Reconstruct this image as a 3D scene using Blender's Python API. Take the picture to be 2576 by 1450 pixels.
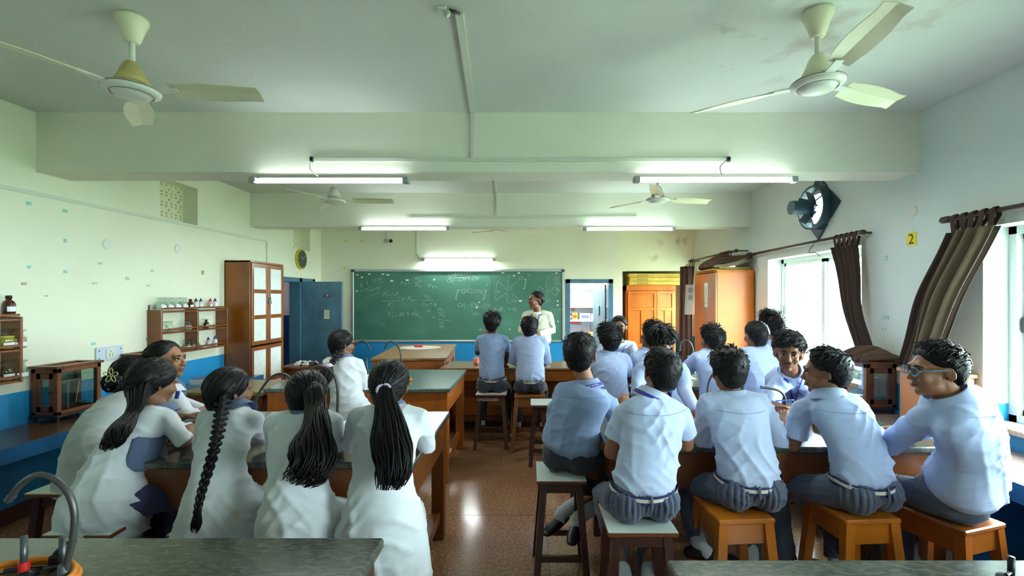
import bpy, bmesh, math, random
import numpy as np
from mathutils import Vector, Matrix, noise

for _o in list(bpy.data.objects):
    bpy.data.objects.remove(_o)
S = bpy.context.scene
COL = S.collection
random.seed(7)
PI = math.pi

# ------------------------------------------------------------------ camera
CX, CY, F, CZ = 1332.0, 750.0, 1160.0, 1.65     # vanishing point and focal length measured in the photograph
cam_d = bpy.data.cameras.new('camera')
cam = bpy.data.objects.new('camera', cam_d)
COL.objects.link(cam)
cam.location = (0, 0, CZ)
cam.rotation_euler = (PI / 2, 0, 0)
cam_d.sensor_width = 36.0
cam_d.lens = F / 2576 * 36.0
cam_d.shift_x = -(CX - 1288) / 2576
cam_d.shift_y = (CY - 725) / 2576
cam_d.clip_start = 0.05
S.camera = cam

def at(px, py, d):
    """World point at distance d down the room that the photograph shows at px, py."""
    return Vector(((px - CX) * d / F, d, CZ - (py - CY) * d / F))

# ------------------------------------------------------------------ world, light, exposure
W = bpy.data.worlds.new('sky')
S.world = W
W.use_nodes = True
_bg = W.node_tree.nodes['Background']
_bg.inputs[0].default_value = (0.88, 0.945, 1.0, 1)
_bg.inputs[1].default_value = 34.0
S.view_settings.view_transform = 'Standard'
S.view_settings.look = 'None'
S.view_settings.gamma = 1
S.view_settings.use_curve_mapping = False
S.view_settings.exposure = 0.74
S.cycles.max_bounces = 10
S.cycles.diffuse_bounces = 6
S.cycles.glossy_bounces = 3
S.cycles.transparent_max_bounces = 32
S.cycles.caustics_reflective = False
S.cycles.caustics_refractive = False
S.cycles.sample_clamp_indirect = 8.0

def portal(name, x, y0, y1, z0, z1, face):
    l = bpy.data.lights.new(name, 'AREA')
    l.shape = 'RECTANGLE'
    l.size = y1 - y0
    l.size_y = z1 - z0
    l.cycles.is_portal = True
    o = bpy.data.objects.new(name, l)
    COL.objects.link(o)
    o.location = (x, (y0 + y1) / 2, (z0 + z1) / 2)
    d = Vector(face)
    o.rotation_euler = d.to_track_quat('-Z', 'Z').to_euler()
    return o

# ------------------------------------------------------------------ materials
def lin(c):
    c = c / 255.0
    return c / 12.92 if c <= 0.04045 else ((c + 0.055) / 1.055) ** 2.4

def rgb(r, g, b):
    return (lin(r), lin(g), lin(b), 1.0)

MATS = {}
def M(name, col=None, rough=0.6, metal=0.0, var=0.0, vscale=4.0, vstretch=(1, 1, 1), bump=0.0, bscale=60.0,
      bstretch=(1, 1, 1), col2=None, spec=0.5, trans=0.0, emit=None, estr=0.0, detail=4.0, sheen=0.0, coat=0.0,
      coord='Object', lo=0.35, hi=0.65, alpha=1.0, sss=0.0):
    if name in MATS:
        return MATS[name]
    m = bpy.data.materials.new(name)
    MATS[name] = m
    m.use_nodes = True
    nt = m.node_tree
    b = nt.nodes['Principled BSDF']
    b.inputs['Roughness'].default_value = rough
    b.inputs['Metallic'].default_value = metal
    b.inputs['Specular IOR Level'].default_value = spec
    b.inputs['Transmission Weight'].default_value = trans
    b.inputs['Alpha'].default_value = alpha
    if sss:
        b.inputs['Subsurface Weight'].default_value = sss
        b.inputs['Subsurface Scale'].default_value = 0.01
    if sheen:
        b.inputs['Sheen Weight'].default_value = sheen
    if coat:
        b.inputs['Coat Weight'].default_value = coat
        b.inputs['Coat Roughness'].default_value = 0.15
    c = rgb(*col)
    b.inputs['Base Color'].default_value = c
    if emit:
        b.inputs['Emission Color'].default_value = rgb(*emit)
        b.inputs['Emission Strength'].default_value = estr
    if var > 0 or col2 or bump > 0:
        tc = nt.nodes.new('ShaderNodeTexCoord')
    if var > 0 or col2:
        mp = nt.nodes.new('ShaderNodeMapping')
        mp.inputs['Scale'].default_value = vstretch
        n = nt.nodes.new('ShaderNodeTexNoise')
        n.inputs['Scale'].default_value = vscale
        n.inputs['Detail'].default_value = detail
        r = nt.nodes.new('ShaderNodeValToRGB')
        r.color_ramp.elements[0].position = lo
        r.color_ramp.elements[1].position = hi
        if col2:
            r.color_ramp.elements[0].color = c
            r.color_ramp.elements[1].color = rgb(*col2)
        else:
            r.color_ramp.elements[0].color = tuple(x * (1 - var) for x in c[:3]) + (1,)
            r.color_ramp.elements[1].color = tuple(min(1, x * (1 + var)) for x in c[:3]) + (1,)
        nt.links.new(tc.outputs[coord], mp.inputs[0])
        nt.links.new(mp.outputs[0], n.inputs[0])
        nt.links.new(n.outputs[0], r.inputs[0])
        nt.links.new(r.outputs[0], b.inputs['Base Color'])
    if bump > 0:
        mp2 = nt.nodes.new('ShaderNodeMapping')
        mp2.inputs['Scale'].default_value = bstretch
        n2 = nt.nodes.new('ShaderNodeTexNoise')
        n2.inputs['Scale'].default_value = bscale
        n2.inputs['Detail'].default_value = 3
        bp = nt.nodes.new('ShaderNodeBump')
        bp.inputs['Strength'].default_value = bump
        bp.inputs['Distance'].default_value = 0.01
        nt.links.new(tc.outputs[coord], mp2.inputs[0])
        nt.links.new(mp2.outputs[0], n2.inputs[0])
        nt.links.new(n2.outputs[0], bp.inputs['Height'])
        nt.links.new(bp.outputs[0], b.inputs['Normal'])
    return m

def cloth(name, col, rough=.85, fine=420, wr=.5, sc=6.0, dist=1.2, stretch=(1, 1, 1)):
    """Woven cloth: fine weave and soft crease relief."""
    if name in MATS: return MATS[name]
    m = M(name, col, rough, sheen=.15, bump=.1, bscale=fine)
    nt = m.node_tree; b = nt.nodes['Principled BSDF']
    bp = [n for n in nt.nodes if n.type == 'BUMP'][0]
    tc = nt.nodes.new('ShaderNodeTexCoord'); mp = nt.nodes.new('ShaderNodeMapping'); mp.inputs['Scale'].default_value = stretch
    n = nt.nodes.new('ShaderNodeTexNoise'); n.noise_type = 'RIDGED_MULTIFRACTAL'
    n.inputs['Scale'].default_value = sc; n.inputs['Detail'].default_value = 2.0; n.inputs['Distortion'].default_value = dist
    b2 = nt.nodes.new('ShaderNodeBump'); b2.inputs['Strength'].default_value = wr; b2.inputs['Distance'].default_value = .012
    nt.links.new(tc.outputs['Object'], mp.inputs[0]); nt.links.new(mp.outputs[0], n.inputs[0]); nt.links.new(n.outputs[0], b2.inputs['Height'])
    nt.links.new(bp.outputs[0], b2.inputs['Normal']); nt.links.new(b2.outputs[0], b.inputs['Normal'])
    return m

def two_tone(name, top, low, z, rough_low=0.35, stain=None):
    """Wall paint: cream distemper above, gloss blue dado below height z, as painted."""
    m = bpy.data.materials.new(name)
    m.use_nodes = True
    nt = m.node_tree
    b = nt.nodes['Principled BSDF']
    g = nt.nodes.new('ShaderNodeNewGeometry')
    sx = nt.nodes.new('ShaderNodeSeparateXYZ')
    nt.links.new(g.outputs['Position'], sx.inputs[0])
    lt = nt.nodes.new('ShaderNodeMath'); lt.operation = 'LESS_THAN'
    lt.inputs[1].default_value = z
    nt.links.new(sx.outputs[2], lt.inputs[0])
    n = nt.nodes.new('ShaderNodeTexNoise'); n.inputs['Scale'].default_value = 1.3; n.inputs['Detail'].default_value = 5
    nt.links.new(g.outputs['Position'], n.inputs[0])
    r = nt.nodes.new('ShaderNodeValToRGB')
    t = rgb(*top)
    r.color_ramp.elements[0].position = 0.3; r.color_ramp.elements[1].position = 0.6
    r.color_ramp.elements[0].color = tuple(x * 0.93 for x in t[:3]) + (1,)
    r.color_ramp.elements[1].color = t
    nt.links.new(n.outputs[0], r.inputs[0])
    r2 = nt.nodes.new('ShaderNodeValToRGB')
    l = rgb(*low)
    r2.color_ramp.elements[0].position = 0.35; r2.color_ramp.elements[1].position = 0.65
    r2.color_ramp.elements[0].color = tuple(x * 0.82 for x in l[:3]) + (1,)
    r2.color_ramp.elements[1].color = l
    nt.links.new(n.outputs[0], r2.inputs[0])
    topc = r.outputs[0]
    if stain:
        n3 = nt.nodes.new('ShaderNodeTexNoise'); n3.inputs['Scale'].default_value = 4; n3.inputs['Detail'].default_value = 8
        nt.links.new(g.outputs['Position'], n3.inputs[0])
        # damp patches gather round one place (centre, radius)
        vm = nt.nodes.new('ShaderNodeVectorMath'); vm.operation = 'DISTANCE'
        vm.inputs[1].default_value = stain[0]
        nt.links.new(g.outputs['Position'], vm.inputs[0])
        mr = nt.nodes.new('ShaderNodeMapRange')
        mr.inputs['From Min'].default_value = 0; mr.inputs['From Max'].default_value = stain[1]
        mr.inputs['To Min'].default_value = 0.16; mr.inputs['To Max'].default_value = -0.2
        nt.links.new(vm.outputs['Value'], mr.inputs['Value'])
        ad = nt.nodes.new('ShaderNodeMath'); ad.operation = 'ADD'
        nt.links.new(n3.outputs[0], ad.inputs[0]); nt.links.new(mr.outputs[0], ad.inputs[1])
        r3 = nt.nodes.new('ShaderNodeValToRGB')
        r3.color_ramp.elements[0].position = 0.56; r3.color_ramp.elements[1].position = 0.78
        nt.links.new(ad.outputs[0], r3.inputs[0])
        mxs = nt.nodes.new('ShaderNodeMix'); mxs.data_type = 'RGBA'
        nt.links.new(r3.outputs[0], mxs.inputs['Factor'])
        nt.links.new(topc, mxs.inputs['A']); mxs.inputs['B'].default_value = rgb(*stain[2])
        topc = mxs.outputs['Result']
    mx = nt.nodes.new('ShaderNodeMix'); mx.data_type = 'RGBA'
    nt.links.new(lt.outputs[0], mx.inputs['Factor'])
    nt.links.new(topc, mx.inputs['A']); nt.links.new(r2.outputs[0], mx.inputs['B'])
    nt.links.new(mx.outputs['Result'], b.inputs['Base Color'])
    mr2 = nt.nodes.new('ShaderNodeMapRange')
    mr2.inputs['To Min'].default_value = 0.75; mr2.inputs['To Max'].default_value = rough_low
    nt.links.new(lt.outputs[0], mr2.inputs['Value'])
    nt.links.new(mr2.outputs[0], b.inputs['Roughness'])
    n2 = nt.nodes.new('ShaderNodeTexNoise'); n2.inputs['Scale'].default_value = 35
    nt.links.new(g.outputs['Position'], n2.inputs[0])
    bp = nt.nodes.new('ShaderNodeBump'); bp.inputs['Strength'].default_value = 0.15; bp.inputs['Distance'].default_value = 0.01
    nt.links.new(n2.outputs[0], bp.inputs['Height']); nt.links.new(bp.outputs[0], b.inputs['Normal'])
    return m

def glass_mat(name, tint=(235, 245, 245), gloss=0.08, rough=0.02):
    if name in MATS:
        return MATS[name]
    m = bpy.data.materials.new(name); MATS[name] = m
    m.use_nodes = True
    nt = m.node_tree
    nt.nodes.remove(nt.nodes['Principled BSDF'])
    out = nt.nodes['Material Output']
    t = nt.nodes.new('ShaderNodeBsdfTransparent'); t.inputs[0].default_value = rgb(*tint)
    g = nt.nodes.new('ShaderNodeBsdfGlossy'); g.inputs['Roughness'].default_value = rough
    fr = nt.nodes.new('ShaderNodeLayerWeight'); fr.inputs[0].default_value = 0.5
    pw = nt.nodes.new('ShaderNodeMath'); pw.operation = 'POWER'; pw.inputs[1].default_value = 5.0
    nt.links.new(fr.outputs['Facing'], pw.inputs[0])
    ad = nt.nodes.new('ShaderNodeMath'); ad.operation = 'MULTIPLY_ADD'; ad.inputs[1].default_value = 0.8; ad.inputs[2].default_value = gloss
    nt.links.new(pw.outputs[0], ad.inputs[0])
    mx = nt.nodes.new('ShaderNodeMixShader')
    nt.links.new(ad.outputs[0], mx.inputs[0]); nt.links.new(t.outputs[0], mx.inputs[1]); nt.links.new(g.outputs[0], mx.inputs[2])
    nt.links.new(mx.outputs[0], out.inputs[0])
    return m

# ------------------------------------------------------------------ mesh helpers
class MB:
    """Collects shapes and links them as one mesh object."""
    def __init__(s):
        s.v = []; s.f = []; s.mi = []; s.cur = 0
    def add(s, verts, faces):
        n = len(s.v)
        s.v += [tuple(p) for p in verts]
        s.f += [tuple(i + n for i in f) for f in faces]
        s.mi += [s.cur] * len(faces)
        return s
    def box(s, x0, x1, y0, y1, z0, z1, mat=None, c=0.0):
        P = []
        for x in (x0, x1):
            for y in (y0, y1):
                for z in (z0, z1):
                    P.append(Vector((x, y, z)))
        if mat is not None:
            P = [mat @ p for p in P]
        return s.add(P, [(0, 1, 3, 2), (4, 6, 7, 5), (0, 4, 5, 1), (2, 3, 7, 6), (0, 2, 6, 4), (1, 5, 7, 3)])
    def bbox(s, x0, x1, y0, y1, z0, z1, r=0.004, mat=None):
        """Box with chamfered edges."""
        bm = bmesh.new()
        bmesh.ops.create_cube(bm, size=1)
        for v in bm.verts:
            v.co = Vector(((x0 + x1) / 2 + v.co.x * (x1 - x0), (y0 + y1) / 2 + v.co.y * (y1 - y0), (z0 + z1) / 2 + v.co.z * (z1 - z0)))
        r = min(r, abs(x1 - x0) * .4, abs(y1 - y0) * .4, abs(z1 - z0) * .4)
        bmesh.ops.bevel(bm, geom=bm.edges[:], offset=r, segments=1, affect='EDGES')
        if mat is not None:
            bmesh.ops.transform(bm, matrix=mat, verts=bm.verts)
        bm.verts.index_update()
        s.add([v.co.copy() for v in bm.verts], [[v.index for v in f.verts] for f in bm.faces])
        bm.free()
        return s
    def beam(s, p, q, w, h, up=(0, 0, 1), w2=None, h2=None):
        """Square bar from p to q."""
        p = Vector(p); q = Vector(q)
        d = (q - p).normalized(); u = Vector(up)
        a = d.cross(u)
        if a.length < 1e-4:
            a = d.cross(Vector((1, 0, 0)))
        a.normalize(); b = a.cross(d).normalized()
        w2 = w if w2 is None else w2; h2 = h if h2 is None else h2
        V = []
        for c, ww, hh in ((p, w, h), (q, w2, h2)):
            for sa, sb in ((-1, -1), (1, -1), (1, 1), (-1, 1)):
                V.append(c + a * (sa * ww / 2) + b * (sb * hh / 2))
        return s.add(V, [(3, 2, 1, 0), (4, 5, 6, 7), (0, 1, 5, 4), (1, 2, 6, 5), (2, 3, 7, 6), (3, 0, 4, 7)])
    def tube(s, pts, rad, n=8, up=None, cap=True, round_cap=False):
        """Tube along points; rad is a number, a list, or a list of (ra, rb) with up giving the b axis."""
        pts = [Vector(p) for p in pts]
        k = len(pts)
        if not isinstance(rad, (list, tuple)):
            rad = [rad] * k
        rad = [(r, r) if not isinstance(r, (list, tuple)) else r for r in rad]
        T = []
        for i in range(k):
            a = pts[max(0, i - 1)]; b = pts[min(k - 1, i + 1)]
            t = (b - a)
            T.append(t.normalized() if t.length > 1e-9 else Vector((0, 0, 1)))
        nrm = Vector(up) if up is not None else (Vector((0, 0, 1)) if abs(T[0].z) < 0.9 else Vector((1, 0, 0)))
        if round_cap:
            r0, r1 = rad[0], rad[-1]
            pre = [(pts[0] - T[0] * max(r0) * c, (r0[0] * f, r0[1] * f), T[0]) for c, f in ((0.98, 0.15), (0.75, 0.66), (0.4, 0.92))]
            post = [(pts[-1] + T[-1] * max(r1) * c, (r1[0] * f, r1[1] * f), T[-1]) for c, f in ((0.4, 0.92), (0.75, 0.66), (0.98, 0.15))]
            seq = pre + list(zip(pts, rad, T)) + post
        else:
            seq = list(zip(pts, rad, T))
        V = []
        for (p, r, t) in seq:
            nrm = (nrm - t * nrm.dot(t))
            if nrm.length < 1e-5:
                nrm = t.orthogonal()
            nrm.normalize()
            a = t.cross(nrm).normalized()
            for j in range(n):
                th = 2 * PI * j / n
                V.append(p + a * (math.cos(th) * r[0]) + nrm * (math.sin(th) * r[1]))
        Fc = []
        K = len(seq)
        for i in range(K - 1):
            for j in range(n):
                Fc.append((i * n + j, i * n + (j + 1) % n, (i + 1) * n + (j + 1) % n, (i + 1) * n + j))
        if cap or round_cap:
            Fc.append(tuple(range(n - 1, -1, -1)))
            Fc.append(tuple((K - 1) * n + j for j in range(n)))
        return s.add(V, Fc)
    def lathe(s, prof, c=(0, 0, 0), n=20, mat=None, cap=True):
        V = []
        for (r, z) in prof:
            for j in range(n):
                a = 2 * PI * j / n
                p = Vector((c[0] + r * math.cos(a), c[1] + r * math.sin(a), c[2] + z))
                V.append(mat @ p if mat is not None else p)
        Fc = []
        for i in range(len(prof) - 1):
            for j in range(n):
                Fc.append((i * n + j, i * n + (j + 1) % n, (i + 1) * n + (j + 1) % n, (i + 1) * n + j))
        if cap:
            Fc.append(tuple(range(n - 1, -1, -1)))
            Fc.append(tuple((len(prof) - 1) * n + j for j in range(n)))
        return s.add(V, Fc)
    def ell(s, c, r, rot=None, n=12, m=8):
        """Ellipsoid at c with radii r; rot a 3x3 or 4x4 rotation."""
        c = Vector(c); V = []
        R = rot.to_3x3() if rot is not None else None
        for i in range(1, m):
            ph = PI * i / m
            for j in range(n):
                th = 2 * PI * j / n
                p = Vector((r[0] * math.sin(ph) * math.cos(th), r[1] * math.sin(ph) * math.sin(th), -r[2] * math.cos(ph)))
                V.append(c + (R @ p if R else p))
        V.append(c + (R @ Vector((0, 0, -r[2])) if R else Vector((0, 0, -r[2]))))
        V.append(c + (R @ Vector((0, 0, r[2])) if R else Vector((0, 0, r[2]))))
        Fc = []
        for i in range(m - 2):
            for j in range(n):
                Fc.append((i * n + j, i * n + (j + 1) % n, (i + 1) * n + (j + 1) % n, (i + 1) * n + j))
        b = (m - 1) * n
        for j in range(n):
            Fc.append((b, (j + 1) % n, j))
            Fc.append((b + 1, (m - 2) * n + j, (m - 2) * n + (j + 1) % n))
        return s.add(V, Fc)
    def mesh(s, name, smooth=False, mat=None):
        me = bpy.data.meshes.new(name)
        me.from_pydata(s.v, [], s.f)
        for m_ in (mat if isinstance(mat, (list, tuple)) else [mat] if mat else []):
            me.materials.append(m_)
        if any(s.mi):
            me.polygons.foreach_set('material_index', s.mi)
        if smooth:
            me.polygons.foreach_set('use_smooth', [True] * len(me.polygons))
        me.update()
        return me
    def build(s, name, mat, parent=None, smooth=False, angle=None):
        me = s.mesh(name, smooth, mat)
        o = bpy.data.objects.new(name, me)
        COL.objects.link(o)
        if angle:
            me.polygons.foreach_set('use_smooth', [True] * len(me.polygons))
            try:
                me.set_sharp_from_angle(angle=math.radians(angle))
            except Exception:
                pass
        if parent is not None:
            put(o, parent)
        return o

def put(o, parent):
    """Parents o to parent while keeping o's coordinates in the world."""
    o.parent = parent
    o.matrix_parent_inverse = wm(parent).inverted()

def wm(o):
    m = Matrix.LocRotScale(o.location, o.rotation_euler, o.scale)
    if o.parent is not None:
        return wm(o.parent) @ o.matrix_parent_inverse @ m
    return m

def tag(o, label=None, cat=None, group=None, kind=None):
    if label: o['label'] = label
    if cat: o['category'] = cat
    if group: o['group'] = group
    if kind: o['kind'] = kind
    return o

def thing(name, label, cat, loc=(0, 0, 0), group=None, rz=0.0):
    o = bpy.data.objects.new(name, None)
    o.empty_display_size = 0.05
    COL.objects.link(o)
    o.location = loc
    o.rotation_euler = (0, 0, rz)
    return tag(o, label, cat, group)

def struct(name, mb, mat, parent=None, **k):
    o = mb.build(name, mat, parent, **k)
    if parent is None:
        o['kind'] = 'structure'
    return o

def copy_tree(o, parent=None):
    c = o.copy(); COL.objects.link(c)
    if parent is not None:
        c.parent = parent
    for ch in list(o.children):
        copy_tree(ch, c)
    return c

_FC = {}
def text_geo(body, size=1.0, shear=0.0, align='LEFT', extrude=0.0):
    """Flat letters as (verts, faces) in the x-y plane."""
    cu = bpy.data.curves.new('t', 'FONT')
    cu.body = body; cu.size = size; cu.shear = shear; cu.align_x = align
    cu.resolution_u = 2; cu.extrude = extrude; cu.fill_mode = 'BOTH'
    o = bpy.data.objects.new('t', cu)
    COL.objects.link(o)
    dg = bpy.context.evaluated_depsgraph_get()
    me = bpy.data.meshes.new_from_object(o.evaluated_get(dg))
    V = [v.co.copy() for v in me.vertices]
    Fc = [tuple(p.vertices) for p in me.polygons]
    bpy.data.objects.remove(o); bpy.data.curves.remove(cu); bpy.data.meshes.remove(me)
    return V, Fc

def text_on(mb, body, size, org, ux, uy, shear=0.0, align='LEFT', jitter=0.0):
    V, Fc = text_geo(body, size, shear, align)
    org = Vector(org); ux = Vector(ux); uy = Vector(uy)
    mb.add([org + ux * v.x + uy * v.y for v in V], Fc)
    return mb
# ------------------------------------------------------------------ the room's measures (metres)
XL, XR = -3.80, 3.01          # side walls
YB, YF = -2.6, 8.40           # wall behind the camera, board wall
ZC, ZB = 3.08, 2.62           # ceiling, underside of beams
wall_paint_l = two_tone('wall_paint', (226, 228, 204), (38, 146, 205), 0.95)
wall_paint_r = two_tone('wall_paint_daylight_tint', (216, 224, 218), (38, 146, 205), 0.95)  # same paint; cooler tint puts the window light into its colour
ceil_paint = two_tone('ceiling_paint', (204, 208, 200), (200, 200, 190), -5, stain=((1.75, 2.35, ZC), 1.2, (168, 150, 138)))
beam_paint = two_tone('beam_paint', (226, 226, 208), (200, 200, 190), -5)
alcove_paint = two_tone('alcove_paint', (228, 228, 196), (38, 146, 205), 0.95, stain=((2.6, 8.3, 2.6), .9, (170, 160, 130)))

def wall_with_holes(mb, axis, c0, c1, u0, u1, z0, z1, holes):
    us = sorted({u0, u1, *[h[0] for h in holes], *[h[1] for h in holes]})
    zs = sorted({z0, z1, *[h[2] for h in holes], *[h[3] for h in holes]})
    for i in range(len(us) - 1):
        for j in range(len(zs) - 1):
            uc, zc = (us[i] + us[i + 1]) / 2, (zs[j] + zs[j + 1]) / 2
            if any(h[0] < uc < h[1] and h[2] < zc < h[3] for h in holes):
                continue
            if axis == 'x':
                mb.box(c0, c1, us[i], us[i + 1], zs[j], zs[j + 1])
            else:
                mb.box(us[i], us[i + 1], c0, c1, zs[j], zs[j + 1])
    return mb

V1 = (4.74, 5.28, 2.45, 2.90)
V2 = (7.42, 7.98, 2.45, 2.90)
DL = (7.02, 8.14, -0.0, 1.98)
struct('wall_left', wall_with_holes(MB(), 'x', XL - 0.3, XL, YB, YF + .02, 0, ZC, [V1, V2, DL]), wall_paint_l)
# windows in the right-hand wall: (near, far, sill, head)
W1 = (1.35, 3.06, 0.83, 2.12)
W2 = (4.18, 5.82, 0.86, 2.13)
W3 = (6.75, 8.22, 0.86, 2.13)
W0 = (-1.6, 0.2, 0.83, 2.12)
EXH = (4.45, 5.05)
struct('wall_right', wall_with_holes(MB(), 'x', XR, XR + 0.28, YB, YF + .8, 0, ZC,
       [W0, W1, W2, W3, (4.63, 4.93, 2.435, 2.735)]), wall_paint_r)
# board wall with the store-room doorway, and the recess beside it
DR = (0.66, 1.52, 0.0, 1.99)
bx_corner = (1566 - CX) * YF / F
fw = MB()
wall_with_holes(fw, 'y', YF, YF + 0.15, XL - .3, bx_corner, 0, ZC, [DR])
struct('wall_front', fw, wall_paint_l)
nb = MB()
nt_ = 1.65 + 68 * YF / F
nb.box(bx_corner, XR, YF + .04, YF + 0.62, nt_, ZC)
nb.box(bx_corner, XR, YF + .62, YF + 0.72, 0, ZC)
nb.box(bx_corner - .15, bx_corner, YF + .15, YF + 0.72, 0, ZC)
struct('wall_recess', nb, alcove_paint)
bw = MB()
wall_with_holes(bw, 'y', YB - 0.2, YB, XL - .3, XR + .28, 0, ZC, [])
struct('wall_back', bw, wall_paint_r)
struct('ceiling', MB().box(XL - .3, XR + .28, YB - .2, YF + .72, ZC, ZC + .15), ceil_paint)
b1 = struct('trim_1', MB().box(XL, XR, 3.55, 3.82, ZB, ZC), beam_paint)
b2 = struct('trim_2', MB().box(XL, XR, 6.27, 6.52, ZB, ZC), beam_paint)
tag(b1, 'cream painted concrete ceiling beam nearer the camera carrying the long tube lights', 'beam')
tag(b2, 'cream painted ceiling beam nearer the chalkboard', 'beam')

# floor: cast terrazzo panels with thin dark joints
fl_m = M('floor_joint', (62, 40, 30), 0.6)
fl = struct('floor', MB().box(XL - .3, XR + .28, YB - .2, YF + 2.6, -0.15, -0.004), fl_m)
terr = []
for i, c in enumerate(((146, 106, 78), (138, 99, 73), (152, 112, 83))):
    terr.append(M('terrazzo_%d' % i, c, 0.17, var=0.28, vscale=55, bump=0.03, bscale=9, detail=6, spec=0.6, lo=.42, hi=.6))
ix = 0
pw, pl = 0.98, 1.22
x = XL
xi = 0
while x < XR:
    y = YB
    yi = 0
    while y < YF:
        x1 = min(x + pw, XR); y1 = min(y + pl, YF)
        MB().box(x + .002, x1 - .002, y + .002, y1 - .002, -0.02, 0).build('floor_slab', terr[(xi * 5 + yi * 3) % 3], fl)
        y += pl; yi += 1
    x += pw; xi += 1

# skirting of dark red cement under the dado
sk = M('skirting', (74, 42, 34), 0.4)
struct('baseboard_left', MB().box(XL, XL + .012, YB, DL[0] - .06, 0, .12), sk)
struct('baseboard_front', MB().box(XL, DR[0] - .06, YF - .012, YF, 0, .12), sk)
struct('baseboard_right', MB().box(XR - .012, XR, YB, YF + .6, 0, .12), sk)

# ------------------------------------------------------------------ windows
alu = M('white_aluminium', (222, 228, 226), 0.35, spec=0.5)
pane_m = glass_mat('window_glass', (240, 250, 248), 0.06)
sill_m = M('speckled_sill', (200, 190, 180), 0.45, var=.3, vscale=90)
grille_m = M('grille_paint', (190, 196, 194), 0.5)
def window(name, w, panes=2, axis='x', x=XR):
    y0, y1, z0, z1 = w
    xo = x + .17
    fr = MB()
    t = .05
    fr.box(xo, xo + .08, y0, y1, z0, z0 + t); fr.box(xo, xo + .08, y0, y1, z1 - t, z1)
    fr.box(xo, xo + .08, y0, y0 + t, z0, z1); fr.box(xo, xo + .08, y1 - t, y1, z0, z1)
    f = struct(name, fr, alu)
    n = panes
    wd = (y1 - y0 - 2 * t) / n
    for i in range(n):
        a = y0 + t + i * wd; b = a + wd
        xs = xo + (.012 if i % 2 else .042)
        q = .035
        s = MB()
        s.box(xs, xs + .025, a - .015, b + .015, z0 + t, z0 + t + q); s.box(xs, xs + .025, a - .015, b + .015, z1 - t - q, z1 - t)
        s.box(xs, xs + .025, a - .015, a + q, z0 + t, z1 - t); s.box(xs, xs + .025, b - q, b + .015, z0 + t, z1 - t)
        so = s.build('sash', alu, f)
        MB().box(xs + .010, xs + .014, a + q, b - q, z0 + t + q, z1 - t - q).build('pane', pane_m, so)
    MB().box(xs + .0, xs - .02, y1 - t - .03, y1 - t - .01, (z0 + z1) / 2 - .05, (z0 + z1) / 2 + .05).build('latch', M('black_latch', (30, 30, 30), .4), f)
    return f
window('window_1', W1, 3)
window('window_2', W2, 2)
window('window_3', W3, 2)
window('window_4', W0, 3)
for i, w in enumerate((W1, W2, W3, W0)):
    st = MB().bbox(XR - .03, XR + .17, w[0] - .03, w[1] + .03, w[2] - .03, w[2] + .006, .004)
    o = struct('trim_%d' % (3 + i), st, sill_m)
    tag(o, 'pale speckled stone sill under window %s' % ('nearest the camera', 'with the open curtain over the display case', 'behind the tall cupboard', 'behind the camera')[i], 'windowsill')
    portal('window_portal', XR + .27, w[0], w[1], w[2], w[3], (-1, 0, 0))
# outside security grille of the near window
g = thing('window_grille', 'thin pale security grille outside the window nearest the camera', 'grille', (XR + .34, 2.2, .83))
for k in range(9):
    z = W1[2] + .1 + k * .14
    MB().tube([(XR + .34, W1[0], z), (XR + .34, W1[1], z)], .006, 6).build('bar', grille_m, g)
for k in range(5):
    y = W1[0] + .15 + k * .36
    MB().tube([(XR + .34, y, W1[2]), (XR + .34, y, W1[3])], .007, 6).build('bar', grille_m, g)
gr = struct('exterior_ground', MB().box(3.6, 30, -20, 30, -.6, -.5), M('outside_ground', (150, 160, 140), .9, var=.2, vscale=.7))

# ------------------------------------------------------------------ jali vents in the left wall
jali_m = M('jali_cream', (218, 216, 184), .8)
hole_m = M('jali_backing', (96, 74, 52), .9)  # dark brown backing behind the pierced holes
def jali(name, v, label):
    y0, y1, z0, z1 = v
    xp = XL - .17
    mb = MB()
    n, r, q = 4, 4, 12
    cw, ch = (y1 - y0) / n, (z1 - z0) / r
    def hole(u, v):
        u, v = abs(u - .5), abs(v - .5)
        return (u + v * .8 < .13) or (.20 < u < .36 and .24 < v < .40 and (u + v) > .52)
    V, Fc = [], []
    NY, NZ = n * q, r * q
    for X in (xp, xp - .03):
        for j in range(NZ + 1):
            for i in range(NY + 1):
                V.append((X, y0 + (y1 - y0) * i / NY, z0 + (z1 - z0) * j / NZ))
    W_ = NY + 1; off = W_ * (NZ + 1)
    solid = lambda i, j: 0 <= i < NY and 0 <= j < NZ and not hole(((i % q) + .5) / q, ((j % q) + .5) / q)
    for j in range(NZ):
        for i in range(NY):
            if not solid(i, j): continue
            a_ = j * W_ + i
            Fc.append((a_, a_ + 1, a_ + W_ + 1, a_ + W_)); Fc.append((a_ + off, a_ + W_ + off, a_ + W_ + 1 + off, a_ + 1 + off))
            for (di, dj, p, t) in ((-1, 0, a_, a_ + W_), (1, 0, a_ + W_ + 1, a_ + 1), (0, -1, a_ + 1, a_), (0, 1, a_ + W_, a_ + W_ + 1)):
                if not solid(i + di, j + dj):
                    Fc.append((p, t, t + off, p + off))
    mb.add(V, Fc)
    o = mb.build(name, jali_m)
    tag(o, label, 'vent')
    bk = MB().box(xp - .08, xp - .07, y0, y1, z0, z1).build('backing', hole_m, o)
    return o
jali('lattice_vent', V1, 'pierced cream lattice vent in the deep wall opening under the nearer beam')
jali('lattice_vent', V2, 'small pierced cream lattice vent above the yellow wall clock')
MB().box(XL - .5, XL - .3, YB, YF, -0.2, 0).build('corridor_floor', M('corridor_floor', (110, 96, 84), .4)).__setitem__('kind', 'structure')

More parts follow.
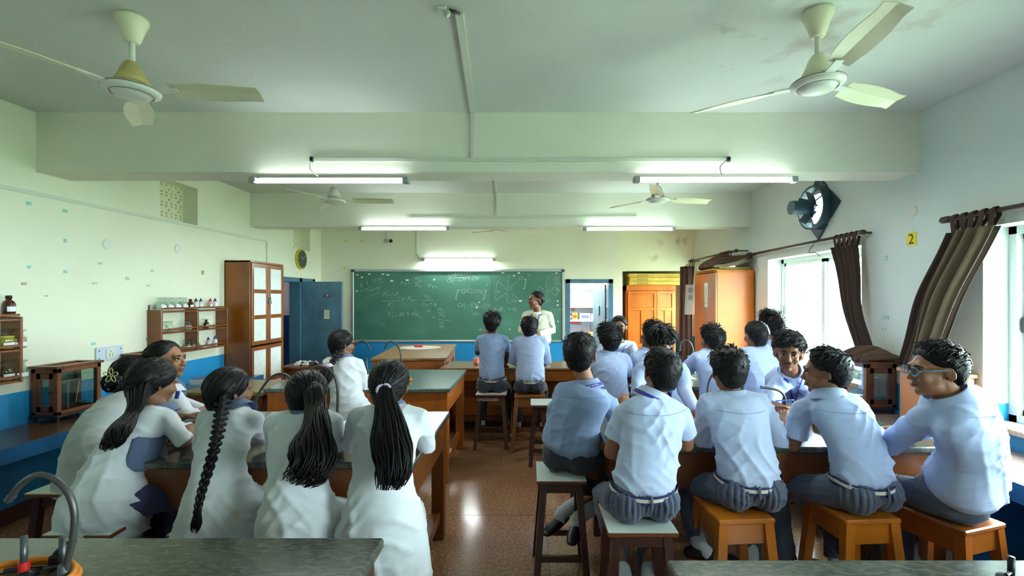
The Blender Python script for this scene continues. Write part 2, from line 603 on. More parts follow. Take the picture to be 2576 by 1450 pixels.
# ------------------------------------------------------------------ doors
blue_paint = M('slate_blue_gloss', (72, 112, 132), 0.32, var=.18, vscale=5, bump=.12, bscale=25, spec=.6)
blue_dark = M('slate_blue_frame', (66, 108, 128), 0.35, var=.12, vscale=8)
steel = M('steel_bits', (120, 120, 118), 0.35, metal=.8)
# corridor beyond the left door
cor = MB()
cor.box(XL - 1.5, XL - 1.4, 5.6, 10.2, 0, 2.6)
cor.box(XL - 1.5, XL - .3, 10.2, 10.3, 0, 2.6)
cor.box(XL - 1.5, XL - .3, 5.5, 5.6, 0, 2.6)
cor.box(XL - .3, XL - .2, YF, 10.3, 0, 2.6)
L_ = bpy.data.lights.new('corridor_fill', 'AREA'); L_.size = .5; L_.energy = 14  # added fill standing for corridor daylight, no lamp there
lo_ = bpy.data.objects.new('corridor_fill', L_); COL.objects.link(lo_); lo_.location = (XL - .9, 8.6, 2.55)
struct('wall_corridor', cor, two_tone('corridor_paint', (192, 184, 188), (30, 62, 104), 1.28))
struct('corridor_floor_slab', MB().box(XL - 1.5, XL - .0, 5.6, 10.2, -.05, -.005), M('corridor_stone', (116, 100, 86), .35, var=.2, vscale=3))
struct('corridor_ceiling', MB().box(XL - 1.5, XL - .3, 5.6, 10.2, 2.6, 2.7), ceil_paint)
dfr = MB()
for y in (DL[0], 7.60, DL[1] - .07):
    dfr.box(XL - .16, XL + .015, y, y + .07, 0, DL[3])
dfr.box(XL - .16, XL + .015, DL[0], DL[1], DL[3] - .07, DL[3])
d1 = struct('door_1', dfr, blue_dark)
d1.name = 'door_1'
MB().box(XL - .08, XL - .045, 7.67, DL[1] - .07, .01, DL[3] - .07).build('fixed_leaf', blue_paint, d1)
hx, hy = XL + .02, 7.66
leaf = thing('door_leaf', 'slate blue door leaf standing open with a small spy window and the number 39', 'door', (hx, hy, 0))
lw, lt, lh = .66, .04, 1.92
R = Matrix.Translation((hx, hy, 0)) @ Matrix.Rotation(math.radians(-2), 4, 'Z')
wx0, wx1, wz0, wz1 = .345, .475, 1.30, 1.455
lm = MB()
for (a, b, c, d) in ((0, wx0, .01, lh), (wx1, lw, .01, lh), (wx0, wx1, .01, wz0), (wx0, wx1, wz1, lh)):
    lm.box(a, b, 0, lt, c, d, R)
lm.build('board', blue_paint, leaf)
fm = MB()
for (a, b, c, d) in ((wx0 - .018, wx1 + .018, wz1, wz1 + .018), (wx0 - .018, wx1 + .018, wz0 - .018, wz0), (wx0 - .018, wx0, wz0, wz1), (wx1, wx1 + .018, wz0, wz1)):
    fm.box(a, b, -.015, lt + .015, c, d, R)
fm.build('spy_window_frame', blue_dark, leaf)
ep = MB().bbox(lw, lw + .012, -.004, lt + .004, .01, lh, .004, R)
ep.build('edge_strip', blue_dark, leaf)
pl_ = MB().bbox(.375, .475, -.008, 0, 1.655, 1.715, .003, R).build('number_plate', M('plate_purple', (38, 26, 96), .4), leaf)
tx = MB()
text_on(tx, '39', .062, R @ Vector((.425, -.0095, 1.664)), R.to_3x3() @ Vector((1, 0, 0)), (0, 0, 1), align='CENTER')
tx.build('number', M('white_print', (236, 236, 236), .5), pl_)
lk = MB()
lk.tube([R @ Vector((.40, -.02, 1.02)), R @ Vector((.64, -.02, 1.02))], .006, 8)
lk.bbox(.50, .53, -.014, 0, .94, 1.04, .003, R); lk.bbox(.60, .63, -.014, 0, .99, 1.04, .003, R); lk.bbox(.535, .6, -.012, 0, .955, .97, .003, R)
lk.tube([R @ Vector((.60, -.02, 1.05)), R @ Vector((.60, -.02, 1.16))], .006, 8)
lk.build('bolt', steel, leaf)
pk = MB().bbox(.575, .625, -.045, -.02, 1.03, 1.075, .006, R)
pk.tube([R @ Vector((.585, -.032, 1.07)), R @ Vector((.587, -.032, 1.10)), R @ Vector((.6, -.032, 1.115)), R @ Vector((.613, -.032, 1.10)), R @ Vector((.615, -.032, 1.07))], .004, 6)
pk.build('padlock', M('padlock_metal', (70, 66, 60), .35, metal=.7), leaf)

# store-room doorway and store room
df = MB()
for xx in (DR[0], DR[1] - .08):
    df.box(xx, xx + .08, YF - .02, YF + .15, 0, DR[3])
df.box(DR[0], DR[1], YF - .02, YF + .15, DR[3] - .07, DR[3])
d2 = struct('door_2', df, blue_dark)
st_w = MB()
st_w.box(-1.0, XR + .2, 10.3, 10.4, 0, 2.7)
st_w.box(-1.1, -1.0, YF + .15, 10.3, 0, 2.7)
st_w.box(XR + .2, XR + .3, YF + .72, 10.3, 0, 2.7)
struct('wall_storeroom', st_w, M('store_white', (236, 238, 244), .7))
struct('storeroom_ceiling', MB().box(-1.1, XR + .3, YF + .15, 10.4, 2.7, 2.8), M('store_white', (1, 1, 1)))
L_ = bpy.data.lights.new('storeroom_fill', 'AREA'); L_.shape = 'RECTANGLE'; L_.size = 1.2; L_.size_y = .05  # unseen area lamp added to brighten the store room
L_.energy = 110; L_.color = (.93, .97, 1)
lo_ = bpy.data.objects.new('storeroom_fill', L_); COL.objects.link(lo_); lo_.location = (.9, 9.2, 2.66)
leaf2 = thing('store_door_leaf', 'weathered grey-blue plank door leaf folded back inside the store-room doorway', 'door', (DR[1] - .08, YF + .12, 0))
R2 = Matrix.Translation((DR[1] - .085, YF + .16, 0)) @ Matrix.Rotation(math.radians(99), 4, 'Z')
planks = M('weathered_plank', (92, 112, 116), .5, var=.35, vscale=6, vstretch=(10, 10, .6))
for k in range(5):
    MB().bbox(.01 + k * .155, .16 + k * .155, 0, .035, .01, 1.9, .004, R2).build('plank', planks, leaf2)
MB().bbox(.30, .42, .035, .06, 1.33, 1.50, .004, R2).build('hatch', blue_dark, leaf2)
hm = MB().tube([R2 @ Vector((.70, .05, 1.0)), R2 @ Vector((.70, .10, 1.0)), R2 @ Vector((.70, .10, 1.13)), R2 @ Vector((.70, .05, 1.13))], .008, 8)
hm.build('pull_handle', steel, leaf2)
# ------------------------------------------------------------------ store-room shelves and what stands on them
shelf_m = M('shelf_white', (226, 228, 236), .6)
SY = 9.55
def sz(py, d=SY): return CZ - (py - CY) * d / F
def sx(px, d=SY): return (px - CX) * d / F
rack = thing('store_shelving', 'white store-room shelving seen through the doorway', 'shelving', (1.4, SY + .2, 0))
for z in (sz(723), sz(770), sz(805), sz(844)):
    MB().bbox(-.5, 3.1, SY, SY + .42, z - .04, z, .004).build('shelf', shelf_m, rack)
MB().box(-.5, 3.1, SY + .42, SY + .44, 0, 2.4).build('back_panel', M('store_white', (1, 1, 1)), rack)
for xx in (-.5, 1.9, 3.07):
    MB().box(xx, xx + .03, SY + .3, SY + .42, 0, 2.4).build('upright', shelf_m, rack)
tins = [(1430, (206, 200, 160), 'pale yellow'), (1441, (150, 140, 120), 'dull brown'), (1452, (232, 232, 236), 'white'), (1463, (214, 204, 158), 'straw coloured'),
        (1472.5, (110, 84, 44), 'dark brown'), (1481.5, (206, 186, 150), 'beige'), (1490.5, (222, 206, 160), 'buff'), (1500, (70, 160, 90), 'green'), (1509, (196, 150, 90), 'tan')]
for i, (px, c, nm) in enumerate(tins):
    r = .034
    t = thing('chemical_tin', '%s chemical tin standing on the top store-room shelf, %s in the row' % (nm, ('first', 'second', 'third', 'fourth', 'fifth', 'sixth', 'seventh', 'eighth', 'last')[i]), 'tin',
              (sx(px), SY + .06, sz(723)), 'tins on the top store-room shelf')
    z = sz(723)
    x = sx(px)
    MB().bbox(x - r, x + r, SY + .03, SY + .03 + 2 * r, z, z + .10, .006).build('body', M('tin_%d' % i, c, .45, var=.15, vscale=30), t)
    MB().bbox(x - r * .8, x + r * .8, SY + .04, SY + .02 + 2 * r, z + .10, z + .112, .004).build('lid', M('tin_lid', (120, 96, 50), .4), t)
    MB().box(x - r * .7, x + r * .7, SY + .028, SY + .03, z + .02, z + .07).build('paper_label', M('tin_label', (222, 214, 190), .7), t)
boxes = [('carton', 1478, 1497, 770, 755, (190, 170, 180), 'small mauve and white carton on the second store-room shelf'),
         ('carton', 1497, 1510, 770, 760, (205, 205, 215), 'pale grey carton beside the mauve one on the second store-room shelf'),
         ('flat_tray', 1438, 1476, 770, 766, (150, 146, 140), 'thin grey tray lying on the second store-room shelf'),
         ('carton', 1429, 1439, 805, 790, (40, 44, 70), 'dark blue carton on the third store-room shelf'),
         ('carton', 1440, 1453, 805, 788, (226, 178, 40), 'yellow printed carton on the third store-room shelf'),
         ('carton', 1459, 1486, 805, 789, (228, 226, 236), 'long white carton on the third store-room shelf'),
         ('carton', 1488, 1498, 805, 790, (200, 206, 232), 'pale blue carton on the third store-room shelf'),
         ('carton', 1499, 1510, 805, 788, (220, 190, 180), 'pinkish carton on the third store-room shelf'),
         ('plastic_basket', 1460, 1474, 844, 835, (230, 110, 60), 'orange bag lying on the bottom store-room shelf'),
         ('plastic_basket', 1475, 1500, 844, 836, (232, 196, 70), 'yellow bag lying on the bottom store-room shelf'),
         ('carton', 1429, 1464, 818, 806, (130, 134, 160), 'grey-blue storage tray hung under the third store-room shelf')]
for i, (nm, x0, x1, yb, yt, c, lab) in enumerate(boxes):
    a, b = sx(x0), sx(x1)
    z0, z1 = sz(yb) + .001, sz(yt)
    t = thing(nm, lab, 'carton' if nm == 'carton' else ('tray' if nm == 'flat_tray' else 'bag'), ((a + b) / 2, SY + .1, z0), 'goods on the store-room shelves')
    if nm == 'plastic_basket':
        t.name = 'plastic_bag'
        m_ = MB(); m_.ell(((a + b) / 2, SY + .12, (z0 + z1) / 2), ((b - a) / 2, .1, (z1 - z0) / 2), n=10, m=6); m_.ell((a + (b - a) * .7, SY + .1, (z0 + z1) / 2 + .01), ((b - a) / 4, .06, (z1 - z0) / 2), n=10, m=6)
        m_.build('pouch', M('bag_%d' % i, c, .5), t, smooth=True)
    else:
        MB().bbox(a, b, SY + .03, SY + .2, z0, z1, .003).build('body', M('carton_%d' % i, c, .6), t)
        MB().box(a + (b - a) * .15, b - (b - a) * .15, SY + .027, SY + .03, z0 + (z1 - z0) * .25, z0 + (z1 - z0) * .7).build('paper_label', M('carton_label_%d' % (i % 3), ((240, 240, 240), (200, 60, 50), (90, 110, 190))[i % 3], .7), t)
cal = thing('red_picture_card', 'small red picture card on the wall between store-room shelves', 'card', (sx(1446), SY + .40, sz(776)))
MB().box(sx(1442), sx(1450), SY + .412, SY + .42, sz(784), sz(773)).build('card', M('card_red', (196, 50, 60), .6), cal)
MB().ell((sx(1446), SY + .41, sz(779)), (.02, .003, .03), n=10, m=6).build('white_motif', M('card_white', (235, 220, 220), .6), cal)

# ------------------------------------------------------------------ chalkboard
BX0, BX1, BZ0, BZ1 = (888 - CX) * 8.36 / F, (1416 - CX) * 8.36 / F, CZ - 108 * 8.36 / F, CZ + 68 * 8.36 / F
board = thing('chalkboard', 'long green chalkboard covered with chalk chemistry formulas in a metal frame', 'chalkboard', ((BX0 + BX1) / 2, YF, BZ0))
bm_ = M('green_slate', (54, 106, 88), .5, col2=(74, 124, 104), vscale=2.2, vstretch=(1, 1, 1.4), detail=7, lo=.3, hi=.75)
seam = (1237 - CX) * 8.36 / F
MB().box(BX0, seam - .002, YF - .03, YF - .002, BZ0, BZ1).build('board_panel', bm_, board)
MB().box(seam + .002, BX1, YF - .03, YF - .002, BZ0, BZ1).build('board_panel', bm_, board)
fr_m = M('board_frame', (176, 184, 180), .35, metal=.5)
for (a, b, c, d, nm) in ((BX0 - .02, BX1 + .02, BZ1 - .012, BZ1 + .03, 'frame_rail'), (BX0 - .02, BX1 + .02, BZ0 - .02, BZ0 + .012, 'frame_rail'),
                     (BX0 - .025, BX0 + .012, BZ0 - .02, BZ1 + .03, 'frame_rail'), (BX1 - .012, BX1 + .025, BZ0 - .02, BZ1 + .03, 'frame_rail')):
    MB().bbox(a, b, YF - .045, YF - .002, c, d, .004).build(nm, fr_m, board)
for (xx, zz) in ((BX0, BZ0), (BX0, BZ1), (BX1, BZ0), (BX1, BZ1)):
    MB().bbox(xx - .03, xx + .03, YF - .05, YF - .045, zz - .02, zz + .03, .002).build('corner_cap', M('cap_dark', (60, 70, 70), .5), board)
chalk = M('chalk', (172, 196, 182), .9, alpha=.6)
CYB = YF - .0325
def bp(px, py): return Vector(((px - CX) * 8.36 / F, CYB, CZ - (py - CY) * 8.36 / F))
# chalk writing: (text, x, baseline y, size px, tilt degrees)
WR = [('8. 9. 2026', 905, 724, 15, 18), ('Tuesday', 918, 738, 13, 16), ('n', 1006, 716, 16, 5), ('B =', 1016, 720, 11, 8), ('W', 1041, 706, 12, 4), ('B', 1053, 708, 8, 4), ('M', 1043, 722, 12, 4), ('B', 1054, 724, 8, 4),
      ('M', 1074, 724, 12, 4), ('B =', 1086, 726, 10, 4), ('CHEMISTRY', 1126, 697, 12, 3), ('CH', 1122, 711, 13, 0), ('3', 1137, 716, 7, 0), ('\u2013 CH = CH', 1143, 709, 13, 4),
      ('P', 962, 746, 14, 3), ('o', 971, 736, 7, 0), ('A', 970, 748, 8, 0), ('P', 993, 746, 14, 0), ('A', 1001, 749, 8, 0), ('P', 974, 773, 14, 0), ('o', 983, 764, 7, 0), ('A', 982, 775, 8, 0),
      ('=', 1009, 758, 14, 5), ('X', 1023, 756, 14, 5), ('B =', 1033, 760, 10, 5), ('n', 1067, 750, 15, 4), ('B', 1076, 752, 8, 0), ('n', 1062, 769, 13, 0), ('A', 1071, 771, 8, 0), ('+ n', 1079, 769, 12, 0), ('B', 1093, 771, 8, 0),
      ('P', 974, 797, 14, 2), ('A =', 982, 800, 10, 2), ('80 % of', 1003, 797, 14, 4), ('P', 1044, 798, 14, 2), ('o', 1053, 788, 7, 0), ('A', 1052, 800, 8, 0), ('=', 1072, 788, 15, 0),
      ('W', 1098, 783, 12, 0), ('B', 1110, 785, 8, 0), ('M', 1104, 797, 11, 0), ('B', 1114, 799, 8, 0), ('=', 1085, 804, 14, -5), ('W', 1103, 815, 10, -4), ('A', 1112, 816, 7, 0), ('M', 1105, 827, 10, 0), ('A', 1114, 828, 7, 0),
      ('N', 955, 818, 8, -15), ('12', 962, 822, 7, -15), ('[', 1144, 748, 26, 0), ('CrCl', 1158, 738, 15, 0), ('2', 1184, 742, 8, 0), ('(Ox)', 1190, 738, 13, 0), ('2', 1211, 741, 7, 0), (']', 1213, 748, 26, 0), ('3\u2013', 1221, 721, 10, 8),
      ('CH', 1149, 773, 14, 0), ('3', 1166, 778, 8, 0), ('\u2013 CH', 1172, 773, 14, 0), ('\u2013 CH', 1200, 775, 14, 0), ('3', 1222, 781, 8, 0), ('OH', 1187, 794, 11, 0), ('+ 4I', 1240, 783, 15, -2), ('2', 1267, 787, 8, 0), ('+ N', 1276, 783, 14, 0),
      ('Cr', 1272, 731, 14, 4), ('Cl', 1274, 700, 11, 8), ('Cl', 1304, 706, 13, 8), (']', 1315, 722, 28, 10), ('3\u2013', 1326, 697, 11, 8), ('Ox', 1243, 737, 11, 0), ('Ox', 1285, 760, 10, 0),
      ('Cr', 1370, 737, 12, 0), ('Cl', 1374, 703, 11, 0), ('Cl', 1373, 760, 11, 0), ('Ox', 1397, 733, 10, 0), ('XII A', 1392, 705, 13, 0), ('R.N', 1396, 717, 9, 0), ('+ CH', 1393, 783, 10, 0), ('\u2013', 916, 800, 12, 0)]
random.seed(3)
cw = MB()
for (t, x, y, s, a) in WR:
    k = 8.36 / F
    an = math.radians(a + random.uniform(-2, 2))
    text_on(cw, t, s * k * 1.05, bp(x, y), (math.cos(an) * .92, 0, math.sin(an)), (-math.sin(an) * .9 + .15, 0, math.cos(an)), shear=.15)
def stroke(mb, pts, w=.004):
    P = [bp(*p) + Vector((0, -.0005, 0)) for p in pts]
    for a, b in zip(P[:-1], P[1:]):
        d = (b - a).normalized(); n = Vector((-d.z, 0, d.x)) * w
        mb.add([a - n, a + n, b + n, b - n], [(0, 1, 2, 3)])
LN = [[(903, 734), (965, 708)], [(922, 748), (955, 734)], [(1041, 712), (1060, 708)], [(1128, 700), (1182, 698)], [(977, 742), (992, 742)], [(958, 758), (1005, 757)], [(1061, 756), (1090, 756)],
      [(1101, 788), (1119, 787)], [(1098, 803), (1131, 808)], [(1102, 818), (1120, 821)], [(1166, 738), (1182, 720)], [(1277, 720), (1277, 703)], [(1284, 722), (1304, 707)], [(1272, 726), (1253, 707)], [(1253, 707), (1249, 718), (1249, 726)],
      [(1272, 738), (1250, 756)], [(1248, 741), (1246, 752), (1250, 756)], [(1275, 736), (1275, 762), (1285, 762)], [(1288, 738), (1305, 755), (1298, 759)], [(1374, 726), (1375, 708)], [(1374, 741), (1374, 752)], [(1384, 731), (1398, 722), (1406, 731), (1399, 745), (1386, 734)],
      [(1367, 728), (1357, 720), (1352, 735), (1363, 742)], [(1187, 782), (1187, 787)], [(1391, 690), (1408, 690)], [(1391, 708), (1408, 708)], [(1050, 726), (1050, 727)], [(1232, 772), (1236, 768)]]
for l in LN:
    stroke(cw, l)
cw.build('chalk_writing', chalk, board)['kind'] = 'stuff'
random.seed(5)
for (px, py, w, h) in ((899, 692, 7, 3), (929, 690, 6, 3), (963, 690, 7, 3), (976, 692, 8, 3), (985, 707, 8, 3), (1024, 705, 7, 4), (910, 698, 6, 3), (1265, 687, 7, 3), (1305, 687, 6, 4), (1293, 694, 5, 3), (1400, 687, 4, 3), (897, 733, 4, 4), (1206, 761, 3, 3), (1208, 830, 3, 3), (1308, 758, 5, 4), (1311, 757, 4, 4), (1403, 758, 4, 3), (1403, 768, 5, 3), (1404, 809, 3, 3), (1283, 829, 4, 2), (1199, 774, 5, 4), (1092, 704, 4, 3)):
    p = bp(px, py)
    MB().box(p.x - w * .0036, p.x + w * .0036, CYB - .001, CYB + .001, p.z - h * .0036, p.z + h * .0036, None).build('paper_scrap', M('paper_scrap', (214, 216, 204), .8), board)
hk = MB()
for px in (922, 1052, 1215):
    p = bp(px, 861); hk.beam(p + Vector((-.02, 0, 0)), p + Vector((.03, 0, 0)), .01, .012)
hk.build('bracket', steel, board)

# ------------------------------------------------------------------ tube lights, conduits, fans
tube_em = M('tube_glow', (255, 255, 255), .5, emit=(236, 250, 255), estr=14)
cap_m = M('tube_cap', (150, 156, 158), .4, metal=.3)
white_p = M('white_plastic', (214, 216, 206), .5)
def tube_light(name, x0, x1, y, z, label, wall=False):
    t = thing(name, label, 'tube light', ((x0 + x1) / 2, y, z), None if wall else 'tube lights under the beams')
    yb = y + .03
    MB().bbox(x0 + .05, x1 - .05, yb, yb + .03, z - .005, z + .03, .004).build('batten', white_p, t)
    MB().tube([(x0 + .045, y, z), (x1 - .045, y, z)], .014, 12).build('glowing_tube', tube_em, t, smooth=True)
    for s_, e in ((x0, x0 + .05), (x1 - .05, x1)):
        MB().bbox(s_, e, y - .02, yb + .01, z - .022, z + .024, .006).build('end_holder', cap_m, t)
    L = bpy.data.lights.new('tube_lamp', 'AREA'); L.shape = 'RECTANGLE'; L.size = x1 - x0 - .1; L.size_y = .03
    L.energy = 20 if wall else 9; L.color = (.92, .98, 1)
    o = bpy.data.objects.new('tube_lamp', L); COL.objects.link(o); o.location = ((x0 + x1) / 2, y - .02, z - .022)
    o.visible_camera = True
    return t
def bx(px, d): return (px - CX) * d / F
def bz(py, d): return CZ - (py - CY) * d / F
for o in []: pass
tube_light('tube_light', bx(628, 3.5), bx(1029, 3.5), 3.5, bz(454, 3.5), 'glowing tube light under the nearer beam, on the door side')
tube_light('tube_light', bx(1594, 3.5), bx(2006, 3.5), 3.5, bz(452, 3.5), 'glowing tube light under the nearer beam, beside the window wall')
tube_light('tube_light', bx(902, 6.2), bx(1132, 6.2), 6.2, bz(575, 6.2), 'glowing tube light under the farther beam, above the door end of the chalkboard')
tube_light('tube_light', bx(1467, 6.2), bx(1700, 6.2), 6.2, bz(576, 6.2), 'glowing tube light under the farther beam, above the store-room doorway')
tube_light('tube_light', bx(1062, 8.34), bx(1246, 8.34), 8.34, bz(654, 8.34), 'glowing tube light fixed on the wall right above the chalkboard', True)
trunk = M('conduit_cream', (206, 210, 194), .5)
def conduit(label, pts, w=.026, name='cable_conduit', up=(0, -1, 0)):
    mb = MB()
    for a, b in zip(pts[:-1], pts[1:]):
        mb.beam(a, b, w, .014, up=up)
    o = mb.build(name, trunk)
    return tag(o, label, 'conduit')
conduit('white cable conduit running along the nearer beam above its tube lights', [(bx(785, 3.54), 3.542, bz(402, 3.54)), (bx(1832, 3.54), 3.542, bz(402, 3.54))])
conduit('short upright cable conduit from the ceiling down the nearer beam', [(bx(1188, 3.54), 3.542, ZC), (bx(1188, 3.54), 3.542, bz(398, 3.54))])
conduit('white cable conduit crossing the ceiling from the bare hook to the nearer beam', [(bx(1155, 2.3), 2.3, ZC - .008), (bx(1190, 3.54), 3.54, ZC - .008)], .04, up=(0, 0, 1))
conduit('white cable conduit running along the farther beam', [(bx(1025, 6.26), 6.262, bz(548, 6.26)), (bx(1603, 6.26), 6.262, bz(546, 6.26))])
conduit('upright cable conduit down the farther beam', [(bx(1249, 6.26), 6.262, ZC), (bx(1249, 6.26), 6.262, bz(546, 6.26))])
conduit('white cable conduit across the ceiling between the two beams', [(bx(1240, 3.9), 3.83, ZC - .008), (bx(1249, 6.26), 6.26, ZC - .008)], .03, up=(0, 0, 1))
conduit('upright cable conduit on the board wall leading to the tube light', [(bx(1048, 8.38), 8.392, 2.9), (bx(1048, 8.38), 8.392, bz(641, 8.38))])
conduit('long cable conduit sloping along the door-side wall to the tall cupboard', [(XL + .008, 1.3, 2.44), (XL + .008, 6.66, 2.47), (XL + .008, 6.66, 2.12)], .03, up=(1, 0, 0))
wire_m = M('dark_wire', (60, 58, 54), .5)
def wire(label, pts, r=.003, mat=None, name='hanging_wire', cat='wire', group=None):
    # smooth curve through the points
    o = MB().tube(smooth(pts, 6), r, 6).build(name, mat or wire_m, smooth=True)
    return tag(o, label, cat, group)
def smooth(pts, n=6):
    pts = [Vector(p) for p in pts]
    if len(pts) < 3: return pts
    out = []
    P = [2 * pts[0] - pts[1]] + pts + [2 * pts[-1] - pts[-2]]
    for i in range(1, len(P) - 2):
        for k in range(n):
            t = k / n
            a, b, c, d = P[i - 1], P[i], P[i + 1], P[i + 2]
            out.append(.5 * ((2 * b) + (-a + c) * t + (2 * a - 5 * b + 4 * c - d) * t * t + (-a + 3 * b - 3 * c + d) * t ** 3))
    out.append(pts[-1])
    return out
wire('thin white wire looping from the nearer beam conduit to its tube light', [(bx(783, 3.53), 3.53, bz(402, 3.53)), (bx(780, 3.5), 3.50, bz(425, 3.5)), (bx(800, 3.5), 3.50, bz(443, 3.5))], .004, trunk)
wire('thin wire hanging from the window end of the nearer beam conduit', [(bx(1830, 3.53), 3.53, bz(402, 3.53)), (bx(1812, 3.51), 3.51, bz(418, 3.5)), (bx(1815, 3.5), 3.50, bz(440, 3.5))], .003)
wire('thin wire curling from the board wall conduit to the tube light', [(bx(1048, 8.37), 8.38, bz(640, 8.38)), (bx(1056, 8.35), 8.36, bz(651, 8.38)), (bx(1072, 8.35), 8.35, bz(655, 8.38))], .004)
for (px, py) in ((785, 402), (1832, 402)):
    cj = MB().bbox(bx(px, 3.54) - .012, bx(px, 3.54) + .012, 3.52, 3.55, bz(py, 3.54) - .018, bz(py, 3.54) + .02)
    tag(cj.build('wire_clip', M('black_latch', (1, 1, 1))), 'black end clip of the nearer beam conduit, on the %s side' % ('door' if px < 1000 else 'window'), 'clip')
hkb = thing('ceiling_hook', 'rusty metal fan hook sticking out of the bare ceiling with broken wires', 'hook', (bx(1130, 2.28), 2.28, ZC))
MB().tube(smooth([(bx(1118, 2.28), 2.28, ZC), (bx(1122, 2.28), 2.27, ZC - .04), (bx(1127, 2.28), 2.25, ZC - .055), (bx(1131, 2.28), 2.27, ZC - .03), (bx(1130, 2.28), 2.28, ZC)]), .007, 8).build('hook_rod', trunk, hkb, smooth=True)
MB().bbox(bx(1100, 2.28), bx(1126, 2.28), 2.25, 2.29, ZC - .012, ZC).build('hook_plate', trunk, hkb)
MB().tube(smooth([(bx(1130, 2.28), 2.28, ZC - .006), (bx(1142, 2.28), 2.27, ZC - .02), (bx(1155, 2.29), 2.3, ZC - .012)]), .009, 6).build('wire_stub', wire_m, hkb)

fan_cream = M('fan_cream', (222, 220, 188), .35)
fan_white = M('fan_white', (220, 222, 210), .35)
fan_tan = M('fan_tan', (196, 178, 116), .4)
fan_ring = M('fan_gold_ring', (110, 96, 66), .4)
def ceiling_fan(x, y, z, label, rot, top=None, s=1.0, cover=None):
    top = ZC if top is None else top
    t = thing('ceiling_fan', label, 'ceiling fan', (x, y, z), 'ceiling fans')
    c = (x, y, 0)
    MB().lathe([(.028, top - .13), (.034, top - .125), (.055, top - .06), (.072, top - .02), (.070, top - .001)], c, 24).build('canopy', fan_cream, t, smooth=True)
    MB().tube([(x, y, z + .12), (x, y, top - .1)], .0135, 12).build('rod', fan_white, t, smooth=True)
    MB().lathe([(.068, z + .035), (.075, z + .04), (.058, z + .075), (.045, z + .11), (.028, z + .14), (.016, z + .145)], c, 24).build('motor_cover', cover or fan_tan, t, smooth=True)
    MB().lathe([(.05, z + .04), (.06, z + .02), (.112, z + .012), (.122, z), (.118, z - .012), (.095, z - .022), (.085, z - .022), (.075, z - .034), (.05, z - .040), (.02, z - .045), (.001, z - .046)], c, 32).build('motor_disc', fan_white, t, smooth=True)
    for rr, zz in ((.1225, z + .003), (.0905, z - .0225)):
        MB().lathe([(rr, zz - .002), (rr + .0015, zz), (rr, zz + .002)], c, 32, cap=False).build('ring', fan_ring, t)
    for k in range(3):
        a = math.radians(rot + 120 * k)
        Rm = Matrix.Translation((x, y, z)) @ Matrix.Rotation(a, 4, 'Z')
        b = MB()
        n = 8
        V = []; Fc = []
        for i in range(n + 1):
            u = i / n
            r = .19 + .43 * u
            w = (.045 + .022 * math.sin(PI * min(1, u * 1.1)) ) if u < .97 else .05
            tw = .012
            for (yy, zz) in ((-w, .006 + tw), (0, .009 + tw * .2), (w, -.006 - tw * .6)):
                V.append(Rm @ Vector((r, yy, zz + .004)))
            for (yy, zz) in ((w, -.006 - tw * .6), (0, .009 + tw * .2), (-w, .006 + tw)):
                V.append(Rm @ Vector((r, yy, zz)))
        for i in range(n):
            for j in range(6):
                Fc.append((i * 6 + j, i * 6 + (j + 1) % 6, (i + 1) * 6 + (j + 1) % 6, (i + 1) * 6 + j))
        Fc += [(5, 4, 3, 2, 1, 0), tuple(n * 6 + j for j in range(6))]
        b.add(V, Fc)
        bo = b.build('blade', fan_cream, t)
        MB().beam(Rm @ Vector((.10, 0, 0)), Rm @ Vector((.22, 0, .006)), .045, .006).build('blade_arm', fan_white, bo)
    return t
ceiling_fan(bx(332, 2.35), 2.35, 2.71, 'ceiling fan on the door side of the near bay, tan motor cover', 6)
ceiling_fan(bx(2057, 2.3), 2.3, 2.72, 'ceiling fan on the window side of the near bay, by the stained ceiling', 22, cover=fan_cream)
ceiling_fan(bx(841, 4.97), 4.97, 2.70, 'ceiling fan between the beams on the door side', 5, cover=fan_white)
ceiling_fan(bx(1655, 4.97), 4.97, 2.71, 'ceiling fan between the beams on the window side', 12, cover=fan_tan)
ceiling_fan(bx(1271, 7.2), 7.2, 2.71, 'distant ceiling fan in front of the board wall', 30, cover=fan_tan)

# exhaust fan
ex_m = M('exhaust_blue_grey', (38, 62, 72), .4, var=.2, vscale=12)
ex = thing('exhaust_fan', 'blue-grey exhaust fan mounted in a round wall opening over the window wall', 'exhaust fan', (XR, 4.78, 2.59))
ey, ez = 4.78, 2.585
rg = MB()
n = 32
V = []; Fc = []
for j in range(n):
    a = 2 * PI * j / n
    for (r, xo) in ((.225, 0), (.225, -.10), (.205, -.10), (.205, 0)):
        V.append((XR + xo, ey + r * math.cos(a), ez + r * math.sin(a)))
for j in range(n):
    for k in range(4):
        Fc.append((j * 4 + k, j * 4 + (k + 1) % 4, ((j + 1) % n) * 4 + (k + 1) % 4, ((j + 1) % n) * 4 + k))
rg.add(V, Fc); rg.build('ring', ex_m, ex, smooth=False)
for j in range(4):
    pm = MB()
    a = PI / 2 * j
    p0 = Vector((XR - .012, ey + .33 * math.cos(a), ez + .33 * math.sin(a)))
    for sg in (-1, 1):
        q = Vector((XR - .012, ey + .235 * math.cos(a + sg * .62), ez + .235 * math.sin(a + sg * .62)))
        c0 = Vector((XR - .012, ey + .22 * math.cos(a), ez + .22 * math.sin(a)))
        pm.add([p0 + Vector((-.012, 0, 0)), q + Vector((-.012, 0, 0)), c0 + Vector((-.012, 0, 0)), p0 + Vector((.010, 0, 0)), q + Vector((.010, 0, 0)), c0 + Vector((.010, 0, 0))],
               [(0, 1, 2), (5, 4, 3), (0, 3, 4, 1), (1, 4, 5, 2), (2, 5, 3, 0)])
    pm.build('mounting_corner', ex_m, ex)
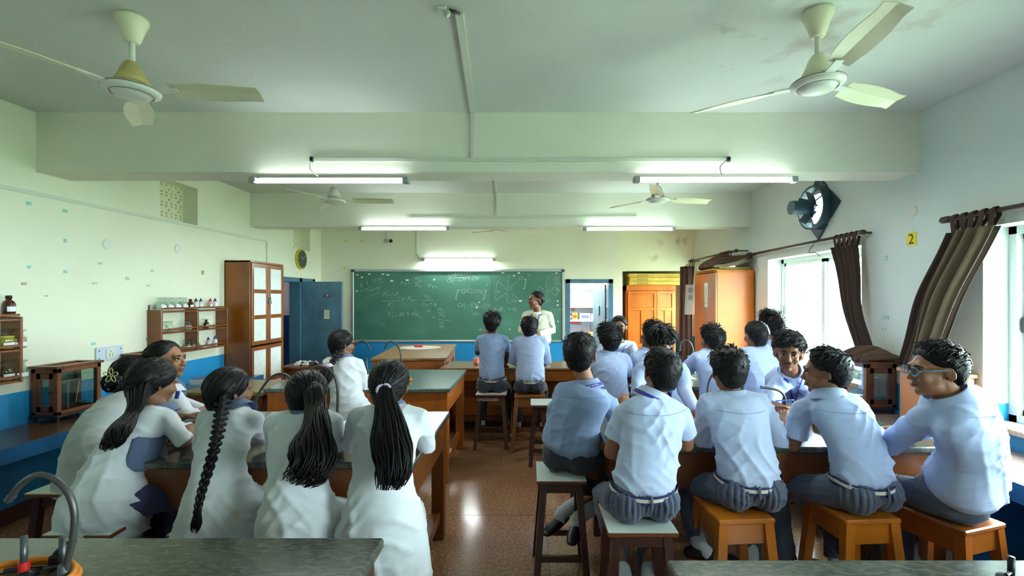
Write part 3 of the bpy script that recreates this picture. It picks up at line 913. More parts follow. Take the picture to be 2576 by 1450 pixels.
MB().tube([(XR - .30, ey, ez), (XR - .10, ey, ez)], .072, 20, round_cap=False).build('motor', M('motor_blue', (52, 84, 100), .4), ex, smooth=False)
for a in (.5, 2.6, 4.7):
    MB().beam((XR - .12, ey + .03 * math.cos(a), ez + .03 * math.sin(a)), (XR - .06, ey + .215 * math.cos(a), ez + .215 * math.sin(a)), .02, .012).build('strut', ex_m, ex)
for k in range(4):
    a = k * PI / 2 + .4
    Ra = Matrix.Translation((XR - .05, ey, ez)) @ Matrix.Rotation(a, 4, 'X') @ Matrix.Rotation(math.radians(32), 4, 'Z')
    MB().bbox(-.004, .004, .03, .185, -.07, .07, .002, Ra).build('blade', ex_m, ex)
wire('loose black wire curling below the exhaust fan', [(XR - .02, 4.76, 2.27), (XR - .05, 4.82, 2.2), (XR - .05, 4.88, 2.13), (XR - .03, 4.80, 2.12), (XR - .03, 4.74, 2.08)], .004)
MB().box(XR + .26, XR + .30, 4.4, 5.2, 2.2, 2.95)

# small things on walls
def disc_x(x, y, z, r, t, mat, name, parent=None, n=32):
    return MB().tube([(x, y, z), (x + t, y, z)], r, n).build(name, mat, parent)
clk = thing('wall_clock', 'round wall clock with a yellow rim and dark dial above the open door', 'clock', (XL, 7.63, 2.29))
disc_x(XL, 7.63, 2.29, .165, .04, M('clock_yellow', (196, 180, 30), .4), 'rim', clk)
disc_x(XL + .041, 7.63, 2.29, .145, .004, M('clock_dial', (58, 68, 60), .3), 'dial', clk)
nm = MB()
for k in range(12):
    a = 2 * PI * k / 12
    c, s_ = math.sin(a), math.cos(a)
    nm.beam((XL + .047, 7.63 - c * .115, 2.29 + s_ * .115), (XL + .047, 7.63 - c * .135, 2.29 + s_ * .135), .008, .002, up=(1, 0, 0))
nm.build('hour_marks', M('clock_marks', (176, 170, 90), .5), clk)
for (a, l, nm_) in ((-.65, .07, 'hour_hand'), (.9, .105, 'minute_hand')):
    MB().beam((XL + .049, 7.63, 2.29), (XL + .049, 7.63 + l * math.sin(a), 2.29 + l * math.cos(a)), .008, .002, up=(1, 0, 0)).build(nm_, M('clock_hand', (190, 186, 150), .4), clk)
cc = thing('security_camera', 'small white dome security camera with a black eye above the chalkboard', 'security camera', (bx(980, 8.38), 8.38, bz(606, 8.38)))
MB().ell((bx(980, 8.36), 8.37, bz(606, 8.38)), (.045, .03, .045), n=16, m=10).build('housing', white_p, cc, smooth=True)
MB().ell((bx(984, 8.36), 8.34, bz(607, 8.38)), (.036, .02, .034), n=16, m=10).build('lens', M('lens_dark', (30, 34, 40), .15), cc, smooth=True)
wire('thin coil of white wire beside the security camera', [(bx(970, 8.38), 8.385, bz(583, 8.38)), (bx(970, 8.38), 8.38, bz(600, 8.38)), (bx(966, 8.38), 8.37, bz(610, 8.38)), (bx(975, 8.38), 8.37, bz(610, 8.38)), (bx(968, 8.38), 8.37, bz(602, 8.38)), (bx(978, 8.38), 8.37, bz(604, 8.38))], .004, M('grey_wire', (150, 156, 150), .5))
fe = thing('fire_extinguisher', 'red fire extinguisher hung on the board wall beside the open door', 'fire extinguisher', (bx(848, 8.3), 8.3, bz(795, 8.3)))
fx, fy, fz = bx(848, 8.3), 8.31, bz(795, 8.3)
MB().lathe([(.05, 0), (.052, .01), (.052, .06)], (fx, fy, fz), 20).build('foot', M('black_rubber', (32, 32, 34), .6), fe, smooth=True)
MB().lathe([(.05, .06), (.05, .34), (.045, .38), (.02, .41), (.014, .43)], (fx, fy, fz), 20).build('cylinder', M('extinguisher_red', (172, 26, 34), .3), fe, smooth=True)
MB().bbox(fx - .02, fx + .045, fy - .03, fy + .02, fz + .43, fz + .48).build('valve', M('valve_yellow', (196, 186, 40), .4), fe)
MB().beam((fx - .01, fy, fz + .48), (fx + .06, fy - .02, fz + .51), .016, .01).build('lever', M('black_rubber', (1, 1, 1)), fe)
MB().lathe([(.0515, .27), (.0515, .34)], (fx, fy, fz), 20, cap=False).build('paper_label', M('white_print', (1, 1, 1)), fe)
sg = thing('number_sign', 'yellow paper sign with a black 2 on the window wall', 'sign', (XR, 3.72, 2.12))
sy0, sy1 = 3.01 * F / (2306 - CX), 3.01 * F / (2283 - CX)
sz0, sz1 = CZ - (618 - CY) * 3.64 / F, CZ - (586 - CY) * 3.64 / F
MB().box(XR - .006, XR - .001, sy0, sy1, sz0, sz1).build('card', M('sign_yellow', (236, 214, 30), .6), sg)
tx = MB(); text_on(tx, '2', .115, (XR - .0075, (sy0 + sy1) / 2, sz0 + .012), (0, -1, 0), (0, 0, 1), align='CENTER'); tx.build('number', M('sign_black', (24, 24, 24), .6), sg)
def patch(px, py, w, h, c, wall, label, nm='tape_scrap'):
    """Scrap of old tape or paint stuck on a wall."""
    mt = M('scrap_%d_%d_%d' % c, c, .7, var=.15, vscale=40)
    if wall == 'l':
        y = 3.80 * F / (CX - px); z = CZ - (py - CY) * y / F; k = y / F; dy = w * y * y / (3.80 * F)
        V = [(XL + .003, y - dy / 2, z - h * k / 2), (XL + .003, y + dy / 2, z - h * k * .45), (XL + .004, y + dy * .45, z + h * k / 2), (XL + .003, y - dy / 2, z + h * k * .42)]
        V2_ = [(XL + .0, p[1], p[2]) for p in V]
    elif wall == 'r':
        y = 3.01 * F / (px - CX); z = CZ - (py - CY) * y / F; k = y / F; dy = w * y * y / (3.01 * F)
        V = [(XR - .003, y + dy / 2, z - h * k / 2), (XR - .003, y - dy / 2, z - h * k * .45), (XR - .004, y - dy * .45, z + h * k / 2), (XR - .003, y + dy / 2, z + h * k * .42)]
        V2_ = [(XR - .0, p[1], p[2]) for p in V]
    else:
        y = YF; k = YF / F; x = (px - CX) * k; z = CZ - (py - CY) * k
        V = [(x - w * k / 2, y - .003, z - h * k / 2), (x + w * k / 2, y - .003, z - h * k * .4), (x + w * k * .45, y - .004, z + h * k / 2), (x - w * k / 2, y - .003, z + h * k * .45)]
        V2_ = [(p[0], y, p[2]) for p in V]
    o = MB().add(V + V2_, [(0, 1, 2, 3), (7, 6, 5, 4), (0, 4, 5, 1), (1, 5, 6, 2), (2, 6, 7, 3), (3, 7, 4, 0)]).build(nm, mt)
    return tag(o, label, 'wall scrap', {'l': 'scraps on the door-side wall', 'r': 'scraps on the window wall', 'f': 'yellow scraps on the board wall'}[wall])
BL, GY, TN = (150, 200, 190), (196, 196, 168), (176, 160, 130)
for (px, py, w, h, c, lb) in ((72, 512, 13, 10, BL, 'blue-green tape scrap high on the wall, closest to the camera'), (164, 531, 12, 8, BL, 'blue-green tape scrap high on the wall, second along'), (164, 606, 8, 10, BL, 'small blue-green tape scrap directly below the high one'),
        (73, 672, 9, 8, BL, 'blue-green tape scrap above the brown patch'), (164, 684, 9, 8, BL, 'folded blue-green tape scrap level with the wall discs'), (60, 714, 14, 7, TN, 'brown patch of torn tape over the open shelf rack'),
        (252, 663, 10, 6, GY, 'grey tape scrap under the first round wall disc'), (238, 713, 12, 6, GY, 'grey tape scrap in the middle of the cream wall'), (320, 701, 10, 10, GY, 'crumpled grey scrap in the middle of the cream wall'),
        (383, 681, 8, 6, GY, 'small grey scrap beneath the second round wall disc'), (373, 719, 10, 5, GY, 'small grey scrap over the jar shelf'), (510, 686, 7, 11, TN, 'tan scrap above the jar shelf beside the tall cupboard'),
        (235, 865, 11, 7, BL, 'blue-green tape scrap above the socket plate'), (370, 853, 8, 7, BL, 'blue-green tape scrap beside the jar shelf'), (116, 745, 8, 3, TN, 'tiny brown mark below the brown patch')):
    patch(px, py, w, h, c, 'l', lb)
for (px, py, w, h, c, lb) in ((2229, 650, 9, 14, (176, 204, 196), 'pale green scrap between the curtain and the number sign'), (2372, 645, 20, 12, (176, 204, 196), 'torn pale green scrap near the diagonal curtain'),
        (2228, 799, 18, 10, (176, 204, 196), 'smudged pale green scrap above the display case'), (2224, 828, 11, 7, (196, 206, 200), 'grey scrap just above the display case')):
    patch(px, py, w, h, c, 'r', lb)
for (px, py, lb) in ((870, 607, 'yellow scrap high on the board wall nearest the corner'), (910, 607, 'yellow scrap high on the board wall, second from the corner'), (867, 675, 'yellow scrap next to the upper corner of the chalkboard')):
    patch(px, py, 7, 4, (222, 196, 40), 'f', lb)
for (px, py, wall, r) in ((269, 615, 'l', .045), (447, 626, 'l', .045), (2296, 531, 'r', .045)):
    if wall == 'l':
        y = 3.8 * F / (CX - px); o = disc_x(XL, y, CZ - (py - CY) * y / F, r, .008, white_p, 'junction_cover')
    else:
        y = 3.01 * F / (px - CX); o = disc_x(XR - .008, y, CZ - (py - CY) * y / F, r, .008, white_p, 'junction_cover')
    tag(o, {269: 'round junction cover on the door-side wall, closer to the camera', 447: 'round junction cover on the door-side wall above the jar shelf', 2296: 'round junction cover above the number sign'}[px], 'junction cover')
def socket(x, y, z, sgn, label, w=.30, h=.2):
    t = thing('socket_plate', label, 'socket', (x, y, z))
    a, b = sorted((x, x + sgn * .012))
    MB().bbox(a, b, y - w / 2, y + w / 2, z - h / 2, z + h / 2, .003).build('plate', M('plate_pale', (196, 206, 220), .4), t)
    a, b = sorted((x, x + sgn * .02))
    MB().bbox(a, b, y - .045, y + .05, z - .045, z + .045, .004).build('socket', white_p, t)
    h_ = MB()
    for dy, dz in ((0, .02), (-.014, -.002), (.014, -.002), (-.014, -.02), (.014, -.02)):
        h_.box(min(x + sgn * .0195, x + sgn * .0215), max(x + sgn * .0195, x + sgn * .0215), y + dy - .004, y + dy + .004, z + dz - .004, z + dz + .004)
    h_.build('pin_holes', M('black_latch', (1, 1, 1)), t)
    for sy in (-1, 1):
        for s2 in (-1, 1):
            MB().ell((x + sgn * .013, y + sy * (w / 2 - .03), z + s2 * (h / 2 - .03)), (.003, .006, .006), n=8, m=5).build('screw', M('black_latch', (1, 1, 1)), t)
socket(XL, 3.8 * F / (CX - 274), CZ - (890 - CY) * (3.8 / (CX - 274)), 1, 'pale metal socket plate on the door-side wall over the counter', .27, .13)
socket(XR, 3.01 * F / (2293 - CX), CZ - (905 - CY) * (3.01 / (2293 - CX)), -1, 'pale socket plate on the window wall behind the boy in glasses', .2, .12)
# ------------------------------------------------------------------ furniture materials
wood = M('varnished_brown', (150, 82, 22), .3, var=.22, vscale=3, vstretch=(1, 1, 6), spec=.5, coat=.25)
wood_d = M('dark_brown_wood', (66, 34, 22), .35, var=.25, vscale=4, vstretch=(2, 2, .5), coat=.2)
wood_o = M('orange_wood', (192, 100, 16), .45, var=.14, vscale=5, vstretch=(1, 1, .5), coat=.06, spec=.35)
wood_o2 = M('amber_stool_wood', (176, 100, 22), .32, var=.2, vscale=5, coat=.3)
wood_red = M('red_brown_wood', (112, 60, 24), .35, var=.2, vscale=4, vstretch=(1, 1, .4), coat=.2)
plank_top = M('worn_table_top', (150, 118, 78), .4, var=.25, vscale=9, vstretch=(.6, 3, 1), coat=.1, col2=(120, 84, 48))
olive_top = M('olive_table_top', (132, 112, 56), .3, var=.2, vscale=3)
granite = M('dark_granite', (54, 62, 56), .16, vscale=26, vstretch=(1, 2.6, 1), col2=(86, 86, 76), detail=8, spec=.6, lo=.42, hi=.62, coat=.2)
granite_g = M('green_granite', (68, 88, 84), .2, vscale=60, col2=(100, 116, 108), detail=8, spec=.6, lo=.4, hi=.62)
lam = M('white_laminate', (206, 216, 212), .35, var=.05, vscale=3)
blue_cem = M('blue_cement', (30, 98, 150), .4, var=.25, vscale=5)
counter_m = M('brown_counter', (92, 64, 46), .22, var=.25, vscale=5, vstretch=(1, .5, 1), col2=(70, 60, 54))
counter_r = M('pink_grey_counter', (150, 128, 120), .25, var=.15, vscale=5)
glass_c = glass_mat('case_glass', (225, 235, 232), .10)

# counters along the side walls, on blue cement brackets
def counter(name, x0, x1, y0, y1, top, label, front):
    t = thing(name, label, 'counter', ((x0 + x1) / 2, y0, 0))
    MB().bbox(x0, x1, y0, y1, .665, .70, .006).build('slab', top, t)
    xf = x1 if front > 0 else x0
    MB().bbox(min(xf, xf - front * .03), max(xf, xf - front * .03), y0, y1, .60, .664, .006).build('front_lip', blue_cem, t)
    MB().box(xf, xf + front * .004, y0, y1, .60, .70).build('painted_edge', blue_cem, t)
    y = y0 + .5
    while y < y1:
        MB().bbox(min(x0, x1) + (0 if front > 0 else .06), max(x0, x1) - (.06 if front > 0 else 0), y, y + .10, .0, .60, .01).build('support', blue_cem, t)
        y += 1.35
    return t
counter('wall_counter', XL + .001, -3.30, -.5, 5.72, counter_m, 'long brown counter on blue cement supports along the door-side wall', 1)
counter('wall_counter', 2.50, XR - .001, -.5, 5.95, counter_r, 'long pale counter on blue cement supports below the windows', -1)

def lab_table(label, x0, x1, y0, y1, h, top_m, body, apron=.16, name='lab_table', top_t=.035, rot=0.0, leg_w=.085, rail=True, over=.03, panel=None):
    cx, cy = (x0 + x1) / 2, (y0 + y1) / 2
    t = thing(name, label, 'table', (cx, cy, 0))
    Rm = Matrix.Translation((cx, cy, 0)) @ Matrix.Rotation(math.radians(rot), 4, 'Z')
    a, b = (x1 - x0) / 2, (y1 - y0) / 2
    MB().bbox(-a, a, -b, b, h - top_t, h, .006, Rm).build('table_top', top_m, t)
    i = over
    for (p, q, r, s_) in ((-a + i, a - i, -b + i, -b + i + .025), (-a + i, a - i, b - i - .025, b - i), (-a + i, -a + i + .025, -b + i, b - i), (a - i - .025, a - i, -b + i, b - i)):
        MB().bbox(p, q, r, s_, h - top_t - apron, h - top_t, .003, Rm).build('apron', body, t)
    for sx_ in (-1, 1):
        for sy_ in (-1, 1):
            xx, yy = sx_ * (a - i - leg_w / 2 + .006), sy_ * (b - i - leg_w / 2 + .006)
            MB().bbox(xx - leg_w / 2, xx + leg_w / 2, yy - leg_w / 2, yy + leg_w / 2, 0, h - top_t, .005, Rm).build('leg', body, t)
    if rail:
        for sx_ in (-1, 1):
            xx = sx_ * (a - i - leg_w / 2)
            MB().bbox(xx - .025, xx + .025, -b + i + leg_w, b - i - leg_w, .13, .19, .004, Rm).build('foot_rail', body, t)
    if panel:
        MB().bbox(-a + .05, a - .05, b * panel, b * panel + .03, .08, h - top_t, .004, Rm).build('modesty_panel', body, t)
    return t
lab_table('granite-topped lab table the row of girls in white leans on', -2.16, -.56, 2.24, 3.25, .85, granite, M('apron_brown_shaded', (112, 60, 20), .32, var=.22, vscale=3, coat=.2), apron=.20)  # apron wood darkened, shade put into its colour
lab_table('granite-topped lab table with nobody on its aisle end, in front of the wooden teaching table', -2.35, -.70, 4.06, 5.15, .85, granite_g, M('table_amber', (168, 92, 30), .32, var=.2, vscale=4, coat=.3), apron=.19)
lab_table('granite-topped lab table the front row of boys sits at', .42, 2.28, 2.47, 3.30, .85, granite, M('apron_shaded', (94, 50, 18), .32, var=.3, vscale=3, coat=.2), apron=.20)  # wood darker still, shade on this apron painted in
lab_table('lab table of the second group of boys under scattered papers', .72, 2.28, 4.15, 5.0, .85, granite_g, wood, apron=.19)
lab_table('bare polished granite table with gas taps at the bottom edge on the door side', -2.15, -.485, .62, 1.54, .85, granite, wood_d, apron=.2)
lab_table('bare granite table cut by the frame at the bottom edge on the window side', .42, 2.2, .6, 1.41, .85, granite, wood_d, apron=.2)
lab_table('olive brown wooden table between the counter and the second granite table', -3.15, -2.40, 4.15, 4.80, .80, olive_top, wood_red, apron=.14)
lab_table('long narrow worn plank teaching table below the chalkboard', -2.10, -1.14, 5.88, 7.65, .88, plank_top, M('plank_body', (160, 92, 44), .35, var=.2, vscale=4), apron=.14, rot=5.0, name='teaching_table')
lab_table('low brown side table by the tall cupboard with a crumpled cloth on it', -3.60, -2.95, 6.60, 7.05, .66, wood_red, wood_red, apron=.08, name='side_table', leg_w=.05)
vb = MB()
vb.bbox(-1.78, -1.66, 5.88, 5.90, .70, .74, .003)
vx = thing('bench_vice', 'small black metal clamp hanging on the corner of the plank teaching table', 'clamp', (-1.05, 6.05, .8))
MB().bbox(-1.13, -1.07, 6.02, 6.08, .70, .80, .006).build('jaw', M('black_iron', (28, 28, 30), .5), vx)
MB().tube([(-1.12, 6.05, .72), (-1.02, 6.05, .72)], .01, 8).build('screw', M('black_iron', (1, 1, 1)), vx)
MB().tube([(-1.03, 6.05, .68), (-1.03, 6.05, .77)], .006, 8).build('handle', M('black_iron', (1, 1, 1)), vx)

# long low desk before the board: panels facing the class
dk = thing('long_desk', 'long low brown panelled desk the two boys in the middle sit at', 'desk', (-.2, 5.55, 0))
dx0, dx1, dy0, dy1 = -1.09, .62, 5.58, 6.20
MB().bbox(dx0, dx1, dy0, dy1, .775, .80, .005).build('desk_top', M('desk_top', (142, 100, 58), .22, var=.18, vscale=4, vstretch=(.5, 3, 1), coat=.4), dk)
MB().bbox(dx0 + .04, dx1 - .04, 5.92, 5.95, .06, .775, .003).build('back_board', wood_red, dk)
for xx in (dx0 + .03, -.25, dx1 - .06):
    MB().bbox(xx, xx + .03, 5.61, 6.15, .0, .775, .003).build('side_board', wood_red, dk)
MB().bbox(dx0 + .04, dx1 - .04, dy0 + .02, dy0 + .045, .64, .775, .003).build('front_rail', wood, dk)
for k in range(4):
    x = dx0 + .1 + k * .40
    MB().bbox(x, x + .32, 5.905, 5.92, .14, .60, .012).build('panel', wood, dk)
MB().bbox(dx0 + .02, dx1 - .02, 5.90, 6.15, 0, .06, .003).build('plinth', wood_d, dk)

# ------------------------------------------------------------------ stools
def stool(x, y, label, top='white', h=.60, w=.30, dpt=.30, rz=0.0, group=None, writing=None, leg_m=None, spread=.045):
    t = thing('stool', label, 'stool', (x, y, 0), group)
    Rm = Matrix.Translation((x, y, 0)) @ Matrix.Rotation(math.radians(rz), 4, 'Z')
    a, b = w / 2, dpt / 2
    if top == 'white':
        lg = leg_m or wood_d
        MB().bbox(-a, a, -b, b, h - .022, h - .003, .003, Rm).build('seat', M('seat_edge', (116, 60, 30), .4, var=.2, vscale=6), t)
        MB().bbox(-a + .002, a - .002, -b + .002, b - .002, h - .0035, h, .001, Rm).build('laminate', lam, t)
        lw_, ap, i = .038, .06, .02
        ins = .025
    else:
        lg = leg_m or wood_o2
        MB().bbox(-a, a, -b, b, h - .025, h, .006, Rm).build('seat', lg, t)
        lw_, ap, i = .045, .10, .002
        ins = .006
    st = h - .022
    P = {}
    for sx_ in (-1, 1):
        for sy_ in (-1, 1):
            tx_, ty_ = sx_ * (a - ins - lw_ / 2), sy_ * (b - ins - lw_ / 2)
            bx_, by_ = tx_ + sx_ * spread, ty_ + sy_ * spread
            p, q = Rm @ Vector((bx_, by_, 0)), Rm @ Vector((tx_, ty_, st))
            MB().beam(p, q, lw_, lw_, up=Rm.to_3x3() @ Vector((0, 1, 0))).build('leg', lg, t)
            P[(sx_, sy_)] = (p, q)
    def lerp(k, f): return P[k][0].lerp(P[k][1], f)
    for (k1, k2) in (((-1, -1), (1, -1)), ((-1, 1), (1, 1)), ((-1, -1), (-1, 1)), ((1, -1), (1, 1))):
        f = 1 - ap / 2 / st
        MB().beam(lerp(k1, f), lerp(k2, f), .02, ap).build('apron', lg, t)
        f = .26 if k1[1] == k2[1] else .36
        MB().beam(lerp(k1, f), lerp(k2, f), .022, .035).build('rung', lg, t)
    if writing:
        tx = MB()
        if writing[0] == 'side':
            text_on(tx, writing[1], .05, Rm @ Vector((a - ins + .004, -b + .02, h - .085)), Rm.to_3x3() @ Vector((0, 1, 0)), (0, 0, 1))
        else:
            text_on(tx, writing[1], .05, Rm @ Vector((-a + .02, -b + ins - .004, h - .075)), Rm.to_3x3() @ Vector((.75, 0, 0)), (0, 0, 1))
        tx.build('chalk_number', M('chalk_white', (200, 200, 196), .9), t)
    return t
ST = 'stools'
stool(-2.56, 2.62, 'white-topped stool under the hunched girl nearest the blue counter', group=ST, h=.6)
stool(-2.01, 2.19, 'white-topped dark stool with chalk writing under the girl with the low ponytail', group=ST, writing=('side', '2025|01 K2'))
stool(-1.46, 2.19, 'white-topped stool under the girl with the long braid', group=ST)
stool(-.98, 1.98, 'stool hidden under the tunic of the girl with loose wavy hair', group=ST, w=.28, dpt=.28)
stool(-.62, 1.96, 'stool hidden under the tunic of the girl with the lilac hair band', group=ST, w=.26, dpt=.26, spread=.02)
stool(.185, 2.80, 'tall white-topped dark stool beside the aisle under the boy in red glasses', group=ST, w=.29, dpt=.32)
stool(.51, 2.21, 'white-topped stool under the boy whose head hides the bowed one', group=ST, w=.317, dpt=.30, leg_m=M('stool_maroon', (70, 30, 26), .35, var=.2, vscale=4, coat=.3))
stool(1.02, 2.33, 'amber wooden stool, the nearest one to the white-topped stools', 'amber', group=ST, w=.28, dpt=.30, rz=4)
stool(1.62, 2.33, 'amber wooden stool in the middle of the three amber ones', 'amber', group=ST, w=.28, dpt=.30, rz=4)
stool(2.04, 2.27, 'amber wooden stool beside the window counter under the boy in grey glasses', 'amber', group=ST, w=.28, dpt=.34, rz=17, leg_m=M('stool_brown_amber', (140, 74, 22), .3, var=.2, vscale=4, coat=.3))
stool(-.42, 5.16, 'dark white-topped stool with a chalk number before the long desk', group=ST, writing=('front', 'DHS|2025|S|85'), w=.34, leg_m=M('stool_walnut', (84, 56, 40), .4, var=.2, vscale=5))
stool(.0, 5.08, 'amber brown stool before the long desk', 'amber', group=ST, w=.33, dpt=.30, leg_m=M('stool_ochre', (126, 76, 30), .35, var=.2, vscale=5))
stool(.18, 4.66, 'empty white-topped stool between the aisle and the second boys table', group=ST, w=.34, dpt=.3)
stool(-1.49, 3.86, 'stool under the girl at the second granite table', group=ST, w=.3, dpt=.3)
stool(.70, 3.86, 'stool under the boy with the bushy hair in front of the facing boy', group=ST)
stool(1.03, 3.94, 'stool under the boy turned sideways at the second boys table', group=ST, w=.26)
stool(1.58, 3.86, 'stool under the boy seen from behind by the tall orange cupboard', group=ST)
stool(1.96, 3.86, 'stool under the boy seen from behind in front of the bright window', group=ST)
stool(.96, 5.34, 'stool under the boy facing the camera before the store-room doorway', group=ST)
stool(1.10, 3.55, 'stool under the boy with his head bowed', group=ST)
stool(2.03, 3.58, 'stool under the boy with a moustache facing the camera', group=ST)
stool(2.30, 4.30, 'stool under the tall-haired boy by the window', group=ST, w=.28)
stool(-2.62, 3.28, 'stool under the girl in profile by the jar shelf', group=ST, w=.28)

# ------------------------------------------------------------------ tall cupboards
cb = thing('tall_cupboard', 'tall brown cupboard with white paper behind its framed doors', 'cupboard', (XL + .17, 6.1, 0))
cx0, cx1, cy0, cy1, ch_ = XL + .002, -3.48, 5.74, 6.50, 2.115
cw_ = M('cupboard_brown', (134, 74, 16), .28, var=.12, vscale=3, coat=.3)
MB().bbox(cx0, cx1, cy0, cy0 + .02, 0, ch_, .003).build('side_panel', cw_, cb)
MB().bbox(cx0, cx1, cy1 - .02, cy1, 0, ch_, .003).build('side_panel', cw_, cb)
MB().bbox(cx0, cx1 + .01, cy0, cy1, ch_ - .02, ch_ + .005, .003).build('top_panel', cw_, cb)
MB().box(cx0, cx0 + .01, cy0, cy1, 0, ch_).build('back_panel', cw_, cb)
MB().bbox(cx0, cx1, cy0 + .02, cy1 - .02, 0, .09, .003).build('plinth', cw_, cb)
paper = M('white_paper_panel', (222, 228, 224), .8, var=.05, vscale=14)
mid = (cy0 + cy1) / 2
for (z0, z1, rows) in ((.10, 1.03, 2), (1.05, 2.09, 3)):
    for (a, b) in ((cy0 + .012, mid - .003), (mid + .003, cy1 - .012)):
        dr = MB()
        dr.bbox(cx1, cx1 + .02, a, a + .045, z0, z1, .003); dr.bbox(cx1, cx1 + .02, b - .045, b, z0, z1, .003)
        hh = (z1 - z0 - .05) / rows
        for r in range(rows + 1):
            zc = z0 + r * hh
            dr.bbox(cx1, cx1 + .02, a + .045, b - .045, zc, zc + .05, .003)
        do = dr.build('cupboard_door', cw_, cb)
        for r in range(rows):
            zc = z0 + .05 + r * hh
            MB().box(cx1 + .004, cx1 + .009, a + .045, b - .045, zc, zc + hh - .05).build('paper_pane', paper, do)
hd = thing('padlock', 'metal padlock on the hasp of the tall brown cupboard', 'padlock', (cx1 + .03, mid, 1.6))
MB().bbox(cx1 + .02, cx1 + .05, mid - .02, mid + .02, 1.57, 1.61, .006).build('lock_body', steel, hd)
MB().tube(smooth([(cx1 + .035, mid - .013, 1.605), (cx1 + .035, mid - .012, 1.63), (cx1 + .035, mid, 1.645), (cx1 + .035, mid + .012, 1.63), (cx1 + .035, mid + .013, 1.605)]), .004, 6).build('shackle', steel, hd)
MB().bbox(cx1 + .02, cx1 + .026, mid - .05, mid + .05, 1.625, 1.655, .002).build('hasp', steel, hd)

# orange cupboard against the window wall
oc = thing('orange_cupboard', 'tall bright orange cupboard standing between the two far windows', 'cupboard', (2.75, 6.5, 0))
ox0, ox1, oy0, oy1, oz = 2.50, 3.0, 6.14, 6.92, 2.0
MB().bbox(ox0, ox1, oy0, oy0 + .022, 0, oz, .003).build('side_panel', wood_o, oc)
MB().bbox(ox0, ox1, oy1 - .022, oy1, 0, oz, .003).build('side_panel', wood_o, oc)
MB().bbox(ox0 - .01, ox1, oy0, oy1, oz, oz + .022, .003).build('top_panel', wood_o, oc)
MB().box(ox1 - .01, ox1, oy0, oy1, 0, oz).build('back_panel', wood_o, oc)
drd = M('worn_door_wood', (134, 96, 60), .35, var=.3, vscale=2.2, vstretch=(1, 3, 1), col2=(186, 96, 30))
om = (oy0 + oy1) / 2
for (a, b) in ((oy0 + .005, om - .002), (om + .002, oy1 - .005)):
    d_ = MB().bbox(ox0 - .022, ox0, a, b, .06, oz - .01, .003).build('cupboard_door', drd if a < om - .1 else wood_o, oc)
    MB().bbox(ox0 - .027, ox0 - .022, a + .06, b - .06, .2, 1.0, .004).build('raised_panel', drd if a < om - .1 else wood_o, d_)
hpp = thing('notice_sheet', 'small sheet with a drawing of a tall flask taped on the orange cupboard door', 'paper', (ox0, 6.4, 1.7))
MB().box(ox0 - .026, ox0 - .023, 6.40, 6.52, 1.52, 1.86).build('sheet', M('sheet_pale', (206, 216, 200), .8), hpp)
tx = MB(); xx = ox0 - .0268
for p, q in (((6.46, 1.82), (6.435, 1.68)), ((6.46, 1.82), (6.485, 1.68)), ((6.435, 1.68), (6.42, 1.57)), ((6.485, 1.68), (6.5, 1.57)), ((6.42, 1.57), (6.5, 1.57)), ((6.44, 1.73), (6.48, 1.73))):
    tx.beam((xx, p[0], p[1]), (xx, q[0], q[1]), .005, .001, up=(1, 0, 0))
tx.build('ink_drawing', M('ink_grey', (80, 86, 84), .8), hpp)
hp2 = thing('hanging_notices', 'sheets of printed notices hung off the edge of the orange cupboard before the bright gap', 'paper', (2.55, 7.0, 1.8))
for k, (y, x) in enumerate(((6.925, 2.33), (6.93, 2.36))):
    Rk = Matrix.Translation((x, y, 1.40)) @ Matrix.Rotation(math.radians(12 + 6 * k), 4, 'Z') @ Matrix.Rotation(math.radians(4), 4, 'X')
    s_ = MB().box(0, .22, 0, .002, 0, .45 - .03 * k, Rk).build('sheet', M('sheet_grey', (196, 198, 194), .8), hp2)
    tm = MB()
    for r in range(5):
        tm.box(.05, .13, -.0015, -.0005, .39 - r * .014, .395 - r * .014, Rk); tm.box(.05, .13, -.0015, -.0005, .28 - r * .014, .285 - r * .014, Rk)
    tm.build('printed_lines', M('ink_grey', (1, 1, 1)), s_)
# things piled on the orange cupboard
for k, (yy, zz, c) in enumerate(((6.2, 2.023, (170, 140, 60)), (6.22, 2.047, (196, 170, 80)))):
    b_ = MB().bbox(2.46 + .1 * k, 2.98, yy, yy + .6, zz, zz + .022, .003).build('chart_board', M('chart_board_%d' % k, c, .6, var=.2, vscale=10))
    tag(b_, ('yellow-brown chart board lying directly on the orange cupboard', 'upper yellowish chart board lying below the bundled curtain cloth')[k], 'board', 'chart boards on the orange cupboard')
rl = MB().tube([(2.50, 6.80, 2.085), (2.95, 6.86, 2.085)], .05, 20).build('paper_roll', M('roll_white', (226, 228, 226), .6))
tag(rl, 'white paper roll on top of the orange cupboard', 'roll')

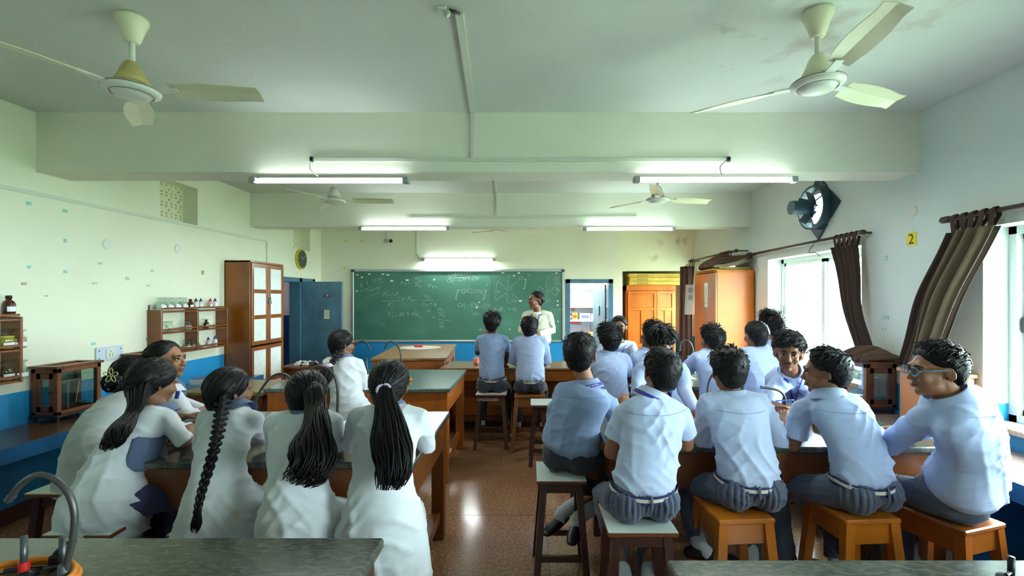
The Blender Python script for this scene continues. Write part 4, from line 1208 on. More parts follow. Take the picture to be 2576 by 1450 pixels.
# almirah in the recess
al = thing('almirah', 'orange panelled almirah with two doors standing in the wall recess', 'cupboard', (2.3, 8.5, 0))
ax0, ax1, ay, az = bx(1576, 8.42), bx(1700, 8.42), 8.42, bz(718, 8.42)
oc_m = wood_o
MB().bbox(ax0, ax0 + .02, ay, ay + .45, 0, az, .003).build('side_panel', oc_m, al)
MB().bbox(ax1 - .02, ax1, ay, ay + .45, 0, az, .003).build('side_panel', oc_m, al)
MB().bbox(ax0, ax1, ay - .005, ay + .45, az - .10, az, .004).build('top_rail', oc_m, al)
MB().bbox(ax0, ax1, ay, ay + .45, 0, .12, .004).build('plinth', oc_m, al)
am = bx(1652, 8.42)
for (a, b, m_) in ((ax0 + .022, am - .003, oc_m), (am + .003, ax1 - .022, M('almirah_pale', (186, 124, 60), .3, var=.25, vscale=3, coat=.4))):
    z0, z1 = .13, az - .105
    dr = MB(); q = .055
    dr.bbox(a, a + q, ay - .022, ay, z0, z1, .003); dr.bbox(b - q, b, ay - .022, ay, z0, z1, .003)
    zs = [z0, z0 + .62, z1 - .36, z1 - q]
    for zz in zs:
        dr.bbox(a + q, b - q, ay - .022, ay, zz, zz + q, .003)
    mm = (a + b) / 2
    for (za, zb) in ((zs[0], zs[1]), (zs[1], zs[2])):
        dr.bbox(mm - q / 2, mm + q / 2, ay - .022, ay, za + q, zb, .003)
    do = dr.build('cupboard_door', m_, al)
    for (za, zb, sp) in ((zs[0], zs[1], 1), (zs[1], zs[2], 1), (zs[2], zs[3], 0)):
        if sp:
            for (p, r_) in ((a + q, mm - q / 2), (mm + q / 2, b - q)):
                MB().bbox(p, r_, ay - .008, ay + .002, za + q, zb, .006).build('door_panel', m_, do)
        else:
            MB().bbox(a + q, b - q, ay - .008, ay + .002, za + q, zb, .006).build('door_panel', m_, do)
MB().bbox(am - .012, am + .02, ay - .05, ay - .022, .98, 1.08, .006).build('door_knob', M('knob_wood', (160, 110, 60), .4), al)
# glassware cartons on the almirah
kraft = M('kraft_yellow', (196, 164, 60), .6, var=.12, vscale=12)
ink = M('ink_olive', (92, 84, 34), .8)
for k in range(3):
    x0, x1 = bx(1583 + (k == 1) * .8, 8.42), bx(1719, 8.42)
    z0 = az + .002 + k * .072
    t = thing('flat_carton', '%s of three long yellow printed glassware cartons stacked on the almirah' % ('bottom', 'middle', 'top')[k], 'carton', ((x0 + x1) / 2, 8.6, z0), 'cartons on the almirah')
    MB().bbox(x0 + .01 * (k == 1), x1 - .01 * (k == 2), ay + .02, ay + .42, z0, z0 + .069, .004).build('body', kraft, t)
    tx = MB(); text_on(tx, 'BOROSIL', .052, (bx(1604, 8.42), ay + .018, z0 + .014), (1, 0, 0), (0, 0, 1)); tx.build('printed_name', ink, t)
    MB().box(x0 + .06, x1 - .06, ay + .0185, ay + .02, z0 + .004, z0 + .008).build('tape', M('tape_dark', (150, 120, 40), .4), t)

# ------------------------------------------------------------------ glass balance cases on the counters
def balance_case(x0, x1, y0, y1, label, body, face='side', z0=.70, h=.43, handle_side=1):
    t = thing('display_case', label, 'display case', ((x0 + x1) / 2, (y0 + y1) / 2, z0), 'glass cases on the counters')
    zb, zt = z0 + .035, z0 + h
    for sx_ in (x0 + .02, x1 - .02):
        for sy_ in (y0 + .02, y1 - .02):
            MB().tube([(sx_, sy_, z0), (sx_, sy_, zb)], .013, 10).build('foot', M('black_rubber', (1, 1, 1)), t)
    MB().bbox(x0 - .008, x1 + .008, y0 - .008, y1 + .008, zb, zb + .02, .003).build('base', M('case_base', (40, 28, 24), .5), t)
    q = .035
    fr = MB()
    for (xx, yy) in ((x0, y0), (x1 - q, y0), (x0, y1 - q), (x1 - q, y1 - q)):
        fr.bbox(xx, xx + q, yy, yy + q, zb + .02, zt - .02, .003)
    for (a, b, c, d) in ((x0, x1, y0, y0 + q), (x0, x1, y1 - q, y1), (x0, x0 + q, y0, y1), (x1 - q, x1, y0, y1)):
        fr.bbox(a, b, c, d, zb + .02, zb + .045, .003); fr.bbox(a, b, c, d, zt - .055, zt - .02, .003)
    fr.build('frame', body, t)
    lid = MB()
    for (a, b, c, d) in ((x0 - .015, x1 + .015, y0 - .015, y0 + .035), (x0 - .015, x1 + .015, y1 - .035, y1 + .015), (x0 - .015, x0 + .035, y0 + .035, y1 - .035), (x1 - .035, x1 + .015, y0 + .035, y1 - .035)):
        lid.bbox(a, b, c, d, zt - .02, zt, .004)
    lo = lid.build('lid', body, t)
    MB().box(x0 + .035, x1 - .035, y0 + .035, y1 - .035, zt - .012, zt - .009).build('pane', glass_c, lo)
    za, zc = zb + .045, zt - .055
    # the end facing the camera is a framed door
    dr = MB()
    w = .045
    dr.bbox(x0 + q, x1 - q, y0 + .004, y0 + .02, za, za + w, .003); dr.bbox(x0 + q, x1 - q, y0 + .004, y0 + .02, zc - w, zc, .003)
    dr.bbox(x0 + q, x0 + q + .035, y0 + .004, y0 + .02, za, zc, .003); dr.bbox(x1 - q - .035, x1 - q, y0 + .004, y0 + .02, za, zc, .003)
    do = dr.build('end_door', body, t)
    MB().box(x0 + q + .035, x1 - q - .035, y0 + .010, y0 + .013, za + w, zc - w).build('pane', glass_c, do)
    kx = x1 - q - .018 if handle_side > 0 else x0 + q + .018
    MB().ell((kx, y0 - .006, (za + zc) / 2), (.009, .009, .009), n=10, m=6).build('knob', M('black_latch', (1, 1, 1)), do)
    MB().box(x0 + q, x1 - q, y1 - .014, y1 - .011, za, zc).build('pane', glass_c, t)
    MB().box(x0 + .012, x0 + .015, y0 + q, y1 - q, za, zc).build('pane', glass_c, t)
    MB().box(x1 - .015, x1 - .012, y0 + q, y1 - q, za, zc).build('pane', glass_c, t)
    cx, cy = (x0 + x1) / 2, (y0 + y1) / 2
    b = thing('balance', 'metal beam balance inside the glass case %s' % ('closest to the camera on the door side' if y0 < 3.6 else 'under the jar shelf' if y0 > 4 else 'with the curtain end on it'), 'balance', (cx, cy, zb + .02), 'balances inside the glass cases')
    z = zb + .02
    MB().bbox(cx - .05, cx + .05, cy - .12, cy + .12, z, z + .015, .004).build('base', M('balance_base', (60, 62, 64), .4), b)
    MB().tube([(cx, cy, z), (cx, cy, z + .24)], .008, 10).build('pillar', M('balance_steel', (190, 192, 190), .25, metal=.7), b)
    MB().beam((cx, cy - .11, z + .235), (cx, cy + .11, z + .235), .008, .014).build('beam', M('balance_steel', (1, 1, 1)), b)
    for s_ in (-1, 1):
        pn = MB().lathe([(.001, 0), (.035, .002), (.042, .012), (.040, .012)], (cx, cy + s_ * .1, z + .04), 18).build('pan', M('balance_steel', (1, 1, 1)), b)
        wr = MB()
        for k in (-1, 1):
            wr.tube([(cx, cy + s_ * .1 + k * .035, z + .05), (cx, cy + s_ * .1, z + .235)], .0015, 5)
        wr.build('hanger', M('balance_steel', (1, 1, 1)), pn)
    return t
balance_case(-3.785, -3.585, 3.50, 3.86, 'brown framed glass balance case closest to the camera on the door-side counter', wood_red)
balance_case(-3.785, -3.585, 4.28, 4.62, 'brown framed glass balance case under the jar shelf', wood_red)
balance_case(2.745, 2.995, 3.76, 4.06, 'brown framed glass balance case with the end of a curtain heaped on it', wood_red, handle_side=-1)
# case with drawers beside the boy in glasses
dc = thing('drawer_box', 'pale varnished box of small drawers on the window counter behind the boy in glasses', 'drawer box', (2.87, 3.2, .7))
pw_ = M('pale_varnish', (196, 128, 74), .35, var=.12, vscale=4, coat=.3)
MB().bbox(2.745, 2.995, 3.10, 3.42, .735, 1.11, .004).build('carcass', pw_, dc)
MB().bbox(2.73, 3.005, 3.085, 3.435, 1.11, 1.135, .004).build('lid', pw_, dc)
for (xx, yy) in ((2.765, 3.12), (2.975, 3.12), (2.765, 3.4), (2.975, 3.4)):
    MB().tube([(xx, yy, .70), (xx, yy, .735)], .013, 10).build('foot', M('black_rubber', (1, 1, 1)), dc)
for k in range(4):
    d_ = MB().bbox(2.76, 2.98, 3.09, 3.10, .745 + k * .09, .828 + k * .09, .003).build('drawer', pw_, dc)
    MB().bbox(2.85, 2.89, 3.078, 3.09, .785 + k * .09, .80 + k * .09, .003).build('pull', M('black_latch', (1, 1, 1)), d_)

# ------------------------------------------------------------------ wall racks and bottles
rack_m = M('rack_brown', (120, 64, 22), .3, var=.15, vscale=5, coat=.3)
def wall_rack(y0, y1, z0, z1, rows, cols, label):
    t = thing('wall_rack', label, 'shelf', (XL, (y0 + y1) / 2, z0))
    x0, x1 = XL + .001, -3.655
    for k in range(cols + 1):
        y = y0 + (y1 - y0 - .02) * k / cols
        MB().bbox(x0, x1, y, y + .02, z0, z1, .003).build('side_board', rack_m, t)
    hs = (z1 - z0 - .03) / rows
    for r in range(rows + 1):
        z = z0 + r * hs
        MB().bbox(x0, x1 - .004, y0 + .02, y1 - .02, z + .0, z + .018, .003).build('shelf_board', rack_m, t)
        MB().bbox(x1 - .014, x1 + .002, y0 + .02, y1 - .02, z + .034 if r < rows + 1 else z, z + .052, .003).build('guard_rail', rack_m, t)
    for y in (y0 + .01, y1 - .03):
        MB().bbox(x0, x0 + .004, y, y + .02, z1, z1 + .05, .001).build('hanger_plate', steel, t)
    return [z0 + r * hs + .018 for r in range(rows + 1)]
jar_g = glass_mat('jar_glass', (236, 244, 240), .08)
jar_fill = [M('salt_white', (226, 226, 212), .8), M('salt_straw', (206, 198, 160), .8), M('salt_pink', (206, 156, 132), .8), M('salt_yellow', (176, 160, 60), .8)]
lbl = M('label_white', (226, 232, 236), .7)
def jar(x, y, z, label, s=1.0, fill=0, group='jars on the wall racks', lvl=.5):
    t = thing('glass_jar', label, 'jar', (x, y, z), group)
    p = [(.033, 0), (.037, .004), (.038, .05), (.036, .062), (.024, .074), (.022, .082), (.026, .092), (.034, .098), (.035, .100)]
    MB().lathe([(r * s, h * s) for r, h in p], (x, y, z), 20).build('glass_body', jar_g, t, smooth=True)
    MB().lathe([(.001, .004 * s), (.033 * s, .004 * s), (.034 * s, .05 * s * lvl * 1.6), (.001, .05 * s * lvl * 1.6)], (x, y, z), 16).build('contents', jar_fill[fill], t, smooth=False)
    MB().lathe([(.036 * s, .100 * s), (.037 * s, .104 * s), (.012 * s, .108 * s), (.001, .108 * s)], (x, y, z), 20).build('stopper', jar_g, t, smooth=True)
    # label wraps the front of the jar
    lb = MB(); V = []; Fc = []
    for k in range(6):
        a = -.9 + k * .28
        for h in (.014, .036):
            V.append((x + .0388 * s * math.cos(a), y + .0388 * s * math.sin(a), z + h * s))
    for k in range(5):
        Fc.append((k * 2, k * 2 + 2, k * 2 + 3, k * 2 + 1))
    lb.add(V, Fc).build('paper_label', lbl, t)
def bottle(x, y, z, label, cap, body, s=1.0, amber=False, group='small bottles on the wall racks'):
    t = thing('reagent_bottle', label, 'bottle', (x, y, z), group)
    if amber:
        p = [(.022, 0), (.024, .004), (.024, .045), (.020, .058), (.010, .068), (.010, .076)]
        c = [(.012, .074), (.012, .088), (.001, .089)]
    else:
        p = [(.019, 0), (.020, .004), (.020, .052), (.014, .060), (.010, .064), (.010, .068)]
        c = [(.014, .066), (.014, .075), (.008, .080), (.006, .092), (.002, .096)]
    MB().lathe([(r * s, h * s) for r, h in p], (x, y, z), 18).build('bottle_body', body, t, smooth=True)
    MB().lathe([(r * s, h * s) for r, h in c], (x, y, z), 18).build('cap', cap, t, smooth=True)
    V = []; Fc = []
    r0 = (p[2][0] + .0006) * s
    for k in range(6):
        a = -.95 + k * .3
        for h in (.012, .036):
            V.append((x + r0 * math.cos(a), y + r0 * math.sin(a), z + h * s))
    for k in range(5):
        Fc.append((k * 2, k * 2 + 2, k * 2 + 3, k * 2 + 1))
    MB().add(V, Fc).build('paper_label', lbl, t)
amber_b = M('amber_bottle', (70, 34, 14), .12, spec=.7)
blk_cap = M('cap_black', (24, 24, 26), .4)
blu_cap = M('cap_blue', (44, 56, 168), .35)
red_cap = M('cap_red', (196, 70, 50), .35)
clr = M('milky_plastic', (214, 212, 206), .3)
pnk = M('pink_plastic', (196, 170, 170), .3)
ry = lambda px, X=-3.70: -X * F / (CX - px)
sh = wall_rack(4.58, 5.60, 1.07, 1.53, 2, 2, 'brown wooden two-bay wall rack of glass jars beside the tall cupboard')
XJ = -3.715
zt = 1.532
for i, px in enumerate((402, 421, 440, 458)):
    jar(XJ, ry(px + 3, XJ), zt, 'clear glass jar on top of the jar rack, %s from its camera end' % ('first', 'second', 'third', 'fourth')[i], 1.15, (0, 1, 0, 1)[i], lvl=.55)
for px, cap, body, am_, lb in ((477, blk_cap, amber_b, True, 'small amber bottle on top of the jar rack beside the jars'), (491, blk_cap, clr, False, 'small white bottle with a black cap on top of the jar rack'), (503, blu_cap, clr, False, 'small white bottle with a blue cap in the middle of the jar rack top'),
                               (527, red_cap, pnk, False, 'small bottle with a red cap on top of the jar rack'), (539, blu_cap, clr, False, 'small blue-capped bottle at the cupboard end of the jar rack top')):
    bottle(XJ, ry(px + 2, XJ), zt, lb, cap, body, 1.2, am_)
for px, row, f, lb in ((413, 1, 0, 'half hidden glass jar at the camera end of the middle rack shelf'), (424, 1, 1, 'glass jar with a white label in the first bay of the middle rack shelf'), (471, 1, 0, 'glass jar by the divider on the middle rack shelf'), (520, 1, 0, 'glass jar behind the amber bottle in the second bay'),
                       (474, 0, 1, 'smaller glass jar at the back of the lowest rack shelf'), (483, 0, 0, 'glass jar by the divider on the lowest rack shelf')):
    jar(XJ - (.02 if px in (474, 520, 413) else 0), ry(px + 2, XJ), sh[row] + .001, lb, 1.0, f, lvl=.4)
bottle(XJ + .02, ry(514, XJ), sh[1] + .001, 'small amber bottle in the second bay of the middle rack shelf', blk_cap, amber_b, 1.1, True)
bottle(XJ, ry(524, XJ), sh[0] + .001, 'pinkish blue-capped bottle on the lowest rack shelf', blu_cap, pnk, 1.15)
bottle(XJ, ry(541, XJ), sh[0] + .001, 'white blue-capped bottle on the lowest rack shelf', blu_cap, clr, 1.2)
cdm = MB().add([(XJ - .05, ry(504, XJ), sh[0] + .001), (XJ - .05, ry(516, XJ), sh[0] + .001), (XJ + .03, ry(516, XJ), sh[0] + .002), (XJ + .03, ry(504, XJ), sh[0] + .002), (XJ - .04, ry(505, XJ), sh[0] + .09), (XJ - .04, ry(511, XJ), sh[0] + .09)], [(0, 1, 2, 3), (3, 2, 5, 4), (0, 4, 5, 1), (0, 3, 4), (1, 5, 2)]).build('tent_card', M('sheet_pale', (1, 1, 1)))
tag(cdm, 'folded printed card standing on the lowest rack shelf', 'card')
sh2 = wall_rack(2.35, 3.33, 1.045, 1.515, 2, 2, 'brown wooden wall rack with big jars, cut by the edge of the picture')
bottle(-3.72, ry(22, -3.72), 1.535, 'large amber reagent bottle with a black cap on top of the cut-off rack', blk_cap, amber_b, 1.5, True)
jar(-3.71, ry(44, -3.71), sh2[1] + .001, 'glass jar of pinkish powder on the upper shelf of the cut-off rack', 1.3, 2, lvl=.7)
jar(-3.73, ry(14, -3.73), sh2[1] + .001, 'glass jar of yellow powder on the upper shelf of the cut-off rack', 1.35, 3, lvl=.9)
jar(-3.70, ry(44, -3.71), sh2[0] + .001, 'empty glass jar at the end of the lower shelf of the cut-off rack', 1.3, 0, lvl=.1)
jar(-3.73, ry(14, -3.73), sh2[0] + .001, 'cloudy glass jar on the lower shelf of the cut-off rack', 1.3, 0, lvl=.2)

# ------------------------------------------------------------------ curtains
def cloth_mat(name, c1, c2, sc=70):
    m = bpy.data.materials.new(name); m.use_nodes = True
    nt = m.node_tree; b = nt.nodes['Principled BSDF']; b.inputs['Roughness'].default_value = .9
    tc = nt.nodes.new('ShaderNodeTexCoord'); ck = nt.nodes.new('ShaderNodeTexChecker')
    ck.inputs['Scale'].default_value = sc; ck.inputs['Color1'].default_value = rgb(*c1); ck.inputs['Color2'].default_value = rgb(*c2)
    nt.links.new(tc.outputs['UV'], ck.inputs[0]); nt.links.new(ck.outputs[0], b.inputs['Base Color'])
    return m
cur_m = cloth_mat('curtain_brown', (44, 29, 22), (66, 46, 34), 60)
cur_w = cloth_mat('curtain_woven', (58, 40, 30), (140, 122, 94), 110)
rod_m = M('rod_dark', (66, 46, 40), .4)
def sheet(name, fn, nu, nv, mat, parent=None, thick=.004):
    V = []; UV = []
    for j in range(nv + 1):
        for i in range(nu + 1):
            V.append(fn(i / nu, j / nv)); UV.append((i / nu, j / nv * 2))
    Fc = []
    for j in range(nv):
        for i in range(nu):
            a = j * (nu + 1) + i
            Fc.append((a, a + 1, a + nu + 2, a + nu + 1))
    me = bpy.data.meshes.new(name); me.from_pydata([tuple(v) for v in V], [], Fc)
    me.materials.append(mat)
    uv = me.uv_layers.new(name='UVMap')
    for p in me.polygons:
        p.use_smooth = True
        for li in p.loop_indices:
            uv.data[li].uv = UV[me.loops[li].vertex_index]
    o = bpy.data.objects.new(name, me); COL.objects.link(o)
    if thick:
        md = o.modifiers.new('s', 'SOLIDIFY'); md.thickness = thick
    if parent is not None: put(o, parent)
    return o
def rod(x, y0, y1, z, label):
    t = thing('curtain_rod', label, 'curtain rod', (x, (y0 + y1) / 2, z))
    MB().tube([(x, y0, z), (x, y1, z)], .016, 12).build('pole', rod_m, t, smooth=True)
    for y in (y0, y1):
        if -1 < y < 8.2:
            MB().lathe([(.016, -.03), (.024, -.02), (.024, .03), (.015, .045), (.001, .05)], (0, 0, 0), 14, Matrix.Translation((x, y, z)) @ Matrix.Rotation(PI / 2 * (1 if y == y0 else -1), 4, 'X')).build('finial', rod_m, t, smooth=True)
            MB().beam((x, y, z), (XR, y, z), .016, .016).build('bracket', rod_m, t)
    return t
rod(2.93, .8, 3.24, 2.20, 'dark curtain rod above the window nearest the camera')
rod(2.92, 4.06, 6.14, 2.225, 'dark curtain rod above the window over the display case')
rod(2.84, 6.35, 8.15, 2.30, 'dark curtain rod over the far window behind the orange cupboard')
def curtain(label, A, B, C, D, folds, amp, mids=None, seed=0, tabs=5, rodx=2.93, rodz=2.2, mat=None, tab_len=.10, nv=40, nu=70):
    """Cloth from the line A-B on the rod down to the line C-D; mids: list of (v, offset vector, width factor)."""
    t = thing('curtain', label, 'curtain', tuple((Vector(A) + Vector(B)) / 2))
    A, B, C, D = map(Vector, (A, B, C, D))
    nrm = Vector((1, 0, 0))
    rnd = random.Random(seed); ph = [rnd.uniform(0, 6) for _ in range(6)]
    def fn(u, v, off=0):
        wv = 1.0; o = Vector((0, 0, 0))
        for (mv, mo, mw) in (mids or []):
            w = math.exp(-((v - mv) / .28) ** 2)
            o += Vector(mo) * w; wv += (mw - 1) * w
        c = ((A + B) / 2).lerp((C + D) / 2, v) + o
        h = ((B - A) / 2).lerp((D - C) / 2, v) * wv
        a = amp * (.7 + .3 * math.sin(3 * v + ph[0]))
        p = c + h * (2 * u - 1) + nrm * (a * math.sin(folds * PI * 2 * u + ph[1] + .8 * math.sin(2.2 * v + ph[2])) + a * .45 * math.sin(folds * 4.6 * u + ph[3] + 2 * v) + off)
        p.x = min(p.x, XR - .012)
        return p
    sheet('panel', fn, nu, nv, mat or cur_m, t)
    for k in range(tabs):
        u = (k + .5) / tabs
        p = fn(u, 0.01)
        tb = [Vector((p.x, p.y, p.z - .01)), Vector((rodx - .022, p.y, rodz - .02)), Vector((rodx - .022, p.y, rodz + .012)), Vector((rodx, p.y, rodz + .024)), Vector((rodx + .022, p.y, rodz + .01)), Vector((rodx + .02, p.y, rodz - .03)), Vector((p.x + .01, p.y, p.z))]
        MB().tube(tb, [(.003, .02)] * len(tb), 8, up=(0, 1, 0)).build('tab', mat or cur_m, t)
    return t, fn
# the swept curtain by the near window
t1, f1 = curtain('dark dotted curtain swept diagonally aside next to the number sign', (2.91, 3.20, 2.10), (2.91, 2.86, 2.10), (2.80, 3.50, 1.14), (2.82, 3.22, 1.14), 4.5, .028, [(.45, (-.02, .02, 0), 1.05)], 1, 5, 2.93, 2.20)
sheet('woven_lining', lambda u, v: f1(.45 + .6 * u, v) + Vector((-.055 - .02 * math.sin(PI * u), -.01, 0)), 30, 40, cur_w, t1)
# curtain over the display case with the heaped end
t2, f2 = curtain('brown curtain bunched at the window edge with its end heaped on a display case', (2.90, 4.42, 2.13), (2.90, 4.08, 2.13), (2.87, 4.02, 1.17), (2.88, 3.84, 1.17), 5, .03, [(.62, (0, .06, 0), .9)], 5, 5, 2.92, 2.225)
random.seed(11)
hp = MB()
for k in range(15):
    y = 3.70 + .023 * k
    r = .055 + .03 * math.sin(k * 2.1) + .01 * k / 3
    pts = [Vector((2.69 + .03 * math.sin(k), y + .02, 1.145)), Vector((2.77, y, 1.165 + .015 * math.sin(k * 1.3) + .045 * math.sin(k / 14 * PI))), Vector((2.88, y - .01, 1.17 + .055 * math.sin(k / 14 * PI))), Vector((2.965, y, 1.16))]
    hp.tube(smooth(pts, 4), [(.022, .018 + .01 * abs(math.sin(k * 1.7)))] * 13, 8, round_cap=True)
hpo = hp.build('heaped_end', M('curtain_plain', (80, 54, 38), .9, var=.3, vscale=120), t2, smooth=True)
# far curtain hanging straight by the almirah
curtain('dark brown curtain hanging straight down beside the orange almirah', (2.66, 8.12, 2.20), (2.84, 7.95, 2.20), (2.62, 8.12, .35), (2.80, 7.95, .35), 2.5, .022, None, 8, 3, 2.84, 2.30, M('curtain_plain2', (58, 34, 28), .85))
# cloth bundle on the orange cupboard
bn = thing('cloth_bundle', 'crumpled brown curtain bundled on top of the orange cupboard', 'cloth', (2.75, 6.4, 2.07))
bb = MB()
random.seed(21)
for k in range(12):
    y = 6.20 + .05 * k
    pts = [Vector((2.42 + .10 * abs(k - 6) / 6, y, 2.09)), Vector((2.55, y + .02 * math.sin(k), 2.12 + .05 * math.sin(k / 11 * PI))), Vector((2.7, y, 2.15 + .06 * math.sin(k / 11 * PI) + .02 * math.sin(k * 2))), Vector((2.92, y - .04, 2.18 + .02 * math.sin(k * 1.4)))]
    bb.tube(smooth(pts, 4), [(.035, .02 + .014 * abs(math.sin(k * 1.9)))] * 13, 8, round_cap=True)
bb.build('folds', M('curtain_plain', (1, 1, 1)), bn, smooth=True)
sheet('woven_edge', lambda u, v: Vector((2.45 + .52 * u, 6.12 + .02 * math.sin(u * 9), 2.075 + .12 * u ** 2 + (v - .5) * (.03 + .05 * u))), 24, 4, cur_w, bn)
tt = MB()
for k in range(5):
    y = 6.10 + .02 * k; tt.tube([(2.93, y, 2.16), (2.90, y, 2.24), (2.93, y, 2.255), (2.95, y, 2.2), (2.93, y + .01, 2.16)], [(.003, .008)] * 5, 6, up=(0, 1, 0))
tt.build('tabs', M('curtain_plain', (1, 1, 1)), bn)
tabs3 = thing('curtain', 'short loops of a curtain gathered on the far rod above the orange cupboard', 'curtain', (2.84, 6.8, 2.25))
for k in range(5):
    y = 6.55 + .07 * k
    MB().tube(smooth([(2.84, y, 2.14), (2.815, y, 2.22), (2.82, y, 2.315), (2.86, y, 2.31), (2.865, y + .01, 2.22), (2.85, y + .02, 2.14)], 3), [(.004, .016)] * 16, 8, up=(0, 1, 0)).build('tab', cur_m, tabs3)
MB().tube([(2.84, 6.52, 2.13), (2.84, 6.88, 2.12)], [(.03, .02)] * 2, 10, round_cap=True).build('gathered_top', cur_m, tabs3, smooth=True)

# ------------------------------------------------------------------ gas taps, hoses, books, bottle
tap_m = M('tap_grey', (84, 88, 92), .35, metal=.6)
tap_b = M('tap_black', (30, 32, 36), .4, metal=.3)
hose_m = M('hose_orange', (206, 120, 30), .45)
goose_m = M('gooseneck_grey', (74, 72, 70), .35, metal=.4)
def gooseneck(label, pts, r=.007, base=None, group='gooseneck water spouts'):
    pts = [Vector(q) for q in pts]; pts[0].z = .85
    t = thing('gooseneck_spout', label, 'spout', tuple(pts[0]), group)
    MB().tube(smooth(pts, 8), r, 10).build('bent_pipe', goose_m, t, smooth=True)
    b = Vector(pts[0])
    MB().lathe([(.022, 0), (.022, .008), (.014, .014), (.013, .045), (.009, .05)], tuple(b), 16).build('base_collar', tap_m, t, smooth=True)
    e = Vector(pts[-1]); e2 = Vector(pts[-2]); d = (e - e2).normalized()
    MB().tube([e - d * .012, e + d * .006], r * 1.25, 10).build('nozzle', tap_m, t)
    return t
def burner(x, y, z, label, h=.10, red=True, hose=True, cx=None, r=.075, grp='bunsen burners', barrel=None):
    t = thing('gas_burner', label, 'burner', (x, y, z), grp)
    MB().lathe([(.032, 0), (.032, .008), (.012, .016), (.009, .02)], (x, y, z), 16).build('base', tap_b, t, smooth=True)
    MB().tube([(x, y, z + .01), (x, y, z + h)], .0085, 12).build('barrel', barrel or tap_m, t, smooth=True)
    if red:
        MB().tube([(x, y, z + .02), (x, y, z + .045)], .013, 14).build('red_collar', M('collar_red', (190, 34, 30), .4), t)
    MB().tube([(x, y, z + .028), (x - .035, y - .02, z + .03)], .005, 8).build('gas_inlet', tap_b, t)
    return t
def hose(label, c, r, z, turns=1.6, rr=.008, tail=None):
    pts = []
    n = int(turns * 14)
    for k in range(n + 1):
        a = k / 14 * 2 * PI
        q = r * (1 - .10 * k / n)
        pts.append(Vector((c[0] + q * math.cos(a), c[1] + q * math.sin(a) * .8, z + rr + .012 * (k // 14) + .004 * (k % 14) / 14)))
    if tail: pts += [Vector(p) for p in tail]
    o = MB().tube(smooth(pts, 3), rr, 8).build('gas_hose', hose_m, smooth=True)
    return tag(o, label, 'hose', 'orange gas hoses')
# foreground table, door side
T = .85
burner(-1.447, 1.32, T, 'burner with a red collar standing in the foreground hose coil', .117)
burner(-1.347, 1.33, T, 'grey burner with a side lever in the foreground hose coil', .11, red=False)
gooseneck('large foreground gooseneck spout over the polished granite', [at(160, 1462, 1.3), at(166, 1430, 1.3), at(182, 1360, 1.3), at(187, 1290, 1.3), at(168, 1235, 1.3), at(132, 1204, 1.3), at(90, 1197, 1.3), at(52, 1220, 1.3), at(24, 1256, 1.3)], .0085)
hose('orange hose coiled round the foreground burners', (-1.43, 1.25), .165, T, 1.9, .009)
MB_lever = thing('gas_tap', 'black lever gas tap beside the grey foreground burner', 'gas tap', (-1.39, 1.36, T))
MB().bbox(-1.41, -1.37, 1.345, 1.375, T, T + .045, .006).build('valve_body', tap_b, MB_lever)
MB().tube([(-1.40, 1.36, T + .045), (-1.37, 1.36, T + .075), (-1.34, 1.36, T + .082)], .006, 8).build('lever', tap_b, MB_lever)
# foreground table, window side
burner(1.358, 1.30, T, 'black burner at the bottom corner on the window side', .07, red=False, barrel=tap_b)
# girls' table
gooseneck('gooseneck spout between the girls with the braid and the wavy hair', [at(640, 1040, 3.0), at(645, 1005, 3.0), at(668, 965, 3.0), at(690, 945, 3.0), at(715, 942, 3.0), at(733, 955, 3.0)], .008)
gooseneck('gooseneck spout rising behind the head of the wavy-haired girl', [at(847, 1042, 3.0), at(850, 1000, 3.0), at(846, 960, 3.0), at(830, 932, 3.0), at(803, 922, 3.0), at(780, 932, 3.0)], .009)
hose('orange hose coiled on the girls\' granite table', (-1.30, 2.85), .055, T, 1.7, .008)
burner(-1.80, 2.8, T, 'thin burner on the girls\' table beside the long braid', .13, red=False)
# second granite table
gooseneck('gooseneck spout on the second table near the girl with glasses', [at(886, 935, 4.8), at(888, 900, 4.8), at(892, 872, 4.8), at(905, 860, 4.8), at(922, 862, 4.8), at(930, 880, 4.8)], .008)
gooseneck('gooseneck spout on the second table in front of the teaching table', [at(1010, 934, 4.6), at(1010, 905, 4.6), at(1003, 875, 4.6), at(988, 861, 4.6), at(974, 864, 4.6), at(968, 876, 4.6)], .008)
burner(at(932, 930, 4.7).x, 4.6, T, 'burner with a red foot on the second granite table', .20, red=True)
hose('orange hose coiled on the second granite table', (at(1020, 940, 4.5).x, 4.45), .07, T, 1.8, .008)
# boys' tables
gooseneck('gooseneck spout with a brass fitting in front of the boy with a moustache', [at(1975, 1062, 2.95), at(1976, 1030, 2.95), at(1974, 1000, 2.95), at(1962, 985, 2.95), at(1940, 978, 2.95), at(1916, 975, 2.95)], .008)
gooseneck('thin gooseneck spout behind the ear of the boy on the first amber stool', [at(1780, 1030, 3.1), at(1780, 985, 3.1), at(1786, 955, 3.1), at(1800, 935, 3.1), at(1815, 925, 3.1)], .007)
gooseneck('gooseneck spout curving over the green bottle', [at(1745, 925, 4.9), at(1744, 890, 4.9), at(1738, 865, 4.9), at(1724, 856, 4.9), at(1713, 864, 4.9), at(1710, 882, 4.9)], .008)
gooseneck('gooseneck spout beside the sideways-turned boy', [at(1616, 915, 4.9), at(1616, 890, 4.9), at(1617, 872, 4.9), at(1624, 858, 4.9), at(1634, 856, 4.9)], .007)
burner(at(1990, 1075, 2.8).x, 2.85, T, 'grey burner beside the gooseneck fitting on the front boys table', .08, red=False)
hose('orange hose running under papers on the front boys table', (at(1960, 1065, 2.9).x, 2.95), .06, T, 1.4, .007)
hose('orange hose between the two boys at the front table', (at(1750, 1050, 2.95).x, 2.95), .05, T, 1.2, .007)
